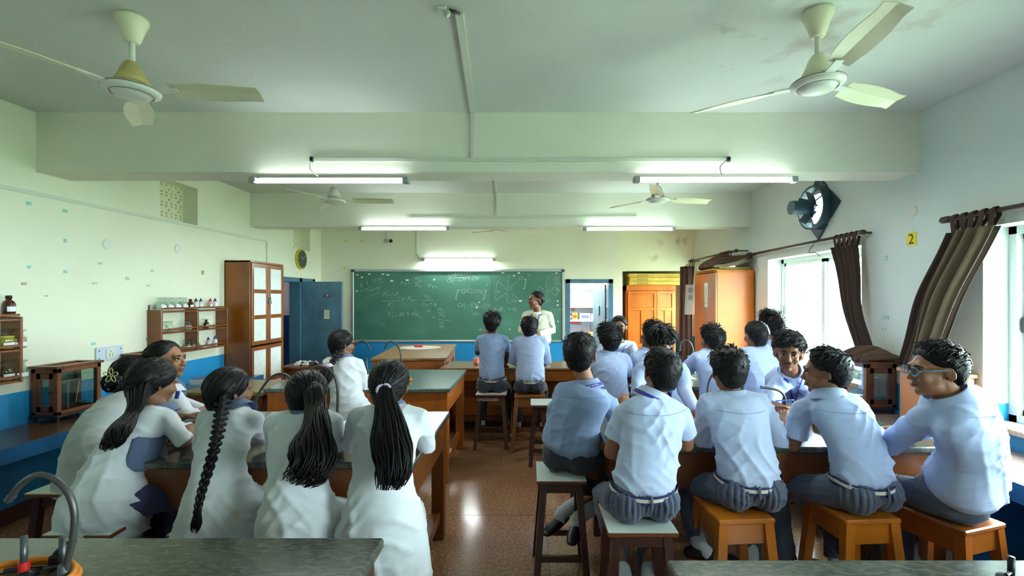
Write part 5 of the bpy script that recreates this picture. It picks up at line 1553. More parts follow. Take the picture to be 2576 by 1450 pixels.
gb = thing('water_bottle', 'green plastic water bottle on the second boys table', 'bottle', (at(1733, 900, 4.75).x, 4.75, T))
gx = at(1733, 900, 4.75).x
MB().lathe([(.034, 0), (.037, .01), (.037, .07), (.033, .08), (.037, .09), (.037, .13), (.016, .16), (.014, .17)], (gx, 4.75, T), 20).build('bottle_body', M('bottle_green', (90, 210, 190), .15, trans=.3), gb, smooth=True)
MB().lathe([(.016, .168), (.016, .205), (.001, .207)], (gx, 4.75, T), 16).build('cap', M('cap_green', (60, 180, 160), .4), gb)
paper_m = M('paper_white', (232, 234, 236), .8)
def book(px, py, d, z, w, l, rz, label, h=.012, cover=None, lines=None, nm='notebook', cat='notebook'):
    p = at(px, py, d)
    t = thing(nm, label, cat, (p.x, d, z), 'papers and notebooks on the tables')
    Rm = Matrix.Translation((p.x, d, z)) @ Matrix.Rotation(math.radians(rz), 4, 'Z')
    MB().box(-w / 2, w / 2, -l / 2, l / 2, 0.0005, h, Rm).build('pages', paper_m, t)
    if cover:
        MB().box(-w / 2 - .003, w / 2 + .003, -l / 2 - .003, l / 2 + .003, h, h + .0015, Rm).build('cover', cover, t)
    if lines:
        lm_ = MB()
        for k in range(9):
            lm_.box(-w * .4, w * .4, -l * .4 + k * l * .09, -l * .4 + k * l * .09 + .002, h + .0003, h + .0008, Rm)
        lm_.build('written_lines', lines, t)
    return t
ink_b = M('ink_blue', (110, 120, 160), .8)
pink_p = M('pink_print', (206, 120, 140), .7)
book(472, 1080, 2.75, T, .20, .28, -20, 'open notebook on the table before the girl with the low ponytail', lines=ink_b)
book(645, 1075, 2.85, T, .2, .26, 10, 'white sheets on the girls\' table beside the long braid', .006, lines=ink_b)
book(885, 1060, 2.85, T, .18, .24, 0, 'white notebook on the girls\' table beside the orange hose', .010)
book(912, 935, 4.35, T, .32, .24, 0, 'white switch box and papers in front of the girl in glasses', .06, nm='paper_box', cat='box')
book(1945, 1050, 3.1, T, .22, .28, 15, 'white notebook under the hands of the boy with a moustache', .012, cover=M('cover_pink', (216, 168, 190), .6), lines=pink_p)
book(1935, 1075, 2.86, T, .22, .24, 0, 'white open pages before the leaning boy at the front table', .010, lines=ink_b)
book(1930, 1100, 2.68, T, .20, .20, 5, 'white loose page at the near edge of the front boys table', .004)
book(1735, 1065, 2.85, T, .18, .22, 10, 'crumpled white page between the two boys at the front table', .004)
book(1610, 935, 4.45, T, .25, .22, 5, 'white pages on the second boys table by the facing boy', .008)
book(1712, 925, 4.6, T, .25, .22, 0, 'white pages on the second boys table near the green bottle', .008)
for k in range(4):
    book(535, 950, 4.6, .80 + k * .014, .30, .22, 3 * k - 4, '%s blue notebook in the pile on the olive table' % ('lowest', 'second lowest', 'second highest', 'top')[k], .012, cover=M('cover_blue', (70, 110, 160), .5))
rb = thing('red_duster', 'red chalk duster on the far end of the plank teaching table', 'duster', (at(1053, 868, 7.2).x, 7.2, .88))
p = at(1053, 868, 7.2)
MB().bbox(p.x - .07, p.x + .07, 7.17, 7.23, .881, .915, .015).build('body', M('duster_red', (210, 50, 50), .5), rb)
cdp = MB().lathe([(.30, 0), (.29, .002), (.001, .0025)], (0, 0, 0), 20, Matrix.Translation((-1.70, 7.15, .8805)) @ Matrix.Diagonal((1.1, .9, 1, 1))).build('chalk_dust_patch', M('chalk_dust', (190, 186, 176), .95, var=.2, vscale=20))
tag(cdp, 'pale patch of chalk dust on the far end of the teaching table', 'dust')
cl = thing('crumpled_cloth', 'crumpled black and white cloth on the low side table by the tall cupboard', 'cloth', (-3.3, 6.8, .66))
cm = MB(); random.seed(4)
for k in range(9):
    x = -3.42 + .03 * k
    cm.tube(smooth([(x, 6.72, .675), (x + .02 * math.sin(k), 6.78, .70 + .02 * abs(math.sin(k * 1.3))), (x + .01, 6.86, .69), (x, 6.92, .672)], 3), [(.02, .014)] * 10, 7, round_cap=True)
cm.build('folds', M('cloth_checks', (220, 220, 216), .9, vscale=14, col2=(60, 60, 64), lo=.5, hi=.56), cl, smooth=True)
p = at(1200, 880, 5.9)
pb = thing('pink_bag', 'salmon pink cloth hanging at the edge of the long desk beside the boys', 'cloth', (p.x, 5.9, .8))
MB().bbox(p.x - .045, p.x + .03, 5.85, 5.9, .801, .90, .02).build('pouch', M('salmon', (232, 130, 104), .7, var=.15, vscale=15), pb)
# ------------------------------------------------------------------ people: builders
def bake(mb, name, mat, voxel, smooth_it=2, post=None, parent=None, fac=.5):
    """Fuses overlapping shapes into one continuous surface and links it."""
    me = mb.mesh('raw')
    o = bpy.data.objects.new('raw', me); COL.objects.link(o)
    r = o.modifiers.new('r', 'REMESH'); r.mode = 'VOXEL'; r.voxel_size = voxel
    if smooth_it:
        s_ = o.modifiers.new('s', 'SMOOTH'); s_.factor = fac; s_.iterations = smooth_it
    dg = bpy.context.evaluated_depsgraph_get()
    m2 = bpy.data.meshes.new_from_object(o.evaluated_get(dg))
    bpy.data.objects.remove(o); bpy.data.meshes.remove(me)
    m2.name = name
    m2.materials.clear(); m2.materials.append(mat)
    if post:
        n = len(m2.vertices)
        co = np.empty(n * 3, 'f'); m2.vertices.foreach_get('co', co); co = co.reshape(-1, 3)
        nr = np.empty(n * 3, 'f'); m2.vertex_normals.foreach_get('vector', nr); nr = nr.reshape(-1, 3)
        co = post(co, nr)
        m2.vertices.foreach_set('co', co.astype('f').ravel())
    m2.polygons.foreach_set('use_smooth', [True] * len(m2.polygons))
    m2.update()
    o = bpy.data.objects.new(name, m2); COL.objects.link(o)
    if parent is not None: put(o, parent)
    return o

def fold_fn(frame, amp, seed=0, low=1.0, hem_z=None, wl=.075, vertical=True):
    """Cloth folds: warped ridges in the garment's own frame (origin, right, up, back)."""
    o, r, u, b = [np.array(v, 'f') for v in frame]
    rs = np.random.RandomState(seed)
    ph = rs.uniform(0, 6.28, 12)
    def f(co, nr):
        q = co - o
        a, h, c = q @ r, q @ u, q @ b
        wx = .035 * np.sin(h * 11 + ph[0]) + .02 * np.sin(h * 23 + a * 9 + ph[1])
        wy = .03 * np.sin(a * 13 + ph[2]) + .02 * np.sin(a * 27 + c * 11 + ph[3])
        k = 2 * np.pi / wl
        def ridge(x): return (1 - np.abs(np.sin(x))) ** 2.2
        f1 = ridge(k * .5 * (a + wx + .45 * h * np.sin(ph[4])) + ph[5])
        f2 = ridge(k * .5 * (h + wy + .6 * a) + ph[6])
        f3 = ridge(k * .5 * (h - wy - .7 * a) + ph[7])
        f4 = ridge(k * .8 * (h + .5 * wy + .25 * np.abs(a)) + ph[11])
        m1 = np.clip(.5 + .9 * np.sin(a * 12 + h * 9 + ph[8]), 0, 1); m2_ = np.clip(.3 + .9 * np.sin(h * 13 - a * 9 + c * 5 + ph[9]), 0, 1); m3 = np.clip(.3 + .9 * np.sin(h * 11 + a * 12 + ph[10]), 0, 1)
        lowf = np.clip(1.2 - h / .45, .3, 1.2) if low else 1.0
        hemf = np.exp(-((h - .10) / .07) ** 2) if low else 0
        d = amp * (f1 * m1 * lowf + .8 * f2 * m2_ * lowf + .7 * f3 * m3 + .35 * f4 * hemf * (1 - m1 * .5))
        d = d - amp * .45
        return co + nr * d[:, None]
    return f

SK = {}
def skin(i):
    c = [(128, 84, 58), (146, 98, 68), (112, 72, 50), (162, 112, 80), (98, 62, 44)][i]
    return M('skin_%d' % i, c, .5, sss=.08, var=.06, vscale=14)
hair_m = M('black_hair', (9, 8, 9), .5, spec=.28)
hair_b = M('black_brown_hair', (26, 20, 18), .42, spec=.5, bump=.4, bscale=200)
hair_grey = M('dark_greying_hair', (40, 36, 36), .5, var=.4, vscale=90)
shirt_c = [cloth('shirt_blue', (168, 184, 222), stretch=(1, 1, .6)), cloth('shirt_blue_shaded', (136, 156, 194), wr=.35, stretch=(1, 1, .7)), cloth('shirt_pale', (182, 196, 228), wr=.6, stretch=(1.2, 1, .45))]  # middle one is the same blue shirt with shadow painted in
shirt_cream = cloth('shirt_cream', (214, 216, 192))
tunic_w = cloth('tunic_white', (208, 212, 218), wr=.4, sc=4.5)
tunic_g = cloth('tunic_grey_white', (172, 178, 178), wr=.15)
slate_vest = cloth('vest_slate', (84, 100, 134), wr=.3)
navy = cloth('salwar_navy', (50, 50, 88), wr=.4)
trous = cloth('trouser_grey', (80, 88, 110), wr=.5, sc=7)
trous_d = cloth('trouser_dark', (48, 54, 68), wr=.3)
trous_t = cloth('trouser_teacher', (112, 114, 116), wr=.3)
shoe_m = M('shoe_black', (20, 20, 22), .35)
sock_m = M('sock_pale', (198, 202, 208), .9)
lany = M('lanyard_blue', (48, 52, 150), .6)
white_pr = M('white_print', (1, 1, 1))
eye_w = M('eye_white', (176, 168, 160), .35)
eye_d = M('eye_dark', (28, 18, 14), .15)
lip_m = M('lip', (128, 70, 60), .5)

def head_matrix(c, yaw, pitch, roll, s=1.0):
    """Head frame: x right ear, y face forward, z up. yaw 0 looks down the room, positive turns to the door side."""
    return Matrix.Translation(c) @ Matrix.Rotation(math.radians(yaw), 4, 'Z') @ Matrix.Rotation(math.radians(-pitch), 4, 'X') @ Matrix.Rotation(math.radians(roll), 4, 'Y') @ Matrix.Scale(s, 4)

def head_shapes(mb, H, jaw=1.0):
    R = H
    def e(c, r, rot=None, n=16, m=12):
        m_ = MB(); m_.ell(c, r, rot, n, m)
        mb.add([R @ Vector(v) for v in m_.v], m_.f)
    e((0, -.012, .030), (.073, .091, .080))
    e((0, .020, -.020), (.060, .070, .082))
    e((0, .030, -.064), (.047 * jaw, .050, .042))
    e((0, .066, -.092), (.020, .018, .016))
    e((0, .070, .022), (.050, .020, .026))
    for s in (-1, 1):
        e((s * .030, .081, .022), (.022, .010, .007))
        e((s * .036, .060, -.026), (.023, .026, .028))
        e((s * .010, .099, -.031), (.008, .009, .007))
        e((s * .033, .016, -.062), (.020 * jaw, .040, .034))
        # ear: plate, rim and lobe
        E = Matrix.Translation((s * .076, -.012, -.004)) @ Matrix.Rotation(s * .42, 4, 'Z') @ Matrix.Rotation(-.15, 4, 'X')
        m_ = MB(); m_.ell((0, 0, 0), (.0065, .017, .028), None, 10, 8)
        rim = [E @ Vector((s * .005, math.cos(a) * -.016, math.sin(a) * .029 + .001)) for a in [-.9 + .42 * k for k in range(9)]]
        mb.add([R @ (E @ Vector(v)) for v in m_.v], m_.f)
        t_ = MB(); t_.tube(rim, .0052, 7, round_cap=True); mb.add([R @ Vector(v) for v in t_.v], t_.f)
        m_ = MB(); m_.ell((0, .004, -.026), (.005, .008, .010), None, 8, 6)
        mb.add([R @ (E @ Vector(v)) for v in m_.v], m_.f)
    t_ = MB(); t_.tube([(0, .082, .018), (0, .094, -.008), (0, .104, -.028)], [(.008, .009), (.008, .010), (.012, .010)], 10, up=(0, 1, 0), round_cap=True)
    mb.add([R @ Vector(v) for v in t_.v], t_.f)
    e((0, .084, -.053), (.021, .010, .007)); e((0, .083, -.064), (.019, .011, .008))

def face_parts(H, body, brow=1.0, stache=0.0, lips=None):
    def tr(mb): mb.v = [tuple(H @ Vector(v)) for v in mb.v]; return mb
    for s in (-1, 1):
        eb = tr(MB().ell((s * .0305, .0795, .004), (.0125, .0095, .0068), None, 16, 10)).build('eye', eye_w, body, smooth=True)
        tr(MB().ell((s * .0305, .0875, .0045), (.0066, .0026, .0062), None, 12, 8)).build('iris', eye_d, eb, smooth=True)
        tr(MB().tube([(s * .045, .076, .009), (s * .038, .0865, .0135), (s * .028, .0905, .0130), (s * .018, .086, .007)], [.0028, .0034, .0034, .002], 6, round_cap=True)).build('eyelid', M('lash', (38, 24, 20), .6), eb, smooth=True)
        tr(MB().tube([(s * .050, .074, .022), (s * .038, .0885, .028), (s * .026, .0925, .0275), (s * .014, .092, .023)], [(.003, .0018), (.0048 * brow, .002), (.0055 * brow, .002), (.003, .0018)], 6, up=(0, 1, 0), round_cap=True)).build('eyebrow', hair_m, body, smooth=True)
    lm = MB()
    lm.tube([(-.023, .084, -.0585), (-.010, .0935, -.0555), (0, .0945, -.057), (.010, .0935, -.0555), (.023, .084, -.0585)], [(.002, .002), (.0045, .003), (.004, .003), (.0045, .003), (.002, .002)], 8, round_cap=True)
    lm.tube([(-.021, .083, -.060), (-.010, .0925, -.0645), (0, .094, -.0655), (.010, .0925, -.0645), (.021, .083, -.060)], [(.002, .002), (.005, .004), (.0055, .004), (.005, .004), (.002, .002)], 8, round_cap=True)
    tr(lm).build('lips', lips or lip_m, body, smooth=True)
    if stache:
        tr(MB().tube([(-.026, .082, -.054), (-.012, .095, -.0465), (0, .0975, -.044), (.012, .095, -.0465), (.026, .082, -.054)], [(.002, .002), (.0045 * stache, .003), (.003, .003), (.0045 * stache, .003), (.002, .002)], 8, round_cap=True)).build('moustache', hair_m, body, smooth=True)

def skull_r(d):
    rz = .083 if d.z > 0 else .083 + .075 * min(1, -d.z * 1.5) * max(0, min(1, (.30 - d.y) * 1.3))
    ry = .093 if d.y > 0 else .098
    return 1 / math.sqrt((d.x / .075) ** 2 + (d.y / ry) ** 2 + (d.z / rz) ** 2)
def hair_shell(H, style, vol=1.0, seed=0, back=-61, side=-8, front=36, top=.020, fade=.5, rag=.0):
    """Closed cap round the skull; its radius dips inside the head outside the hairline."""
    rs = random.Random(seed)
    nz = [(rs.uniform(-1, 1), rs.uniform(-1, 1), rs.uniform(-1, 1)) for _ in range(3)]
    N, K = 56, 36
    V = []
    def radius(az, el):
        # az 0 = face, pi = back
        ca = math.cos(az)
        a = abs(math.degrees(math.atan2(math.sin(az), ca)))
        if a < 80:
            t = a / 80; t = t * t * (3 - 2 * t)
            th = front * (1 - t) + side * t
        else:
            t = (a - 80) / 100; t = min(1, t * 1.7); th = side * (1 - t) + back * t
        e = math.degrees(el)
        x = (e - th) / 7.0 + rag * noise.noise(Vector((math.cos(az) * 3, math.sin(az) * 3, seed)))
        m_ = 1 / (1 + math.exp(-max(-30, min(30, x * 2.2))))
        d = Vector((math.sin(az) * math.cos(el), math.cos(az) * math.cos(el), math.sin(el)))
        sk = skull_r(d)
        up = max(0, min(1, (e - th) / 60.0))
        thick = .006 + (top * vol - .006) * (up ** fade)
        n_ = noise.noise(d * 7 + Vector(nz[0])) * .004 * vol + noise.noise(d * 18 + Vector(nz[1])) * .0022 * vol
        return d, sk * .90 * (1 - m_) + m_ * (sk + thick + n_)
    for i in range(1, K):
        el = -PI / 2 + PI * i / K
        for j in range(N):
            az = 2 * PI * j / N
            d, r = radius(az, el)
            V.append(Vector((0, -.012, .028)) + d * r)
    d, r = radius(0, PI / 2 - .001); V.append(Vector((0, -.012, .028)) + Vector((0, 0, r)))
    V.append(Vector((0, -.012, .028)) + Vector((0, 0, -.05)))
    Fc = []
    for i in range(K - 2):
        for j in range(N):
            Fc.append((i * N + j, (i + 1) * N + j, (i + 1) * N + (j + 1) % N, i * N + (j + 1) % N))
    t_ = (K - 1) * N
    for j in range(N):
        Fc.append((t_, (K - 2) * N + (j + 1) % N, (K - 2) * N + j)); Fc.append((t_ + 1, j, (j + 1) % N))
    mb = MB(); mb.add([H @ v for v in V], Fc)
    return mb, radius

def short_hair(H, person, mat, vol=1.0, seed=0, n=260, length=.034, lift=.010, whorl=(0.02, -.07, .09), part=None, **k):
    mb, radius = hair_shell(H, 'short', vol, seed, **k)
    rs = random.Random(seed + 50)
    C = Vector((0, -.012, .028))
    Wp = Vector(whorl).normalized()
    cnt = 0
    while cnt < n:
        az = rs.uniform(0, 2 * PI); el = math.asin(rs.uniform(-.85, 1))
        d, r = radius(az, el)
        sk = skull_r(d)
        if r < sk + .008:
            if r < sk or rs.random() < .5: continue
        cnt += 1
        up = max(0, min(1, (math.degrees(el) + 10) / 70))
        L = length * (.45 + .8 * up) * rs.uniform(.7, 1.25)
        flow = (d - Wp * d.dot(Wp)) if part is None else Vector(part) * (1 if d.x > -.01 else 1)
        flow = flow - d * flow.dot(d)
        if flow.length < 1e-3: continue
        flow.normalize()
        flow = (flow + Vector((rs.uniform(-.5, .5), rs.uniform(-.5, .5), rs.uniform(-.3, .3)))).normalized()
        p0 = C + d * (r - .004)
        pts = []
        lf = lift * up * rs.uniform(.3, 1.3)
        p = p0
        for q in range(5):
            t = q / 4
            pp = p0 + flow * (L * t) + d * (lf * math.sin(t * 2.4) - .012 * t * t * (1 - .6 * up)) 
            # hug the curved scalp
            v = pp - C; dd = v.normalized()
            rr = v.length
            sk2 = 1 / math.sqrt((dd.x / .077) ** 2 + (dd.y / .095) ** 2 + (dd.z / .085) ** 2)
            az2 = math.atan2(dd.x, dd.y); el2 = math.asin(max(-1, min(1, dd.z)))
            base = radius(az2, el2)[1]
            rr = max(min(rr, base + .012 * vol + lf), base - .001)
            pts.append(H @ (C + dd * rr))
        w = .0035 * rs.uniform(.7, 1.2)
        mb.tube(pts, [(w, w * .5), (w * 1.1, w * .55), (w, w * .5), (w * .7, w * .4), (w * .15, w * .15)], 4, up=(H.to_3x3() @ d).normalized())
    o = mb.build('hair', mat, person, smooth=True)
    return o

def long_shell(H, person, mat, tie, seed=0, vol=1.0, n=130, **k):
    """Hair combed flat from the hairline back to the tie point (head frame)."""
    kw = dict(back=-68, side=-34, front=40, top=.017, fade=.45); kw.update(k)
    mb, radius = hair_shell(H, 'long', vol, seed, **kw)
    rs = random.Random(seed + 9)
    C = Vector((0, -.012, .028)); T_ = Vector(tie)
    for q in range(n):
        az = rs.uniform(0, 2 * PI); el = math.asin(rs.uniform(-.5, 1))
        d, r = radius(az, el)
        sk = skull_r(d)
        if r < sk + .003: continue
        td = (T_ - C).normalized()
        ang = d.angle(td)
        L = min(ang * .8, 1.1)
        ax = d.cross(td)
        if ax.length < 1e-3: continue
        ax.normalize()
        pts = []
        for j in range(7):
            dd = Matrix.Rotation(L * j / 6, 3, ax) @ d
            az2 = math.atan2(dd.x, dd.y); el2 = math.asin(max(-1, min(1, dd.z)))
            pts.append(H @ (C + dd * (radius(az2, el2)[1] + .0006)))
        w = .004 * rs.uniform(.6, 1.3)
        mb.tube(pts, [(w * .2, w * .2)] + [(w, w * .35)] * 5 + [(w * .2, w * .2)], 4, up=(H.to_3x3() @ d).normalized())
    return mb.build('hair', mat, person, smooth=True)

def tail(path, prof, n=150, seed=0, wave=.006, name='ponytail', parent=None, mat=None, ends=.22, sides=4, segs=18, curl=0.0, flat=.6, up=(0, 1, 0)):
    """Loose hanging hair: many tapered strands round one path; prof gives its radius along the way."""
    rs = random.Random(seed)
    P = smooth([Vector(p) for p in path], 10)
    def pos(t):
        t = max(0, min(.9999, t)) * (len(P) - 1); i = int(t); return P[i].lerp(P[i + 1], t - i)
    def rad(t):
        t = t * (len(prof) - 1); i = min(len(prof) - 2, int(t)); return prof[i] * (1 - (t - i)) + prof[i + 1] * (t - i)
    mb = MB()
    mb.tube([pos(q / 12 * (1 - ends * .6)) for q in range(13)], [(rad(q / 12 * (1 - ends * .6)) * (.86 - .3 * (q / 12) ** 3), rad(q / 12 * (1 - ends * .6)) * flat * (.8 - .3 * (q / 12) ** 3)) for q in range(13)], 14, up=up, round_cap=True)
    U = Vector(up)
    for k in range(n):
        a = rs.uniform(0, 2 * PI); q = math.sqrt(rs.uniform(.45, 1.1)); t1 = 1 - ends * rs.random() ** 1.5
        ph, fr = rs.uniform(0, 6), rs.uniform(1.2, 2.6)
        pts = []; ra = []
        for j in range(segs + 1):
            t = t1 * j / segs
            c = pos(t); tg = (pos(t + .02) - pos(t - .02)).normalized()
            x = tg.cross(U)
            x = x.normalized() if x.length > 1e-3 else Vector((1, 0, 0))
            y = x.cross(tg).normalized()
            r = rad(t)
            pts.append(c + x * (math.cos(a) * q * r + wave * math.sin(fr * 5 * t + ph) * t + curl * t * math.sin(9 * t + ph * .3)) + y * (math.sin(a) * q * r * flat + wave * .6 * math.cos(fr * 4 * t + ph) * t))
            w = .0046 * (1 - .8 * max(0, (t - .7 * t1) / (.3 * t1)))
            ra.append((w, w * .8))
        mb.tube(pts, ra, sides)
    return mb.build(name, mat or hair_m, parent, smooth=True)

def braid(path, r0, r1, parent, mat=None, period=.062, tuft=.09, seed=0):
    P = smooth([Vector(p) for p in path], 12)
    L = [0]
    for a, b in zip(P[:-1], P[1:]): L.append(L[-1] + (b - a).length)
    tot = L[-1]
    def pos(s):
        s = max(0, min(tot - 1e-5, s))
        i = max(0, min(len(P) - 2, int(np.searchsorted(L, s) - 1)))
        return P[i].lerp(P[i + 1], (s - L[i]) / max(1e-6, L[i + 1] - L[i]))
    mb = MB()
    n = int(tot / period * 10)
    for k in range(3):
        for sub in range(3):
            pts = []; ra = []
            for j in range(n + 1):
                s = tot * j / n; t = s / tot
                c = pos(s); tg = (pos(s + .01) - pos(s - .01)).normalized()
                x = tg.cross(Vector((0, 1, 0))); x = x.normalized() if x.length > 1e-3 else Vector((1, 0, 0)); y = x.cross(tg).normalized()
                r = r0 * (1 - t) + r1 * t
                th = 2 * PI * s / (period * (.7 + .3 * r / r0)) * .5 + k * 2 * PI / 3
                off = (sub - 1) * .26 * r
                pts.append(c + x * (r * .72 * math.sin(th) + off * math.cos(th) * .6) + y * (r * .42 * math.sin(2 * th) + off * .7))
                w = r * (.50 if sub == 1 else .40)
                ra.append((w, w * .85))
            mb.tube(pts, ra, 7, round_cap=True)
    o = mb.build('braid', mat or hair_m, parent, smooth=True)
    if tuft:
        d = (P[-1] - P[-6]).normalized()
        tail([P[-1] - d * .01, P[-1] + d * tuft * .5 + Vector((.004, 0, 0)), P[-1] + d * tuft], [r1 * .8, r1 * 1.6, r1 * .9], 40, seed, .004, 'braid_end', o, mat, .5, 4, 8)
    return o

def hand_shapes(mb, wrist, d, nrm, side, s=1.0, curl=.5, spread=.10):
    """Hand: palm, four fingers, thumb on the given side (+1/-1 along d x nrm)."""
    d = Vector(d).normalized(); nrm = Vector(nrm); nrm = (nrm - d * nrm.dot(d)).normalized()
    x = d.cross(nrm).normalized() * side
    w = Vector(wrist)
    mb.tube([w - d * .02 * s, w + d * .015 * s, w + d * .05 * s, w + d * .085 * s], [(.024 * s, .018 * s), (.028 * s, .017 * s), (.038 * s, .014 * s), (.038 * s, .011 * s)], 12, up=nrm, round_cap=True)
    for k, (off, L) in enumerate(((.028, .066), (.010, .074), (-.009, .070), (-.027, .055))):
        base = w + d * (.080 * s) + x * (off * s)
        dd = (d + x * (off / .03 * spread)).normalized()
        pts = [base - dd * .02 * s, base]
        a = 0
        for seg in (.42, .32, .26):
            a += curl * (.7 + .12 * k)
            v = dd * math.cos(a) + nrm * math.sin(a)
            pts.append(pts[-1] + v * (L * s * seg))
        mb.tube(pts, [.0095 * s, .0092 * s, .0085 * s, .0078 * s, .0068 * s], 8, round_cap=True)
    b = w + d * .022 * s + x * .024 * s
    t1 = (d * .75 + x * .75 + nrm * .2).normalized(); t2 = (d * .95 + x * .35 + nrm * .35).normalized()
    mb.tube([b - t1 * .012 * s, b + t1 * .028 * s, b + t1 * .028 * s + t2 * .030 * s, b + t1 * .028 * s + t2 * .052 * s], [.0125 * s, .0115 * s, .0095 * s, .008 * s], 8, round_cap=True)

def ik(S_, H_, hint, l1=.285, l2=.255):
    S_, H_ = Vector(S_), Vector(H_)
    D = H_ - S_; L = D.length
    if L > (l1 + l2) * .995:
        k = L / ((l1 + l2) * .995); l1 *= k; l2 *= k
    a = (l1 * l1 - l2 * l2 + L * L) / (2 * L)
    h = math.sqrt(max(0, l1 * l1 - a * a))
    hint = Vector(hint); n = hint - D.normalized() * hint.dot(D.normalized())
    n = n.normalized() if n.length > 1e-4 else Vector((0, 0, -1))
    return S_ + D.normalized() * a + n * h

def curve3(P0, P1, P2, P3, t):
    u = 1 - t
    return P0 * u ** 3 + P1 * (3 * u * u * t) + P2 * (3 * u * t * t) + P3 * t ** 3

def person(label, pel, neck, head, yaw=0, hyaw=None, pitch=0, roll=0, sex='m', skin_i=0, shirt=None, sleeve='short', trousers=None,
           arms=None, sh_half=.185, sh_l=None, sh_r=None, width=1.0, hs=1.0, bulge=.05, seat=.60, vox=.0075, cvox=.012, legs=None, hair=None, face=None,
           lanyard=None, belt=None, tunic=None, pleats=False, seed=0, jaw=1.0, curl=.5, folds=.010, neck_r=.050, waist=1.0, collar=True, shoes=True, hips=1.0, palm=(0, 0, -1), hand_s=1.0):
    """One figure. pel: centre of the pelvis, neck: base of the neck, head: centre of the head (world)."""
    pel, neck, head = Vector(pel), Vector(neck), Vector(head)
    hyaw = yaw if hyaw is None else hyaw
    Y = math.radians(yaw)
    f = Vector((-math.sin(Y), math.cos(Y), 0)); r = Vector((math.cos(Y), math.sin(Y), 0)); b = -f
    P = thing('person', label, 'person', (pel.x, pel.y, seat if seat else 0))
    H = head_matrix(head, hyaw, pitch, roll, hs)
    neck = neck + (head - neck).normalized() * .024
    ax = (neck - pel); Ls = ax.length; up = ax.normalized()
    P1 = pel + Vector((0, 0, 1)) * Ls * .33 * .6 + up * Ls * .33 * .4 + b * bulge
    P2 = neck - up * Ls * .22 + b * bulge * 1.1
    sp = lambda t: curve3(pel, P1, P2, neck, t)
    SHL = Vector(sh_l) if sh_l is not None else sp(.88) - r * sh_half
    SHR = Vector(sh_r) if sh_r is not None else sp(.88) + r * sh_half
    arms = arms or {}
    J = {}
    for k, s, S_ in (('l', -1, SHL), ('r', 1, SHR)):
        a = arms.get(k) or {}
        w = Vector(a['hand']) if 'hand' in a else S_ + f * .30 + Vector((0, 0, -.28)) - r * s * .08
        e = Vector(a['elbow']) if 'elbow' in a else ik(S_, w, a.get('hint', Vector((0, 0, -1)) + r * s * .8))
        J[k] = (S_, e, w, a)
    # legs
    lg = legs or {}
    K = {}
    for k, s in (('l', -1), ('r', 1)):
        hip = pel + r * s * .085 * hips + Vector((0, 0, -.015))
        a = lg.get(k) or {}
        if seat:
            kn = Vector(a['knee']) if 'knee' in a else hip + f * .38 + r * s * .06 + Vector((0, 0, -.15))
            an = Vector(a['ankle']) if 'ankle' in a else Vector((kn.x, kn.y, 0)) - f * .10 + Vector((0, 0, .16))
        else:
            kn = Vector(a['knee']) if 'knee' in a else hip + Vector((0, 0, -.42)) + f * .02
            an = Vector(a['ankle']) if 'ankle' in a else Vector((hip.x, hip.y, .09)) - f * .01
        K[k] = (hip, kn, an, a)
    # ---- body: head, neck, trunk, arms with hands, legs in one surface
    B = MB()
    head_shapes(B, H, jaw)
    B.tube([sp(.92), neck + (head - neck) * .18, H @ Vector((0, -.022, -.05)), H @ Vector((0, -.02, 0))], [.058 * neck_r / .05, neck_r * 1.05, neck_r, neck_r], 14, round_cap=False)
    B.tube([sp(0), sp(.3), sp(.6), sp(.85), sp(.95)], [(.10, .08), (.10, .075), (.12, .08), (.11, .065), (.06, .05)], 14, up=b, round_cap=True)
    for k, s in (('l', -1), ('r', 1)):
        S_, e, w, a = J[k]
        B.tube([sp(.86), S_, S_.lerp(e, .5), e, e.lerp(w, .35), w], [.05, .046, .043, .036, .038, .025], 12, round_cap=True)
        hd = Vector(a.get('dir', (w - e).normalized()))
        hand_shapes(B, w, hd, a.get('palm', palm), (-s if not a.get('flip') else s), hand_s * (1.0 if sex == 'm' else .92), a.get('curl', curl))
    for k in 'lr':
        hip, kn, an, a = K[k]
        B.tube([pel, hip, kn, an], [.06, .06, .045, .034], 10, round_cap=True)
        fd = Vector(a.get('toe', f))
        B.tube([an, an + fd * .06 + Vector((0, 0, -.05)), an + fd * .13 + Vector((0, 0, -.062))], [.032, .03, .022], 8, round_cap=True)
    body = bake(B, 'body', skin(skin_i), vox, 2, parent=P)
    if face is not None:
        face_parts(H, body, **face)
    # ---- shirt or tunic
    sm = shirt or shirt_c[0]
    Cm = MB()
    W = width
    if tunic:
        tab = [(0, .172, .135), (.12, .168, .13), (.3, .142, .112), (.42, .134, .105), (.6, .148, .105), (.76, .160, .10), (.87, .150, .088), (.95, .095, .066), (1.0, .060, .055)]
    else:
        tab = [(.06, .155 * waist, .112 * waist), (.14, .172 * waist, .128 * waist), (.26, .168 * waist, .12), (.45, .160, .112), (.62, .170, .112), (.76, .182, .108), (.87, .170, .092), (.95, .105, .070), (1.0, .062, .056)]
    pts = [sp(t) for t, _, _ in tab]
    Cm.tube(pts, [(w_ * W, d_ * (W * .5 + .5)) for _, w_, d_ in tab], 28, up=b)
    rs = .9 if sex == 'f' else 1.0
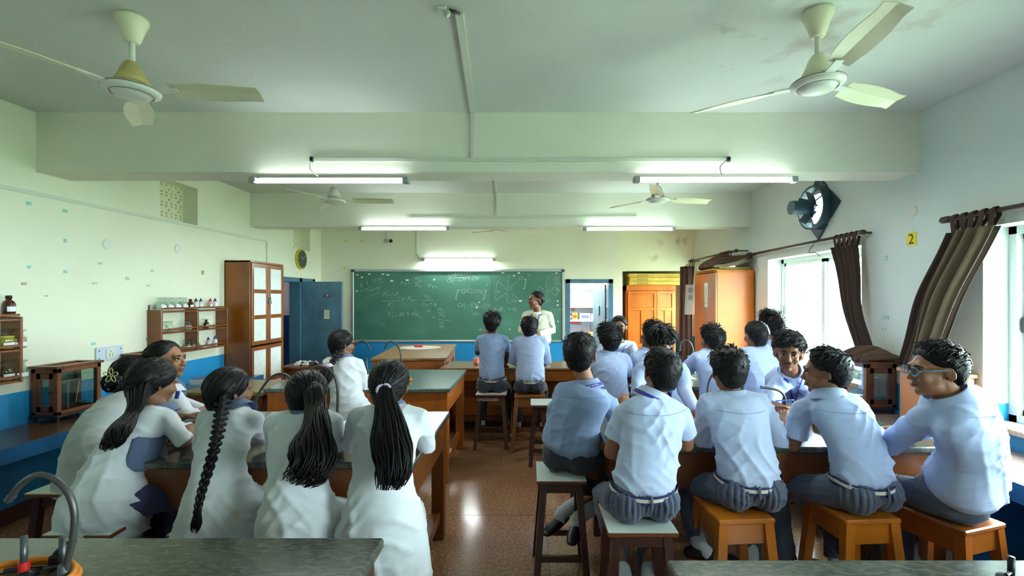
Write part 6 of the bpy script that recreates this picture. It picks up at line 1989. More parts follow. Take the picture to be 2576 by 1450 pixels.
    for k in 'lr':
        S_, e, w, a = J[k]
        Cm.tube([sp(.86), sp(.90).lerp(S_, .6), S_, S_.lerp(e, .25)], [(.08, .08), (.072 * rs, .07 * rs), (.062 * rs, .062 * rs), (.060 * rs, .060 * rs)], 14, round_cap=True)
        sl = a.get('sleeve', sleeve)
        if sl == 'short':
            t = a.get('cut', .62)
            Cm.tube([S_, S_.lerp(e, t * .5), S_.lerp(e, t)], [.060, .062, .067], 16, round_cap=False)
        elif sl == 'elbow':
            Cm.tube([S_, S_.lerp(e, .5), e, e.lerp(w, .22)], [.058 * rs, .056 * rs, .054 * rs, .050 * rs], 14, round_cap=True)
        elif sl == 'threeq':
            Cm.tube([S_, S_.lerp(e, .5), e, e.lerp(w, .35), e.lerp(w, .62)], [.058 * rs, .055 * rs, .054 * rs, .048 * rs, .046 * rs], 14)
        else:
            Cm.tube([S_, S_.lerp(e, .5), e, e.lerp(w, .5), e.lerp(w, .92)], [.060, .058, .056, .048, .042], 14)
    if tunic:
        # skirt of the tunic: over the hips, hanging behind the seat and over the thighs
        hz = tunic.get('hem', .40)
        bw_ = tunic.get('w', .20)
        fl = tunic.get('flare', 0.0)
        q0 = pel + Vector((0, 0, .06))
        drop = [(q0, .172 * W, .135), (pel, .185 * W, .15), (pel + Vector((0, 0, -.07)) + b * .01, bw_, .155), (Vector((pel.x, pel.y, (pel.z + hz) / 2)) + b * .02, bw_ + .01 + fl * .5, .165), (Vector((pel.x, pel.y, hz)) + b * (.02 + tunic.get('out', 0)) + r * tunic.get('shift', 0), bw_ + .02 + fl, .17)]
        Cm.tube([d_[0] for d_ in drop], [(d_[1], d_[2]) for d_ in drop], 26, up=b)
        for k in 'lr':
            hip, kn, an, a = K[k]
            if not a.get('bare'):
                Cm.tube([hip, hip.lerp(kn, .5), hip.lerp(kn, .85)], [.098, .094, .088], 14, round_cap=True)
    fr = (pel, r, up, b)
    ff = fold_fn(fr, folds, seed, wl=.085)
    def post(co, nr):
        c2 = ff(co, nr)
        if seat and not tunic:
            c2[:, 2] = np.maximum(c2[:, 2], seat + .004)
        return c2
    garment = bake(Cm, 'tunic' if tunic else 'shirt', sm, cvox, 2, post, P)
    if not tunic and cvox < .012:
        from mathutils.bvhtree import BVHTree
        bv = BVHTree.FromPolygons([v.co.copy() for v in garment.data.vertices], [tuple(p_.vertices) for p_ in garment.data.polygons])
        def proj(q, d_):
            h_ = bv.ray_cast(q - d_ * .5, d_)
            return h_[0] - d_ * .001 if h_[0] is not None else None
        sm_ = MB()
        yl = [proj(sp(.83) + r * (sh_half * W * 1.0 * (q / 10 - 1)) + up * (-.006 * math.cos((q / 10 - 1) * 1.5)), f) for q in range(21)]
        yl = [q for q in yl if q is not None]
        if len(yl) > 3: sm_.tube(yl, .0013, 5)
        if sm_.v: sm_.build('seam', M('seam_blue', (120, 136, 178), .9), garment)
    # ---- collar
    if collar:
        nd = (H @ Vector((0, -.02, -.04)) - neck).normalized()
        cx = r; cy = cx.cross(nd).normalized()
        cb = MB(); V = []; Fc = []
        n = 28
        R0 = neck_r * 1.30
        for j in range(n):
            a = 2 * PI * j / n + PI / 2 * 0
            back_ = .5 + .5 * math.cos(a)        # 1 at the nape
            rad_ = R0 * (1 + .05 * (1 - back_))
            dirv = b * math.cos(a) + r * math.sin(a)
            dirv = (dirv - nd * dirv.dot(nd)).normalized()
            base = neck + nd * (-.014 - .022 * (1 - back_))
            V += [base + dirv * rad_ * 1.52 + nd * -.012, base + dirv * rad_ * 1.16 + nd * (.042 + .006 * back_), base + dirv * rad_ * 1.06 + nd * (.044 + .006 * back_), base + dirv * rad_ * .98 - nd * .012]
        for j in range(n):
            for q in range(3):
                Fc.append((j * 4 + q, j * 4 + q + 1, ((j + 1) % n) * 4 + q + 1, ((j + 1) % n) * 4 + q))
        cb.add(V, Fc)
        co_ = cb.build('collar', collar if not isinstance(collar, bool) else sm, garment, smooth=True)
    # ---- trousers
    if trousers is not None:
        Tm = MB()
        hips_ = hips
        if tunic: hips = .62
        if seat:
            Tm.ell(pel + Vector((0, 0, .01)) - b * .01, (.168 * hips, .135, .105), Matrix.Rotation(Y, 3, 'Z'), 20, 14)
            for s in (-1, 1):
                Tm.ell(pel + r * s * .078 * hips + (b * .035 if not tunic else f * .02) + Vector((0, 0, -.012)), (.088, .10, .098) if not tunic else (.05, .06, .06), Matrix.Rotation(Y, 3, 'Z'), 16, 12)
            Tm.tube([pel, sp(.10), sp(.16)], [(.158 * hips, .12), (.148 * hips, .112), (.142 * hips, .108)], 20, up=b)
        else:
            Tm.tube([pel + Vector((0, 0, -.07)), pel, sp(.10), sp(.17)], [(.14, .11), (.152, .118), (.14, .108), (.132, .10)], 20, up=b)
        for k in 'lr':
            hip, kn, an, a = K[k]
            hem = a.get('hem', .90)
            if seat:
                kk = .8 if tunic and not a.get('bare') else 1.0
                Tm.tube([hip, hip.lerp(kn, .5), kn - (kn - hip).normalized() * .03], [(.098 * kk, .088 * kk), (.090 * kk, .080 * kk), (.074, .070)], 14, round_cap=True)
                Tm.tube([kn - (kn - hip).normalized() * .02, kn.lerp(an, .45), kn.lerp(an, hem)], [(.073, .070), (.066, .064), (.060, .060)], 14, round_cap=False)
            else:
                Tm.tube([hip, hip.lerp(kn, .5), kn, kn.lerp(an, .5), an], [.088, .078, .066, .062, .060], 14)
        fo, frr = pel, (pel, r, Vector((0, 0, 1)), b)
        ft = fold_fn(frr, .006, seed + 3, low=0, wl=.06)
        zb = sp(.10).z - .02
        o_, r_, b_ = np.array(pel, 'f'), np.array(r, 'f'), np.array(b, 'f')
        def post2(co, nr):
            c2 = ft(co, nr)
            if pleats:
                q = co - o_
                a = q @ r_; c = q @ b_; h = co[:, 2] - zb
                m = np.clip((c + .02) / .05, 0, 1) * np.exp(-((h + .030) / .055) ** 2)
                ang = np.arctan2(a, c + .12)
                c2 = c2 + nr * (m * .013 * (np.abs(np.sin(ang * 33 + 1.5 * np.sin(ang * 5))) - .5))[:, None]
            if seat:
                q = co - o_
                near = (np.abs(q @ r_) < .21) & (np.abs(q @ b_) < .19)
                c2[:, 2] = np.where(near, np.maximum(c2[:, 2], seat + .001), c2[:, 2])
            return c2
        hips = hips_
        tr_o = bake(Tm, 'trousers', trousers, .006 if pleats else .013, 2, post2, P)
        if belt:
            t0 = .115
            c = sp(t0); tg = (sp(t0 + .05) - sp(t0 - .05)).normalized()
            x = r; y = x.cross(tg).normalized() * -1
            tilt = (tg - b * .22).normalized()
            def band(z0, z1, k0, name, m_, par):
                V = []; Fc = []; n = 40
                for j in range(n):
                    a = 2 * PI * j / n
                    d_ = x * math.cos(a) * (.158 * hips * k0) + b * math.sin(a) * (.122 * k0)
                    dz = -.030 * max(0, math.sin(a)) + .0 * math.cos(a)
                    V += [c + d_ + tg * (z0 + dz), c + d_ + tg * (z1 + dz)]
                for j in range(n):
                    Fc.append((2 * j, 2 * j + 1, (2 * j + 3) % (2 * n), (2 * j + 2) % (2 * n)))
                return MB().add(V, Fc).build(name, m_, par, smooth=True)
            if belt == 'striped':
                bo = band(-.022, .020, 1.03, 'belt', M('belt_navy', (42, 42, 96), .7), P)
                band(-.008, .009, 1.036, 'belt_stripe', M('belt_white', (214, 212, 200), .7), bo)
                lo_ = c + b * (.122 * 1.05) + tg * (-.03)
                MB().tube([lo_ + Vector((0, 0, .028)), lo_ + b * .008 + Vector((0, 0, 0)), lo_ + b * .004 + Vector((0, 0, -.035))], [(.007, .003)] * 3, 8, up=b).build('belt_loop', trousers, tr_o, smooth=True)
            else:
                band(-.010, .010, 1.03, 'belt', M('belt_black', (28, 28, 30), .4) if belt == 'black' else M('belt_beige', (190, 182, 160), .7), P)
        if shoes:
            for k in 'lr':
                hip, kn, an, a = K[k]
                fd = Vector(a.get('toe', f)); fd.normalize()
                so = bake(MB().tube([an + (kn - an).normalized() * .13, an, an + fd * .03 + Vector((0, 0, -.035))], [.046, .042, .042], 12, round_cap=True), 'sock', sock_m, .009, 1, None, P)
                S2 = MB()
                z = an.z - .075
                s2 = fd.cross(Vector((0, 0, 1)))
                base = Vector((an.x, an.y, an.z))
                ud = (kn - an).normalized()
                dn = Vector((0, 0, -1))
                S2.tube([base - fd * .055 + dn * .045, base - fd * .02 + dn * .040, base + fd * .05 + dn * .045, base + fd * .12 + dn * .052, base + fd * .165 + dn * .056], [(.030, .030), (.036, .036), (.040, .034), (.044, .025), (.034, .018)], 14, up=(0, 0, 1), round_cap=True)
                S2.tube([base - fd * .01 + dn * .05, base - fd * .008 + dn * .008], [.040, .040], 12)
                def fl_(co, nr, zz=base.z - .078):
                    co[:, 2] = np.maximum(co[:, 2], zz); return co
                bake(S2, 'shoe', shoe_m, .008, 1, fl_, P)
    # ---- lanyard
    if lanyard:
        nd = (H @ Vector((0, -.02, -.04)) - neck).normalized()
        V = []; Fc = []; n = 26
        R0 = neck_r * 1.30 * 1.40
        half = lanyard.get('half', False)
        pts = []
        for j in range(n + 1):
            a = -2.2 + 4.4 * j / n
            dirv = b * math.cos(a) + r * math.sin(a); dirv = (dirv - nd * dirv.dot(nd)).normalized()
            pts.append((neck + nd * (-.006 - .020 * (1 - math.cos(a)) / 2) + dirv * R0 * (1 + .03 * (1 - math.cos(a))), dirv))
        for p_, d_ in pts:
            V += [p_ - nd * .010 + d_ * .007, p_ + nd * .008]
        for j in range(n):
            Fc.append((2 * j, 2 * j + 1, 2 * j + 3, 2 * j + 2))
        lo2 = MB().add(V, Fc).build('lanyard', lany, P, smooth=True)
        if lanyard.get('text'):
            tv, tf = text_geo(lanyard['text'], .0125, 0, 'CENTER')
            def mp(v):
                a = v.x / R0 + lanyard.get('rot', 0)
                dirv = b * math.cos(a) + r * math.sin(a); dirv = (dirv - nd * dirv.dot(nd)).normalized()
                return neck + nd * (-.006 - .020 * (1 - math.cos(a)) / 2 - .0045 + v.y) + dirv * (R0 * (1 + .03 * (1 - math.cos(a))) + .0055)
            MB().add([mp(v) for v in tv], tf).build('printed_words', white_pr, lo2)
        if lanyard.get('front'):
            fp = MB()
            e1 = pts[0][0]; e2 = pts[-1][0]
            low_ = sp(lanyard.get('low', .45)) + f * (.112 + lanyard.get('off', .03)) 
            for e_ in (e1, e2):
                m1 = sp(.86) + f * .105 + (e_ - neck) * .55
                fp.tube(smooth([e_, m1, low_], 6), [(.008, .0016)] * 13, 6, up=f)
            fp.build('lanyard_strap', lany, lo2, smooth=True)
    # ---- hair
    if hair:
        hair(H, P)
    return P, dict(H=H, sp=sp, J=J, K=K, f=f, r=r, b=b, body=body, garment=garment)
def glasses(H, parent, frame, lens=True, temple=None):
    g = MB()
    def T_(p): return H @ Vector(p)
    for s in (-1, 1):
        pts = [T_((s * .034 + .024 * math.cos(a), .104 - .004 * abs(math.cos(a)), .003 + .019 * math.sin(a))) for a in [2 * PI * k / 16 for k in range(17)]]
        g.tube(pts, .0028, 6)
    g.tube([T_((-.010, .106, .006)), T_((0, .110, .009)), T_((.010, .106, .006))], .0022, 6)
    o = g.build('glasses', frame, parent, smooth=True)
    for s in (-1, 1):
        t = MB().tube([T_((s * .058, .102, .010)), T_((s * .080, .060, .012)), T_((s * .083, 0, .016)), T_((s * .080, -.03, .004))], [(.0022, .004)] * 4, 6, up=(0, 0, 1))
        t.build('temple', temple or frame, o)
        if lens:
            m_ = MB().ell((s * .034, .104, .003), (.022, .001, .017), None, 14, 6); m_.v = [tuple(H @ Vector(v)) for v in m_.v]
            m_.build('lens', glass_mat('lens_glass', (225, 235, 240), .1), o, smooth=True)
    return o
def earring(H, parent, s):
    MB().tube([H @ Vector((s * .082, -.004 + .005 * math.cos(a), -.040 + .006 * math.sin(a))) for a in [2 * PI * k / 10 for k in range(11)]], .0014, 5).build('earring', M('gold', (212, 170, 70), .3, metal=.8), parent, smooth=True)
# ------------------------------------------------------------------ people: the class
def hair_s(mat=hair_m, **k):
    return lambda H, P: short_hair(H, P, mat, **k)
TZ = .885
def on_table(x, y, z=TZ): return Vector((x, y, z))

# --- front row of boys
P8, j8 = person('boy on a white-topped stool, slim, blue shirt, striped belt, head tilted', (.54, 2.22, .70), at(1643, 1006, 2.30), at(1661, 940, 2.33), yaw=4, hyaw=6, pitch=8, roll=8,
    skin_i=1, shirt=shirt_c[2], sleeve='short', trousers=trous, sh_l=at(1568, 1046, 2.28), sh_r=at(1714, 1048, 2.30), width=.90, belt='striped', pleats=True, lanyard={'text': 'SCHOOL', 'rot': -.1},
    arms={'l': dict(elbow=at(1536, 1140, 2.30), hand=at(1600, 1150, 2.55)), 'r': dict(elbow=at(1728, 1120, 2.36), hand=on_table(.72, 2.66))},
    legs={'l': dict(knee=(.42, 2.60, .54), ankle=(.49, 2.28, .16), toe=(-.3, .1, 0)), 'r': dict(knee=(.68, 2.62, .54), ankle=(.60, 2.30, .15), toe=(.3, .2, 0))},
    hair=hair_s(seed=8, vol=1.05, n=420, length=.030, whorl=(.02, -.06, .09)), seed=8, cvox=.0095, folds=.012)
P9, j9 = person('boy on the amber stool nearest the white-topped one, short dark hair, back squarely turned', (1.10, 2.33, .70), at(1840, 1005, 2.45), at(1830, 934, 2.48), yaw=-2, hyaw=0, pitch=6,
    skin_i=0, shirt=shirt_c[2], sleeve='long', trousers=trous, sh_half=.132, width=.90, belt='striped', pleats=True,
    arms={'l': dict(elbow=at(1770, 1108, 2.50), hand=on_table(1.02, 2.80)), 'r': dict(hand=on_table(1.30, 2.75))},
    legs={'l': dict(knee=(.90, 2.66, .56), ankle=at(1760, 1372, 2.42), toe=(.9, -.2, 0)), 'r': dict(knee=(1.28, 2.70, .54), ankle=(1.20, 2.50, .18))},
    hair=hair_s(seed=9, vol=1.15, n=460, length=.030, lift=.016, fade=.4), seed=9, cvox=.0095, folds=.012)
P14, j14 = person('boy on the middle amber stool, head turned aside, short sleeves, striped belt', (1.66, 2.31, .70), at(2088, 1004, 2.42), at(2074, 938, 2.45), yaw=16, hyaw=58, pitch=4,
    skin_i=0, shirt=shirt_c[0], sleeve='short', trousers=trous, sh_l=at(2016, 1034, 2.46), sh_r=at(2150, 1030, 2.38), width=.92, belt='striped', pleats=True,
    arms={'l': dict(elbow=at(1995, 1122, 2.48), hand=at(1975, 1062, 2.72), cut=.78, palm=(.6, 0, -.6)), 'r': dict(hand=on_table(1.80, 2.75))},
    legs={'l': dict(knee=(1.40, 2.66, .56), ankle=(1.42, 2.55, .16)), 'r': dict(knee=(1.78, 2.70, .54), ankle=(1.70, 2.55, .16))},
    hair=hair_s(seed=14, vol=1.25, n=520, length=.045, lift=.008, whorl=(.35, -.8, .45), back=-54), seed=14, cvox=.0095, folds=.013, face=dict(brow=1.0))
P15, j15 = person('heavyset boy in grey glasses on the amber stool beside the window counter', (2.07, 2.24, .70), at(2385, 1005, 2.13), at(2352, 934, 2.13), yaw=38, hyaw=80, pitch=2,
    skin_i=1, shirt=shirt_c[0], sleeve='long', trousers=trous, sh_l=at(2320, 1058, 2.16), sh_r=at(2452, 1050, 2.06), width=1.18, waist=1.12, neck_r=.058, hs=1.03, jaw=1.15,
    arms={'l': dict(elbow=at(2232, 1122, 2.36), hand=on_table(1.98, 2.66)), 'r': dict(elbow=at(2300, 1085, 2.55), hand=at(2205, 1086, 2.72), sleeve='elbow')},
    legs={'l': dict(knee=(1.92, 2.62, .60), ankle=(1.94, 2.46, .16)), 'r': dict(knee=(2.10, 2.64, .56), ankle=(2.12, 2.48, .16))},
    hair=hair_s(seed=15, vol=1.05, n=560, length=.042, lift=.010, whorl=(.1, -.9, .35), side=-2, back=-50, front=32, mat=hair_m), seed=15, cvox=.0095, folds=.011, face=dict(brow=1.0), bulge=.09, hips=1.1, vox=.0065)
glasses(j15['H'], P15, M('glasses_grey', (96, 120, 136), .35))
w_ = at(2217, 1088, 2.70)
for k in range(3):
    MB().tube([w_ + Vector((.004 * (k - 1) + .002 * math.sin(a * 3), .028 * math.cos(a), .028 * math.sin(a))) + Vector((.012 * k - .01, 0, 0)) for a in [2 * PI * q / 14 for q in range(15)]], .0045, 6).build('thread_bracelet', M('red_thread', (214, 24, 30), .7), P15, smooth=True)

# --- boy in red glasses
P3, j3 = person('boy in red glasses and printed lanyard on the tall white-topped stool by the aisle', (.25, 2.83, .70), at(1476, 976, 2.88), at(1460, 895, 2.92), yaw=-22, hyaw=-14, pitch=2, roll=-2,
    skin_i=3, shirt=shirt_c[1], sleeve='short', trousers=trous_d, sh_l=at(1398, 1030, 2.86), sh_r=at(1536, 1022, 2.90), width=1.02, waist=1.08, hs=1.16, neck_r=.052, lanyard={'text': 'SINGH SECONDARY SCHOOL', 'rot': .25},
    arms={'l': dict(hand=(.40, 3.12, .72)), 'r': dict(elbow=at(1572, 1105, 3.0), hand=on_table(.62, 3.02))},
    legs={'l': dict(knee=at(1535, 1212, 3.05), ankle=at(1412, 1292, 2.95), toe=(-.35, -.5, 0)), 'r': dict(knee=at(1600, 1200, 3.05), ankle=at(1452, 1306, 2.82), toe=(-.2, -.7, 0))},
    hair=hair_s(seed=3, vol=1.0, n=420, length=.022, lift=.008, whorl=(0, -.3, .9), side=0, back=-56, fade=.35, mat=hair_m), seed=3, cvox=.0095, folds=.010, face=dict(brow=1.0))
glasses(j3['H'], P3, M('glasses_black', (30, 26, 30), .3), temple=M('glasses_red', (206, 26, 34), .35))

# --- boys at the far side of the front table, facing the camera
P13, j13 = person('boy with a thin moustache looking into the camera, pencil in his hands', (2.03, 3.62, .70), at(1990, 938, 3.28), at(1984, 890, 3.12), yaw=165, hyaw=152, pitch=4, roll=-3,
    skin_i=0, shirt=shirt_c[0], sleeve='elbow', trousers=trous, sh_l=at(2040, 985, 3.30), sh_r=at(1946, 985, 3.30), width=.92, hs=1.04, neck_r=.045, lanyard={'front': True, 'low': .30, 'off': .05},
    arms={'r': dict(elbow=at(1945, 1022, 3.12), hand=at(1962, 1024, 2.97), curl=.75), 'l': dict(elbow=at(2050, 1030, 3.12), hand=at(2003, 1026, 2.98), curl=.8)},
    hair=hair_s(seed=13, vol=1.55, n=520, length=.055, lift=.012, whorl=(-.75, -.1, .6), front=24, side=6, top=.024), seed=13, vox=.0055, face=dict(brow=1.25, stache=.8))
pc = at(1950, 1009, 2.90); pd = at(1992, 1007, 2.90)
pn = thing('pencil', 'blue printed pencil held by the boy with the moustache', 'pencil', tuple(pc))
MB().tube([pc, pd], .0042, 6).build('pencil_barrel', M('pencil_blue', (50, 90, 190), .4), pn)
MB().tube([pc, pc + (pc - pd).normalized() * .008], .0044, 6).build('tip', M('pencil_tip', (150, 220, 210), .4), pn)
MB().tube([pd, pd + (pd - pc).normalized() * .014], [.004, .001], 6).build('point', M('pencil_wood', (200, 170, 130), .5), pn)
# pocket with a round crest
g13 = j13
pk_ = g13['sp'](.52) + g13['f'] * .122 - g13['r'] * .07
pm_ = MB().bbox(-.045, .045, -.003, .003, -.05, .05, .003, Matrix.Translation(pk_) @ Matrix.Rotation(math.radians(165), 4, 'Z')).build('pocket', shirt_c[0], P13)
P7, j7 = person('boy facing the camera with his head bowed, thick hair seen from above', (1.10, 3.62, .70), at(1662, 925, 3.30), at(1664, 870, 3.10), yaw=180, hyaw=168, pitch=34, roll=4,
    skin_i=1, shirt=shirt_c[0], sleeve='long', trousers=trous, sh_half=.150, width=.98, lanyard={'front': True, 'low': .4},
    arms={'r': dict(hand=on_table(.98, 3.05), elbow=at(1602, 985, 3.25)), 'l': dict(hand=on_table(1.10, 3.02), elbow=at(1722, 985, 3.25))},
    hair=hair_s(seed=7, vol=1.35, n=560, length=.05, lift=.012, whorl=(.2, -.5, .8), front=30, top=.022), seed=7, face=dict(brow=1.1))

# --- second group of boys
P4, j4 = person('boy with bushy uncombed hair, back turned, straight in front of the facing boy', (.70, 3.88, .70), at(1529, 898, 3.96), at(1533, 855, 3.98), yaw=-4, hyaw=0, pitch=-2,
    skin_i=4, shirt=shirt_c[0], sleeve='short', trousers=trous, sh_half=.128, width=.86, arms={'l': dict(hand=on_table(.55, 4.34)), 'r': dict(hand=on_table(.86, 4.34))},
    hair=hair_s(seed=4, vol=1.75, n=620, length=.05, lift=.022, whorl=(.3, -.4, .8), rag=.5, back=-62, side=-14), seed=4)
P5, j5 = person('smiling boy with cropped hair and lanyard facing the camera before the store-room doorway', (.98, 5.38, .70), at(1556, 868, 5.26), at(1557, 823, 5.22), yaw=180, hyaw=170, pitch=2, roll=-4,
    skin_i=0, shirt=shirt_c[2], sleeve='short', trousers=trous, sh_half=.160, width=.98, hs=1.05, lanyard={'front': True, 'low': .3},
    arms={'l': dict(elbow=at(1604, 915, 5.10), hand=on_table(1.16, 4.86)), 'r': dict(hand=on_table(.86, 4.90))},
    hair=hair_s(seed=5, vol=.75, n=260, length=.014, lift=.003, front=30), seed=5, face=dict(brow=1.1))
P6, j6 = person('boy seen sideways between two others, hair swept forward into a point', (1.02, 3.95, .70), at(1632, 893, 4.05), at(1641, 852, 4.05), yaw=12, hyaw=52, pitch=4,
    skin_i=1, shirt=shirt_c[0], sleeve='long', trousers=trous, sh_half=.135, width=.9, arms={'l': dict(hand=on_table(.95, 4.40)), 'r': dict(hand=on_table(1.20, 4.40))},
    hair=hair_s(seed=6, vol=1.5, n=520, length=.06, lift=.014, whorl=(0, -.95, .2), front=30, top=.026), seed=6, face=dict(brow=1.0))
P10, j10 = person('boy in front of the tall orange cupboard, back turned, curly hair and ear showing', (1.58, 3.88, .70), at(1788, 895, 3.96), at(1790, 858, 3.98), yaw=2, hyaw=14, pitch=2,
    skin_i=0, shirt=shirt_c[0], sleeve='short', trousers=trous, sh_half=.132, width=.88, arms={'l': dict(hand=on_table(1.38, 4.36)), 'r': dict(hand=on_table(1.72, 4.36))},
    hair=hair_s(seed=10, vol=1.4, n=620, length=.034, lift=.022, whorl=(.2, -.5, .8), rag=.3), seed=10)
P11, j11 = person('boy with neat round-cut hair, back turned, before the bright window', (1.96, 3.88, .70), at(1910, 884, 3.96), at(1900, 846, 3.98), yaw=0, hyaw=12, pitch=0,
    skin_i=1, shirt=shirt_c[0], sleeve='long', trousers=trous, sh_half=.142, width=.98, arms={'l': dict(hand=on_table(1.80, 4.38)), 'r': dict(hand=on_table(2.12, 4.38))},
    hair=hair_s(seed=11, vol=1.15, n=420, length=.030, lift=.005), seed=11)
P12, j12 = person('taller boy with upright tousled hair partly behind another before the window', (2.28, 4.30, .75), at(1938, 868, 4.34), at(1935, 822, 4.36), yaw=10, hyaw=24, pitch=2,
    skin_i=1, shirt=shirt_c[0], sleeve='short', trousers=trous, sh_half=.135, width=.88, hs=1.05, seat=.64, arms={'l': dict(hand=(2.12, 4.6, .92)), 'r': dict(hand=(2.4, 4.6, .9))},
    hair=hair_s(seed=12, vol=1.6, n=620, length=.046, lift=.026, whorl=(.1, -.8, .4), rag=.3), seed=12)

# --- two boys at the long desk and the teacher
P1, j1 = person('thin boy on the chalk-numbered stool at the long desk, hand at his chin', (-.42, 5.17, .70), at(1239, 850, 5.27), at(1239, 814, 5.28), yaw=0, hyaw=-6, pitch=-2,
    skin_i=4, shirt=shirt_c[1], sleeve='short', trousers=trous_d, sh_half=.135, width=.86, belt='beige', lanyard={},
    arms={'l': dict(elbow=at(1202, 888, 5.40), hand=at(1220, 845, 5.50)), 'r': dict(elbow=at(1276, 895, 5.38), hand=(-.30, 5.62, .84))},
    hair=hair_s(seed=1, vol=1.5, n=520, length=.045, lift=.014, rag=.4), seed=1)
P2, j2 = person('broader boy on the amber brown stool at the long desk, elbows out', (.01, 5.10, .70), at(1334, 854, 5.22), at(1332, 828, 5.24), yaw=0, hyaw=-4, pitch=2,
    skin_i=0, shirt=shirt_c[0], sleeve='long', trousers=trous_d, sh_half=.148, width=.95, belt='beige',
    arms={'l': dict(elbow=at(1290, 908, 5.26), hand=(-.12, 5.62, .84)), 'r': dict(elbow=at(1376, 908, 5.26), hand=(.14, 5.62, .84))},
    hair=hair_s(seed=2, vol=1.5, n=520, length=.04, lift=.016, rag=.3), seed=2)
PT, jT = person('teacher in a cream shirt and blue lanyard standing before the chalkboard looking aside', (at(1354, 800, 6.45).x, 6.45, .99), at(1352, 790, 6.45), at(1348, 757, 6.43), yaw=168, hyaw=118, pitch=-2, roll=0,
    skin_i=0, shirt=shirt_cream, sleeve='long', trousers=trous_t, sh_half=.165, width=1.08, waist=1.0, hs=1.08, seat=0, belt='black', lanyard={'front': True, 'low': .35},
    arms={'r': dict(elbow=at(1312, 832, 6.42), hand=at(1337, 845, 6.20)), 'l': dict(elbow=at(1390, 832, 6.42), hand=at(1352, 842, 6.18))},
    hair=hair_s(seed=20, vol=.8, n=380, length=.026, lift=.003, front=48, side=4, back=-34, mat=hair_m), seed=20, face=dict(brow=1.2), bulge=.02, vox=.007)

# --- girls in white
def bow_tail(*a, **k): return tail(*a, **k)
def lh(tie, seed, **k): return lambda H, P: long_shell(H, P, hair_m, tie, seed, **k)
N = 'girl in a long white tunic'
G5, g5 = person('girl in white with a lilac hair band round a long straight ponytail', (-.62, 1.95, .70), at(982, 1040, 2.12), at(981, 973, 2.16), yaw=-2, hyaw=0, pitch=4, sex='f',
    skin_i=0, shirt=tunic_w, sleeve='elbow', trousers=navy, sh_half=.142, width=.98, tunic=dict(hem=.34, w=.200, flare=.01, shift=.0, out=.01), collar=slate_vest,
    arms={'l': dict(elbow=at(882, 1120, 2.22), hand=on_table(-.80, 2.52)), 'r': dict(elbow=at(1074, 1118, 2.22), hand=on_table(-.62, 2.55))},
    legs={'l': dict(knee=(-.74, 2.30, .56), ankle=(-.72, 2.2, .16)), 'r': dict(knee=(-.60, 2.32, .56), ankle=(-.60, 2.2, .16))},
    hair=lh((0, -.11, .0), 25), seed=25, folds=.012, neck_r=.044)
tail([at(968, 975, 2.05), at(970, 1010, 2.0), at(980, 1060, 1.93), at(984, 1120, 1.85), at(986, 1180, 1.79), at(980, 1235, 1.76)], [.028, .040, .055, .070, .075, .062, .03], 260, 5, .010, 'ponytail', G5, ends=.2, curl=.015)
MB().tube([at(967, 980, 2.04) + Vector((.028 * math.cos(a), .010 * math.sin(a) - .01, .022 * math.sin(a))) for a in [2 * PI * k / 16 for k in range(17)]], .008, 8).build('hair_band', M('lilac', (196, 170, 200), .6), G5, smooth=True)
G4, g4 = person('girl in white with loose wavy hair gathered down her back', (-.985, 1.97, .70), at(768, 1052, 2.15), at(773, 998, 2.20), yaw=4, hyaw=16, pitch=6, sex='f',
    skin_i=0, shirt=tunic_w, sleeve='elbow', trousers=navy, sh_half=.128, width=.92, tunic=dict(hem=.40, w=.175, flare=.01), collar=slate_vest,
    arms={'l': dict(elbow=at(694, 1130, 2.26), hand=on_table(-1.10, 2.55)), 'r': dict(elbow=at(850, 1118, 2.30), hand=at(848, 1130, 2.45))},
    legs={'l': dict(knee=(-1.08, 2.32, .56), ankle=(-1.05, 2.2, .16)), 'r': dict(knee=(-.90, 2.32, .56), ankle=(-.92, 2.2, .16))},
    hair=lh((.03, -.11, .01), 24), seed=24, folds=.011, neck_r=.044)
tail([at(786, 978, 2.10), at(793, 1030, 2.03), at(795, 1080, 1.93), at(785, 1135, 1.85), at(765, 1185, 1.80), at(748, 1222, 1.78)], [.040, .042, .058, .075, .080, .065, .035], 260, 6, .018, 'ponytail', G4, ends=.35, curl=.025)
G3, g3 = person('girl in white with one very long thick braid reaching the stool', (-1.43, 2.14, .70), at(594, 1044, 2.30), at(580, 986, 2.34), yaw=-12, hyaw=-30, pitch=3, sex='f',
    skin_i=0, shirt=tunic_w, sleeve='elbow', trousers=navy, sh_half=.130, width=.90, tunic=dict(hem=.40, w=.185, flare=.01), collar=slate_vest,
    arms={'l': dict(elbow=at(506, 1120, 2.32), hand=on_table(-1.55, 2.62)), 'r': dict(elbow=at(656, 1100, 2.44), hand=on_table(-1.25, 2.70))},
    legs={'l': dict(knee=(-1.50, 2.48, .56), ankle=(-1.48, 2.35, .16)), 'r': dict(knee=(-1.30, 2.46, .56), ankle=(-1.32, 2.35, .16))},
    hair=lh((0, -.09, -.06), 23), seed=23, folds=.011, neck_r=.044)
braid([at(562, 1005, 2.24), at(557, 1040, 2.17), at(548, 1090, 2.07), at(535, 1145, 1.99), at(517, 1205, 1.95), at(503, 1255, 1.93), at(496, 1290, 1.93)], .030, .013, G3, seed=3)
earring(g3['H'], G3, 1)
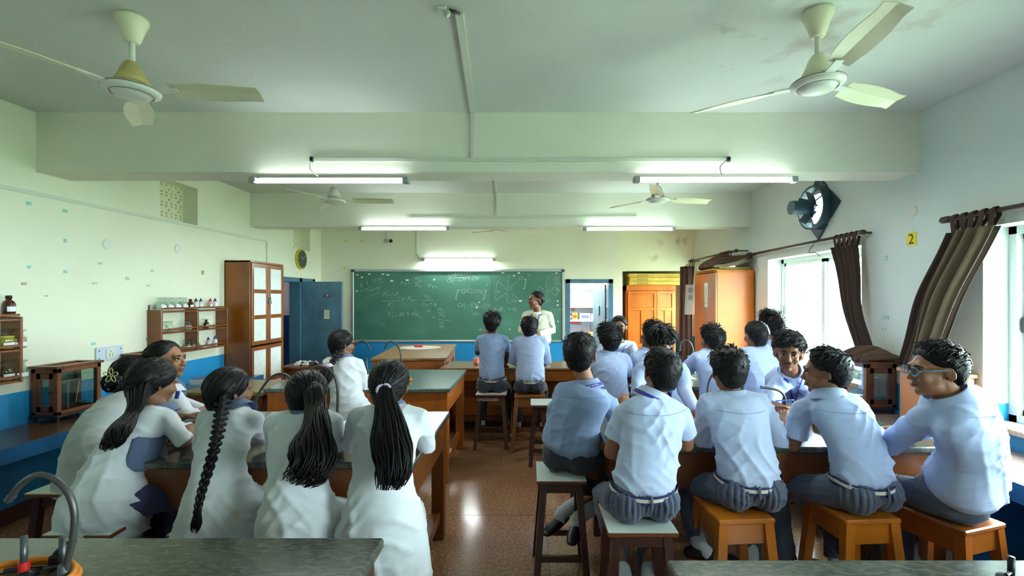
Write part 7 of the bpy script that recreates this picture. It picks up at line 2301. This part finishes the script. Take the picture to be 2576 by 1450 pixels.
G2, g2 = person('girl in white with a low bunched ponytail leaning over the table on the chalk-marked stool', (-2.02, 2.22, .70), at(398, 1042, 2.50), at(388, 966, 2.52), yaw=-20, hyaw=-22, pitch=12, sex='f',
    skin_i=0, shirt=tunic_w, sleeve='elbow', trousers=navy, sh_half=.132, width=.98, hs=1.08, tunic=dict(hem=.56, w=.195, flare=.03, shift=-.05), collar=slate_vest, bulge=.04,
    arms={'l': dict(elbow=at(385, 1110, 2.45), hand=on_table(-1.92, 2.62)), 'r': dict(elbow=at(462, 1112, 2.34), hand=at(478, 1078, 2.64))},
    legs={'l': dict(knee=(-2.0, 2.56, .57), ankle=(-2.0, 2.45, .16)), 'r': dict(knee=(-1.76, 2.40, .60), ankle=(-1.82, 2.36, .16), bare=True)},
    hair=lh((-.02, -.10, -.04), 22, vol=1.2), seed=22, folds=.014, neck_r=.044)
tail([at(352, 985, 2.42), at(343, 1020, 2.34), at(326, 1052, 2.28), at(300, 1085, 2.20), at(285, 1112, 2.14), at(282, 1128, 2.12)], [.07, .045, .030, .050, .062, .05, .03], 240, 7, .010, 'ponytail', G2, ends=.3, curl=.01)
vs = MB(); vs.tube([at(398, 1088, 2.38), at(386, 1104, 2.36), at(368, 1125, 2.30), at(352, 1158, 2.25)], [(.030, .05), (.035, .07), (.035, .075), (.025, .06)], 12, up=(.5, .8, 0), round_cap=True)
vs.build('side_panel', slate_vest, G2, smooth=True)
G1, g1 = person('hunched girl in grey-white beside the blue counter with a flower hair clip', (-2.50, 2.66, .70), at(333, 1010, 2.98), at(338, 950, 3.04), yaw=-12, hyaw=-20, pitch=14, sex='f',
    skin_i=0, shirt=tunic_g, sleeve='elbow', trousers=navy, sh_half=.135, width=1.02, hs=1.10, tunic=dict(hem=.56, w=.17, flare=.0), collar=slate_vest, bulge=.12,
    arms={'l': dict(hand=on_table(-2.5, 3.1)), 'r': dict(elbow=at(408, 1062, 2.95), hand=at(470, 1048, 2.98), sleeve='threeq')},
    legs={'l': dict(knee=(-2.62, 3.02, .56)), 'r': dict(knee=(-2.42, 3.02, .56))},
    hair=lh((-.03, -.11, -.02), 21, vol=1.2), seed=21, folds=.007, neck_r=.044)
bnn = MB(); bc = at(293, 962, 2.92)
bnn.ell(bc, (.055, .05, .055), None, 18, 12)
for k in range(26):
    a0 = k * .7
    bnn.tube([bc + Vector((.054 * math.cos(a0 + t), -.02 - .03 * math.sin(t * .8), .054 * math.sin(a0 + t))) for t in [q * .3 for q in range(7)]], [(.006, .004)] * 7, 5)
bnn.build('bun', hair_m, G1, smooth=True)
fc = at(280, 945, 2.84)
cm_ = M('clip_cream', (190, 182, 120), .35)
fp_ = MB()
for k in range(5):
    a = 2 * PI * k / 5 + .3
    d_ = Vector((math.cos(a), -.1, math.sin(a))); e_ = Vector((-math.sin(a), 0, math.cos(a)))
    fp_.tube([fc + d_ * (.006 + .020 * (1 - math.cos(t))) + e_ * (.011 * math.sin(t)) for t in [2 * PI * q / 14 for q in range(15)]], .003, 6)
fp_.build('flower_clip', cm_, G1, smooth=True)
G6, g6 = person('girl in profile with slate vest by the jar shelf, looking toward the chalkboard side', (-2.66, 3.30, .70), at(425, 985, 3.13), at(420, 908, 3.15), yaw=-72, hyaw=-86, pitch=-4, sex='f',
    skin_i=1, shirt=tunic_w, sleeve='threeq', trousers=navy, sh_l=at(432, 1005, 3.28), sh_r=at(448, 1012, 3.04), width=.9, hs=1.10, tunic=dict(hem=.5, w=.17), collar=tunic_w,
    arms={'r': dict(elbow=at(478, 1050, 3.0), hand=at(520, 1030, 3.08)), 'l': dict(hand=on_table(-2.05, 3.2))},
    legs={'l': dict(knee=(-2.35, 3.45, .56)), 'r': dict(knee=(-2.35, 3.30, .56))},
    hair=lh((0, -.10, -.05), 26, vol=1.1, front=44, side=6), seed=26, face=dict(brow=.9, lips=M('lip_f', (136, 72, 66), .5)), neck_r=.044, vox=.0055)
earring(g6['H'], G6, 1)
bn6 = MB(); bc = g6['H'] @ Vector((0, -.12, -.055)); bn6.ell(bc, (.05, .05, .055), None, 18, 12); bn6.build('bun', hair_m, G6, smooth=True)
v6 = MB()
for t0, t1_ in ((.15, .5), (.5, .88)):
    v6.tube([g6['sp'](t0) + g6['f'] * .03, g6['sp']((t0 + t1_) / 2) + g6['f'] * .03, g6['sp'](t1_) + g6['f'] * .03], [(.135, .105)] * 3, 20, up=g6['b'])
bake(v6, 'vest', slate_vest, .012, 3, fold_fn((g6['sp'](0), g6['r'], Vector((0, 0, 1)), g6['b']), .006, 4), G6)
MB().tube([at(448, 985, 2.98), at(444, 1003, 2.98)], [(.012, .012)] * 2, 8).build('lanyard', lany, G6)
G7, g7 = person('girl in glasses with a braided ponytail alone at the second granite table', (-1.50, 3.86, .70), at(866, 910, 3.95), at(862, 866, 3.98), yaw=-12, hyaw=-40, pitch=4, sex='f',
    skin_i=0, shirt=tunic_w, sleeve='threeq', trousers=navy, sh_half=.142, width=.98, tunic=dict(hem=.45, w=.19), collar=slate_vest,
    arms={'l': dict(hand=on_table(-1.62, 4.3)), 'r': dict(elbow=at(916, 968, 3.96), hand=on_table(-1.30, 4.35))},
    hair=lh((0, -.10, -.04), 27), seed=27, neck_r=.044, folds=.011)
glasses(g7['H'], G7, M('glasses_black', (1, 1, 1)))
bp_ = [at(856, 884, 3.88), at(848, 895, 3.82), at(840, 907, 3.76), at(832, 918, 3.72)]
braid(bp_, .030, .022, G7, seed=8, tuft=0, period=.07)
tail([at(830, 921, 3.71), at(822, 938, 3.68), at(816, 955, 3.66), at(815, 968, 3.66)], [.02, .045, .055, .045, .03], 120, 9, .006, 'ponytail', G7, ends=.2)
MB().ell(at(829, 921, 3.71), (.028, .028, .022), None, 10, 8).build('hair_band', M('lilac_band', (210, 180, 205), .7, var=.4, vscale=60), G7, smooth=True)
v7 = MB().tube([at(892, 925, 3.86), at(888, 950, 3.84), at(884, 978, 3.86)], [(.012, .03), (.02, .04), (.02, .045)], 10, up=(1, 0, 0), round_cap=True).build('side_panel', slate_vest, G7, smooth=True)
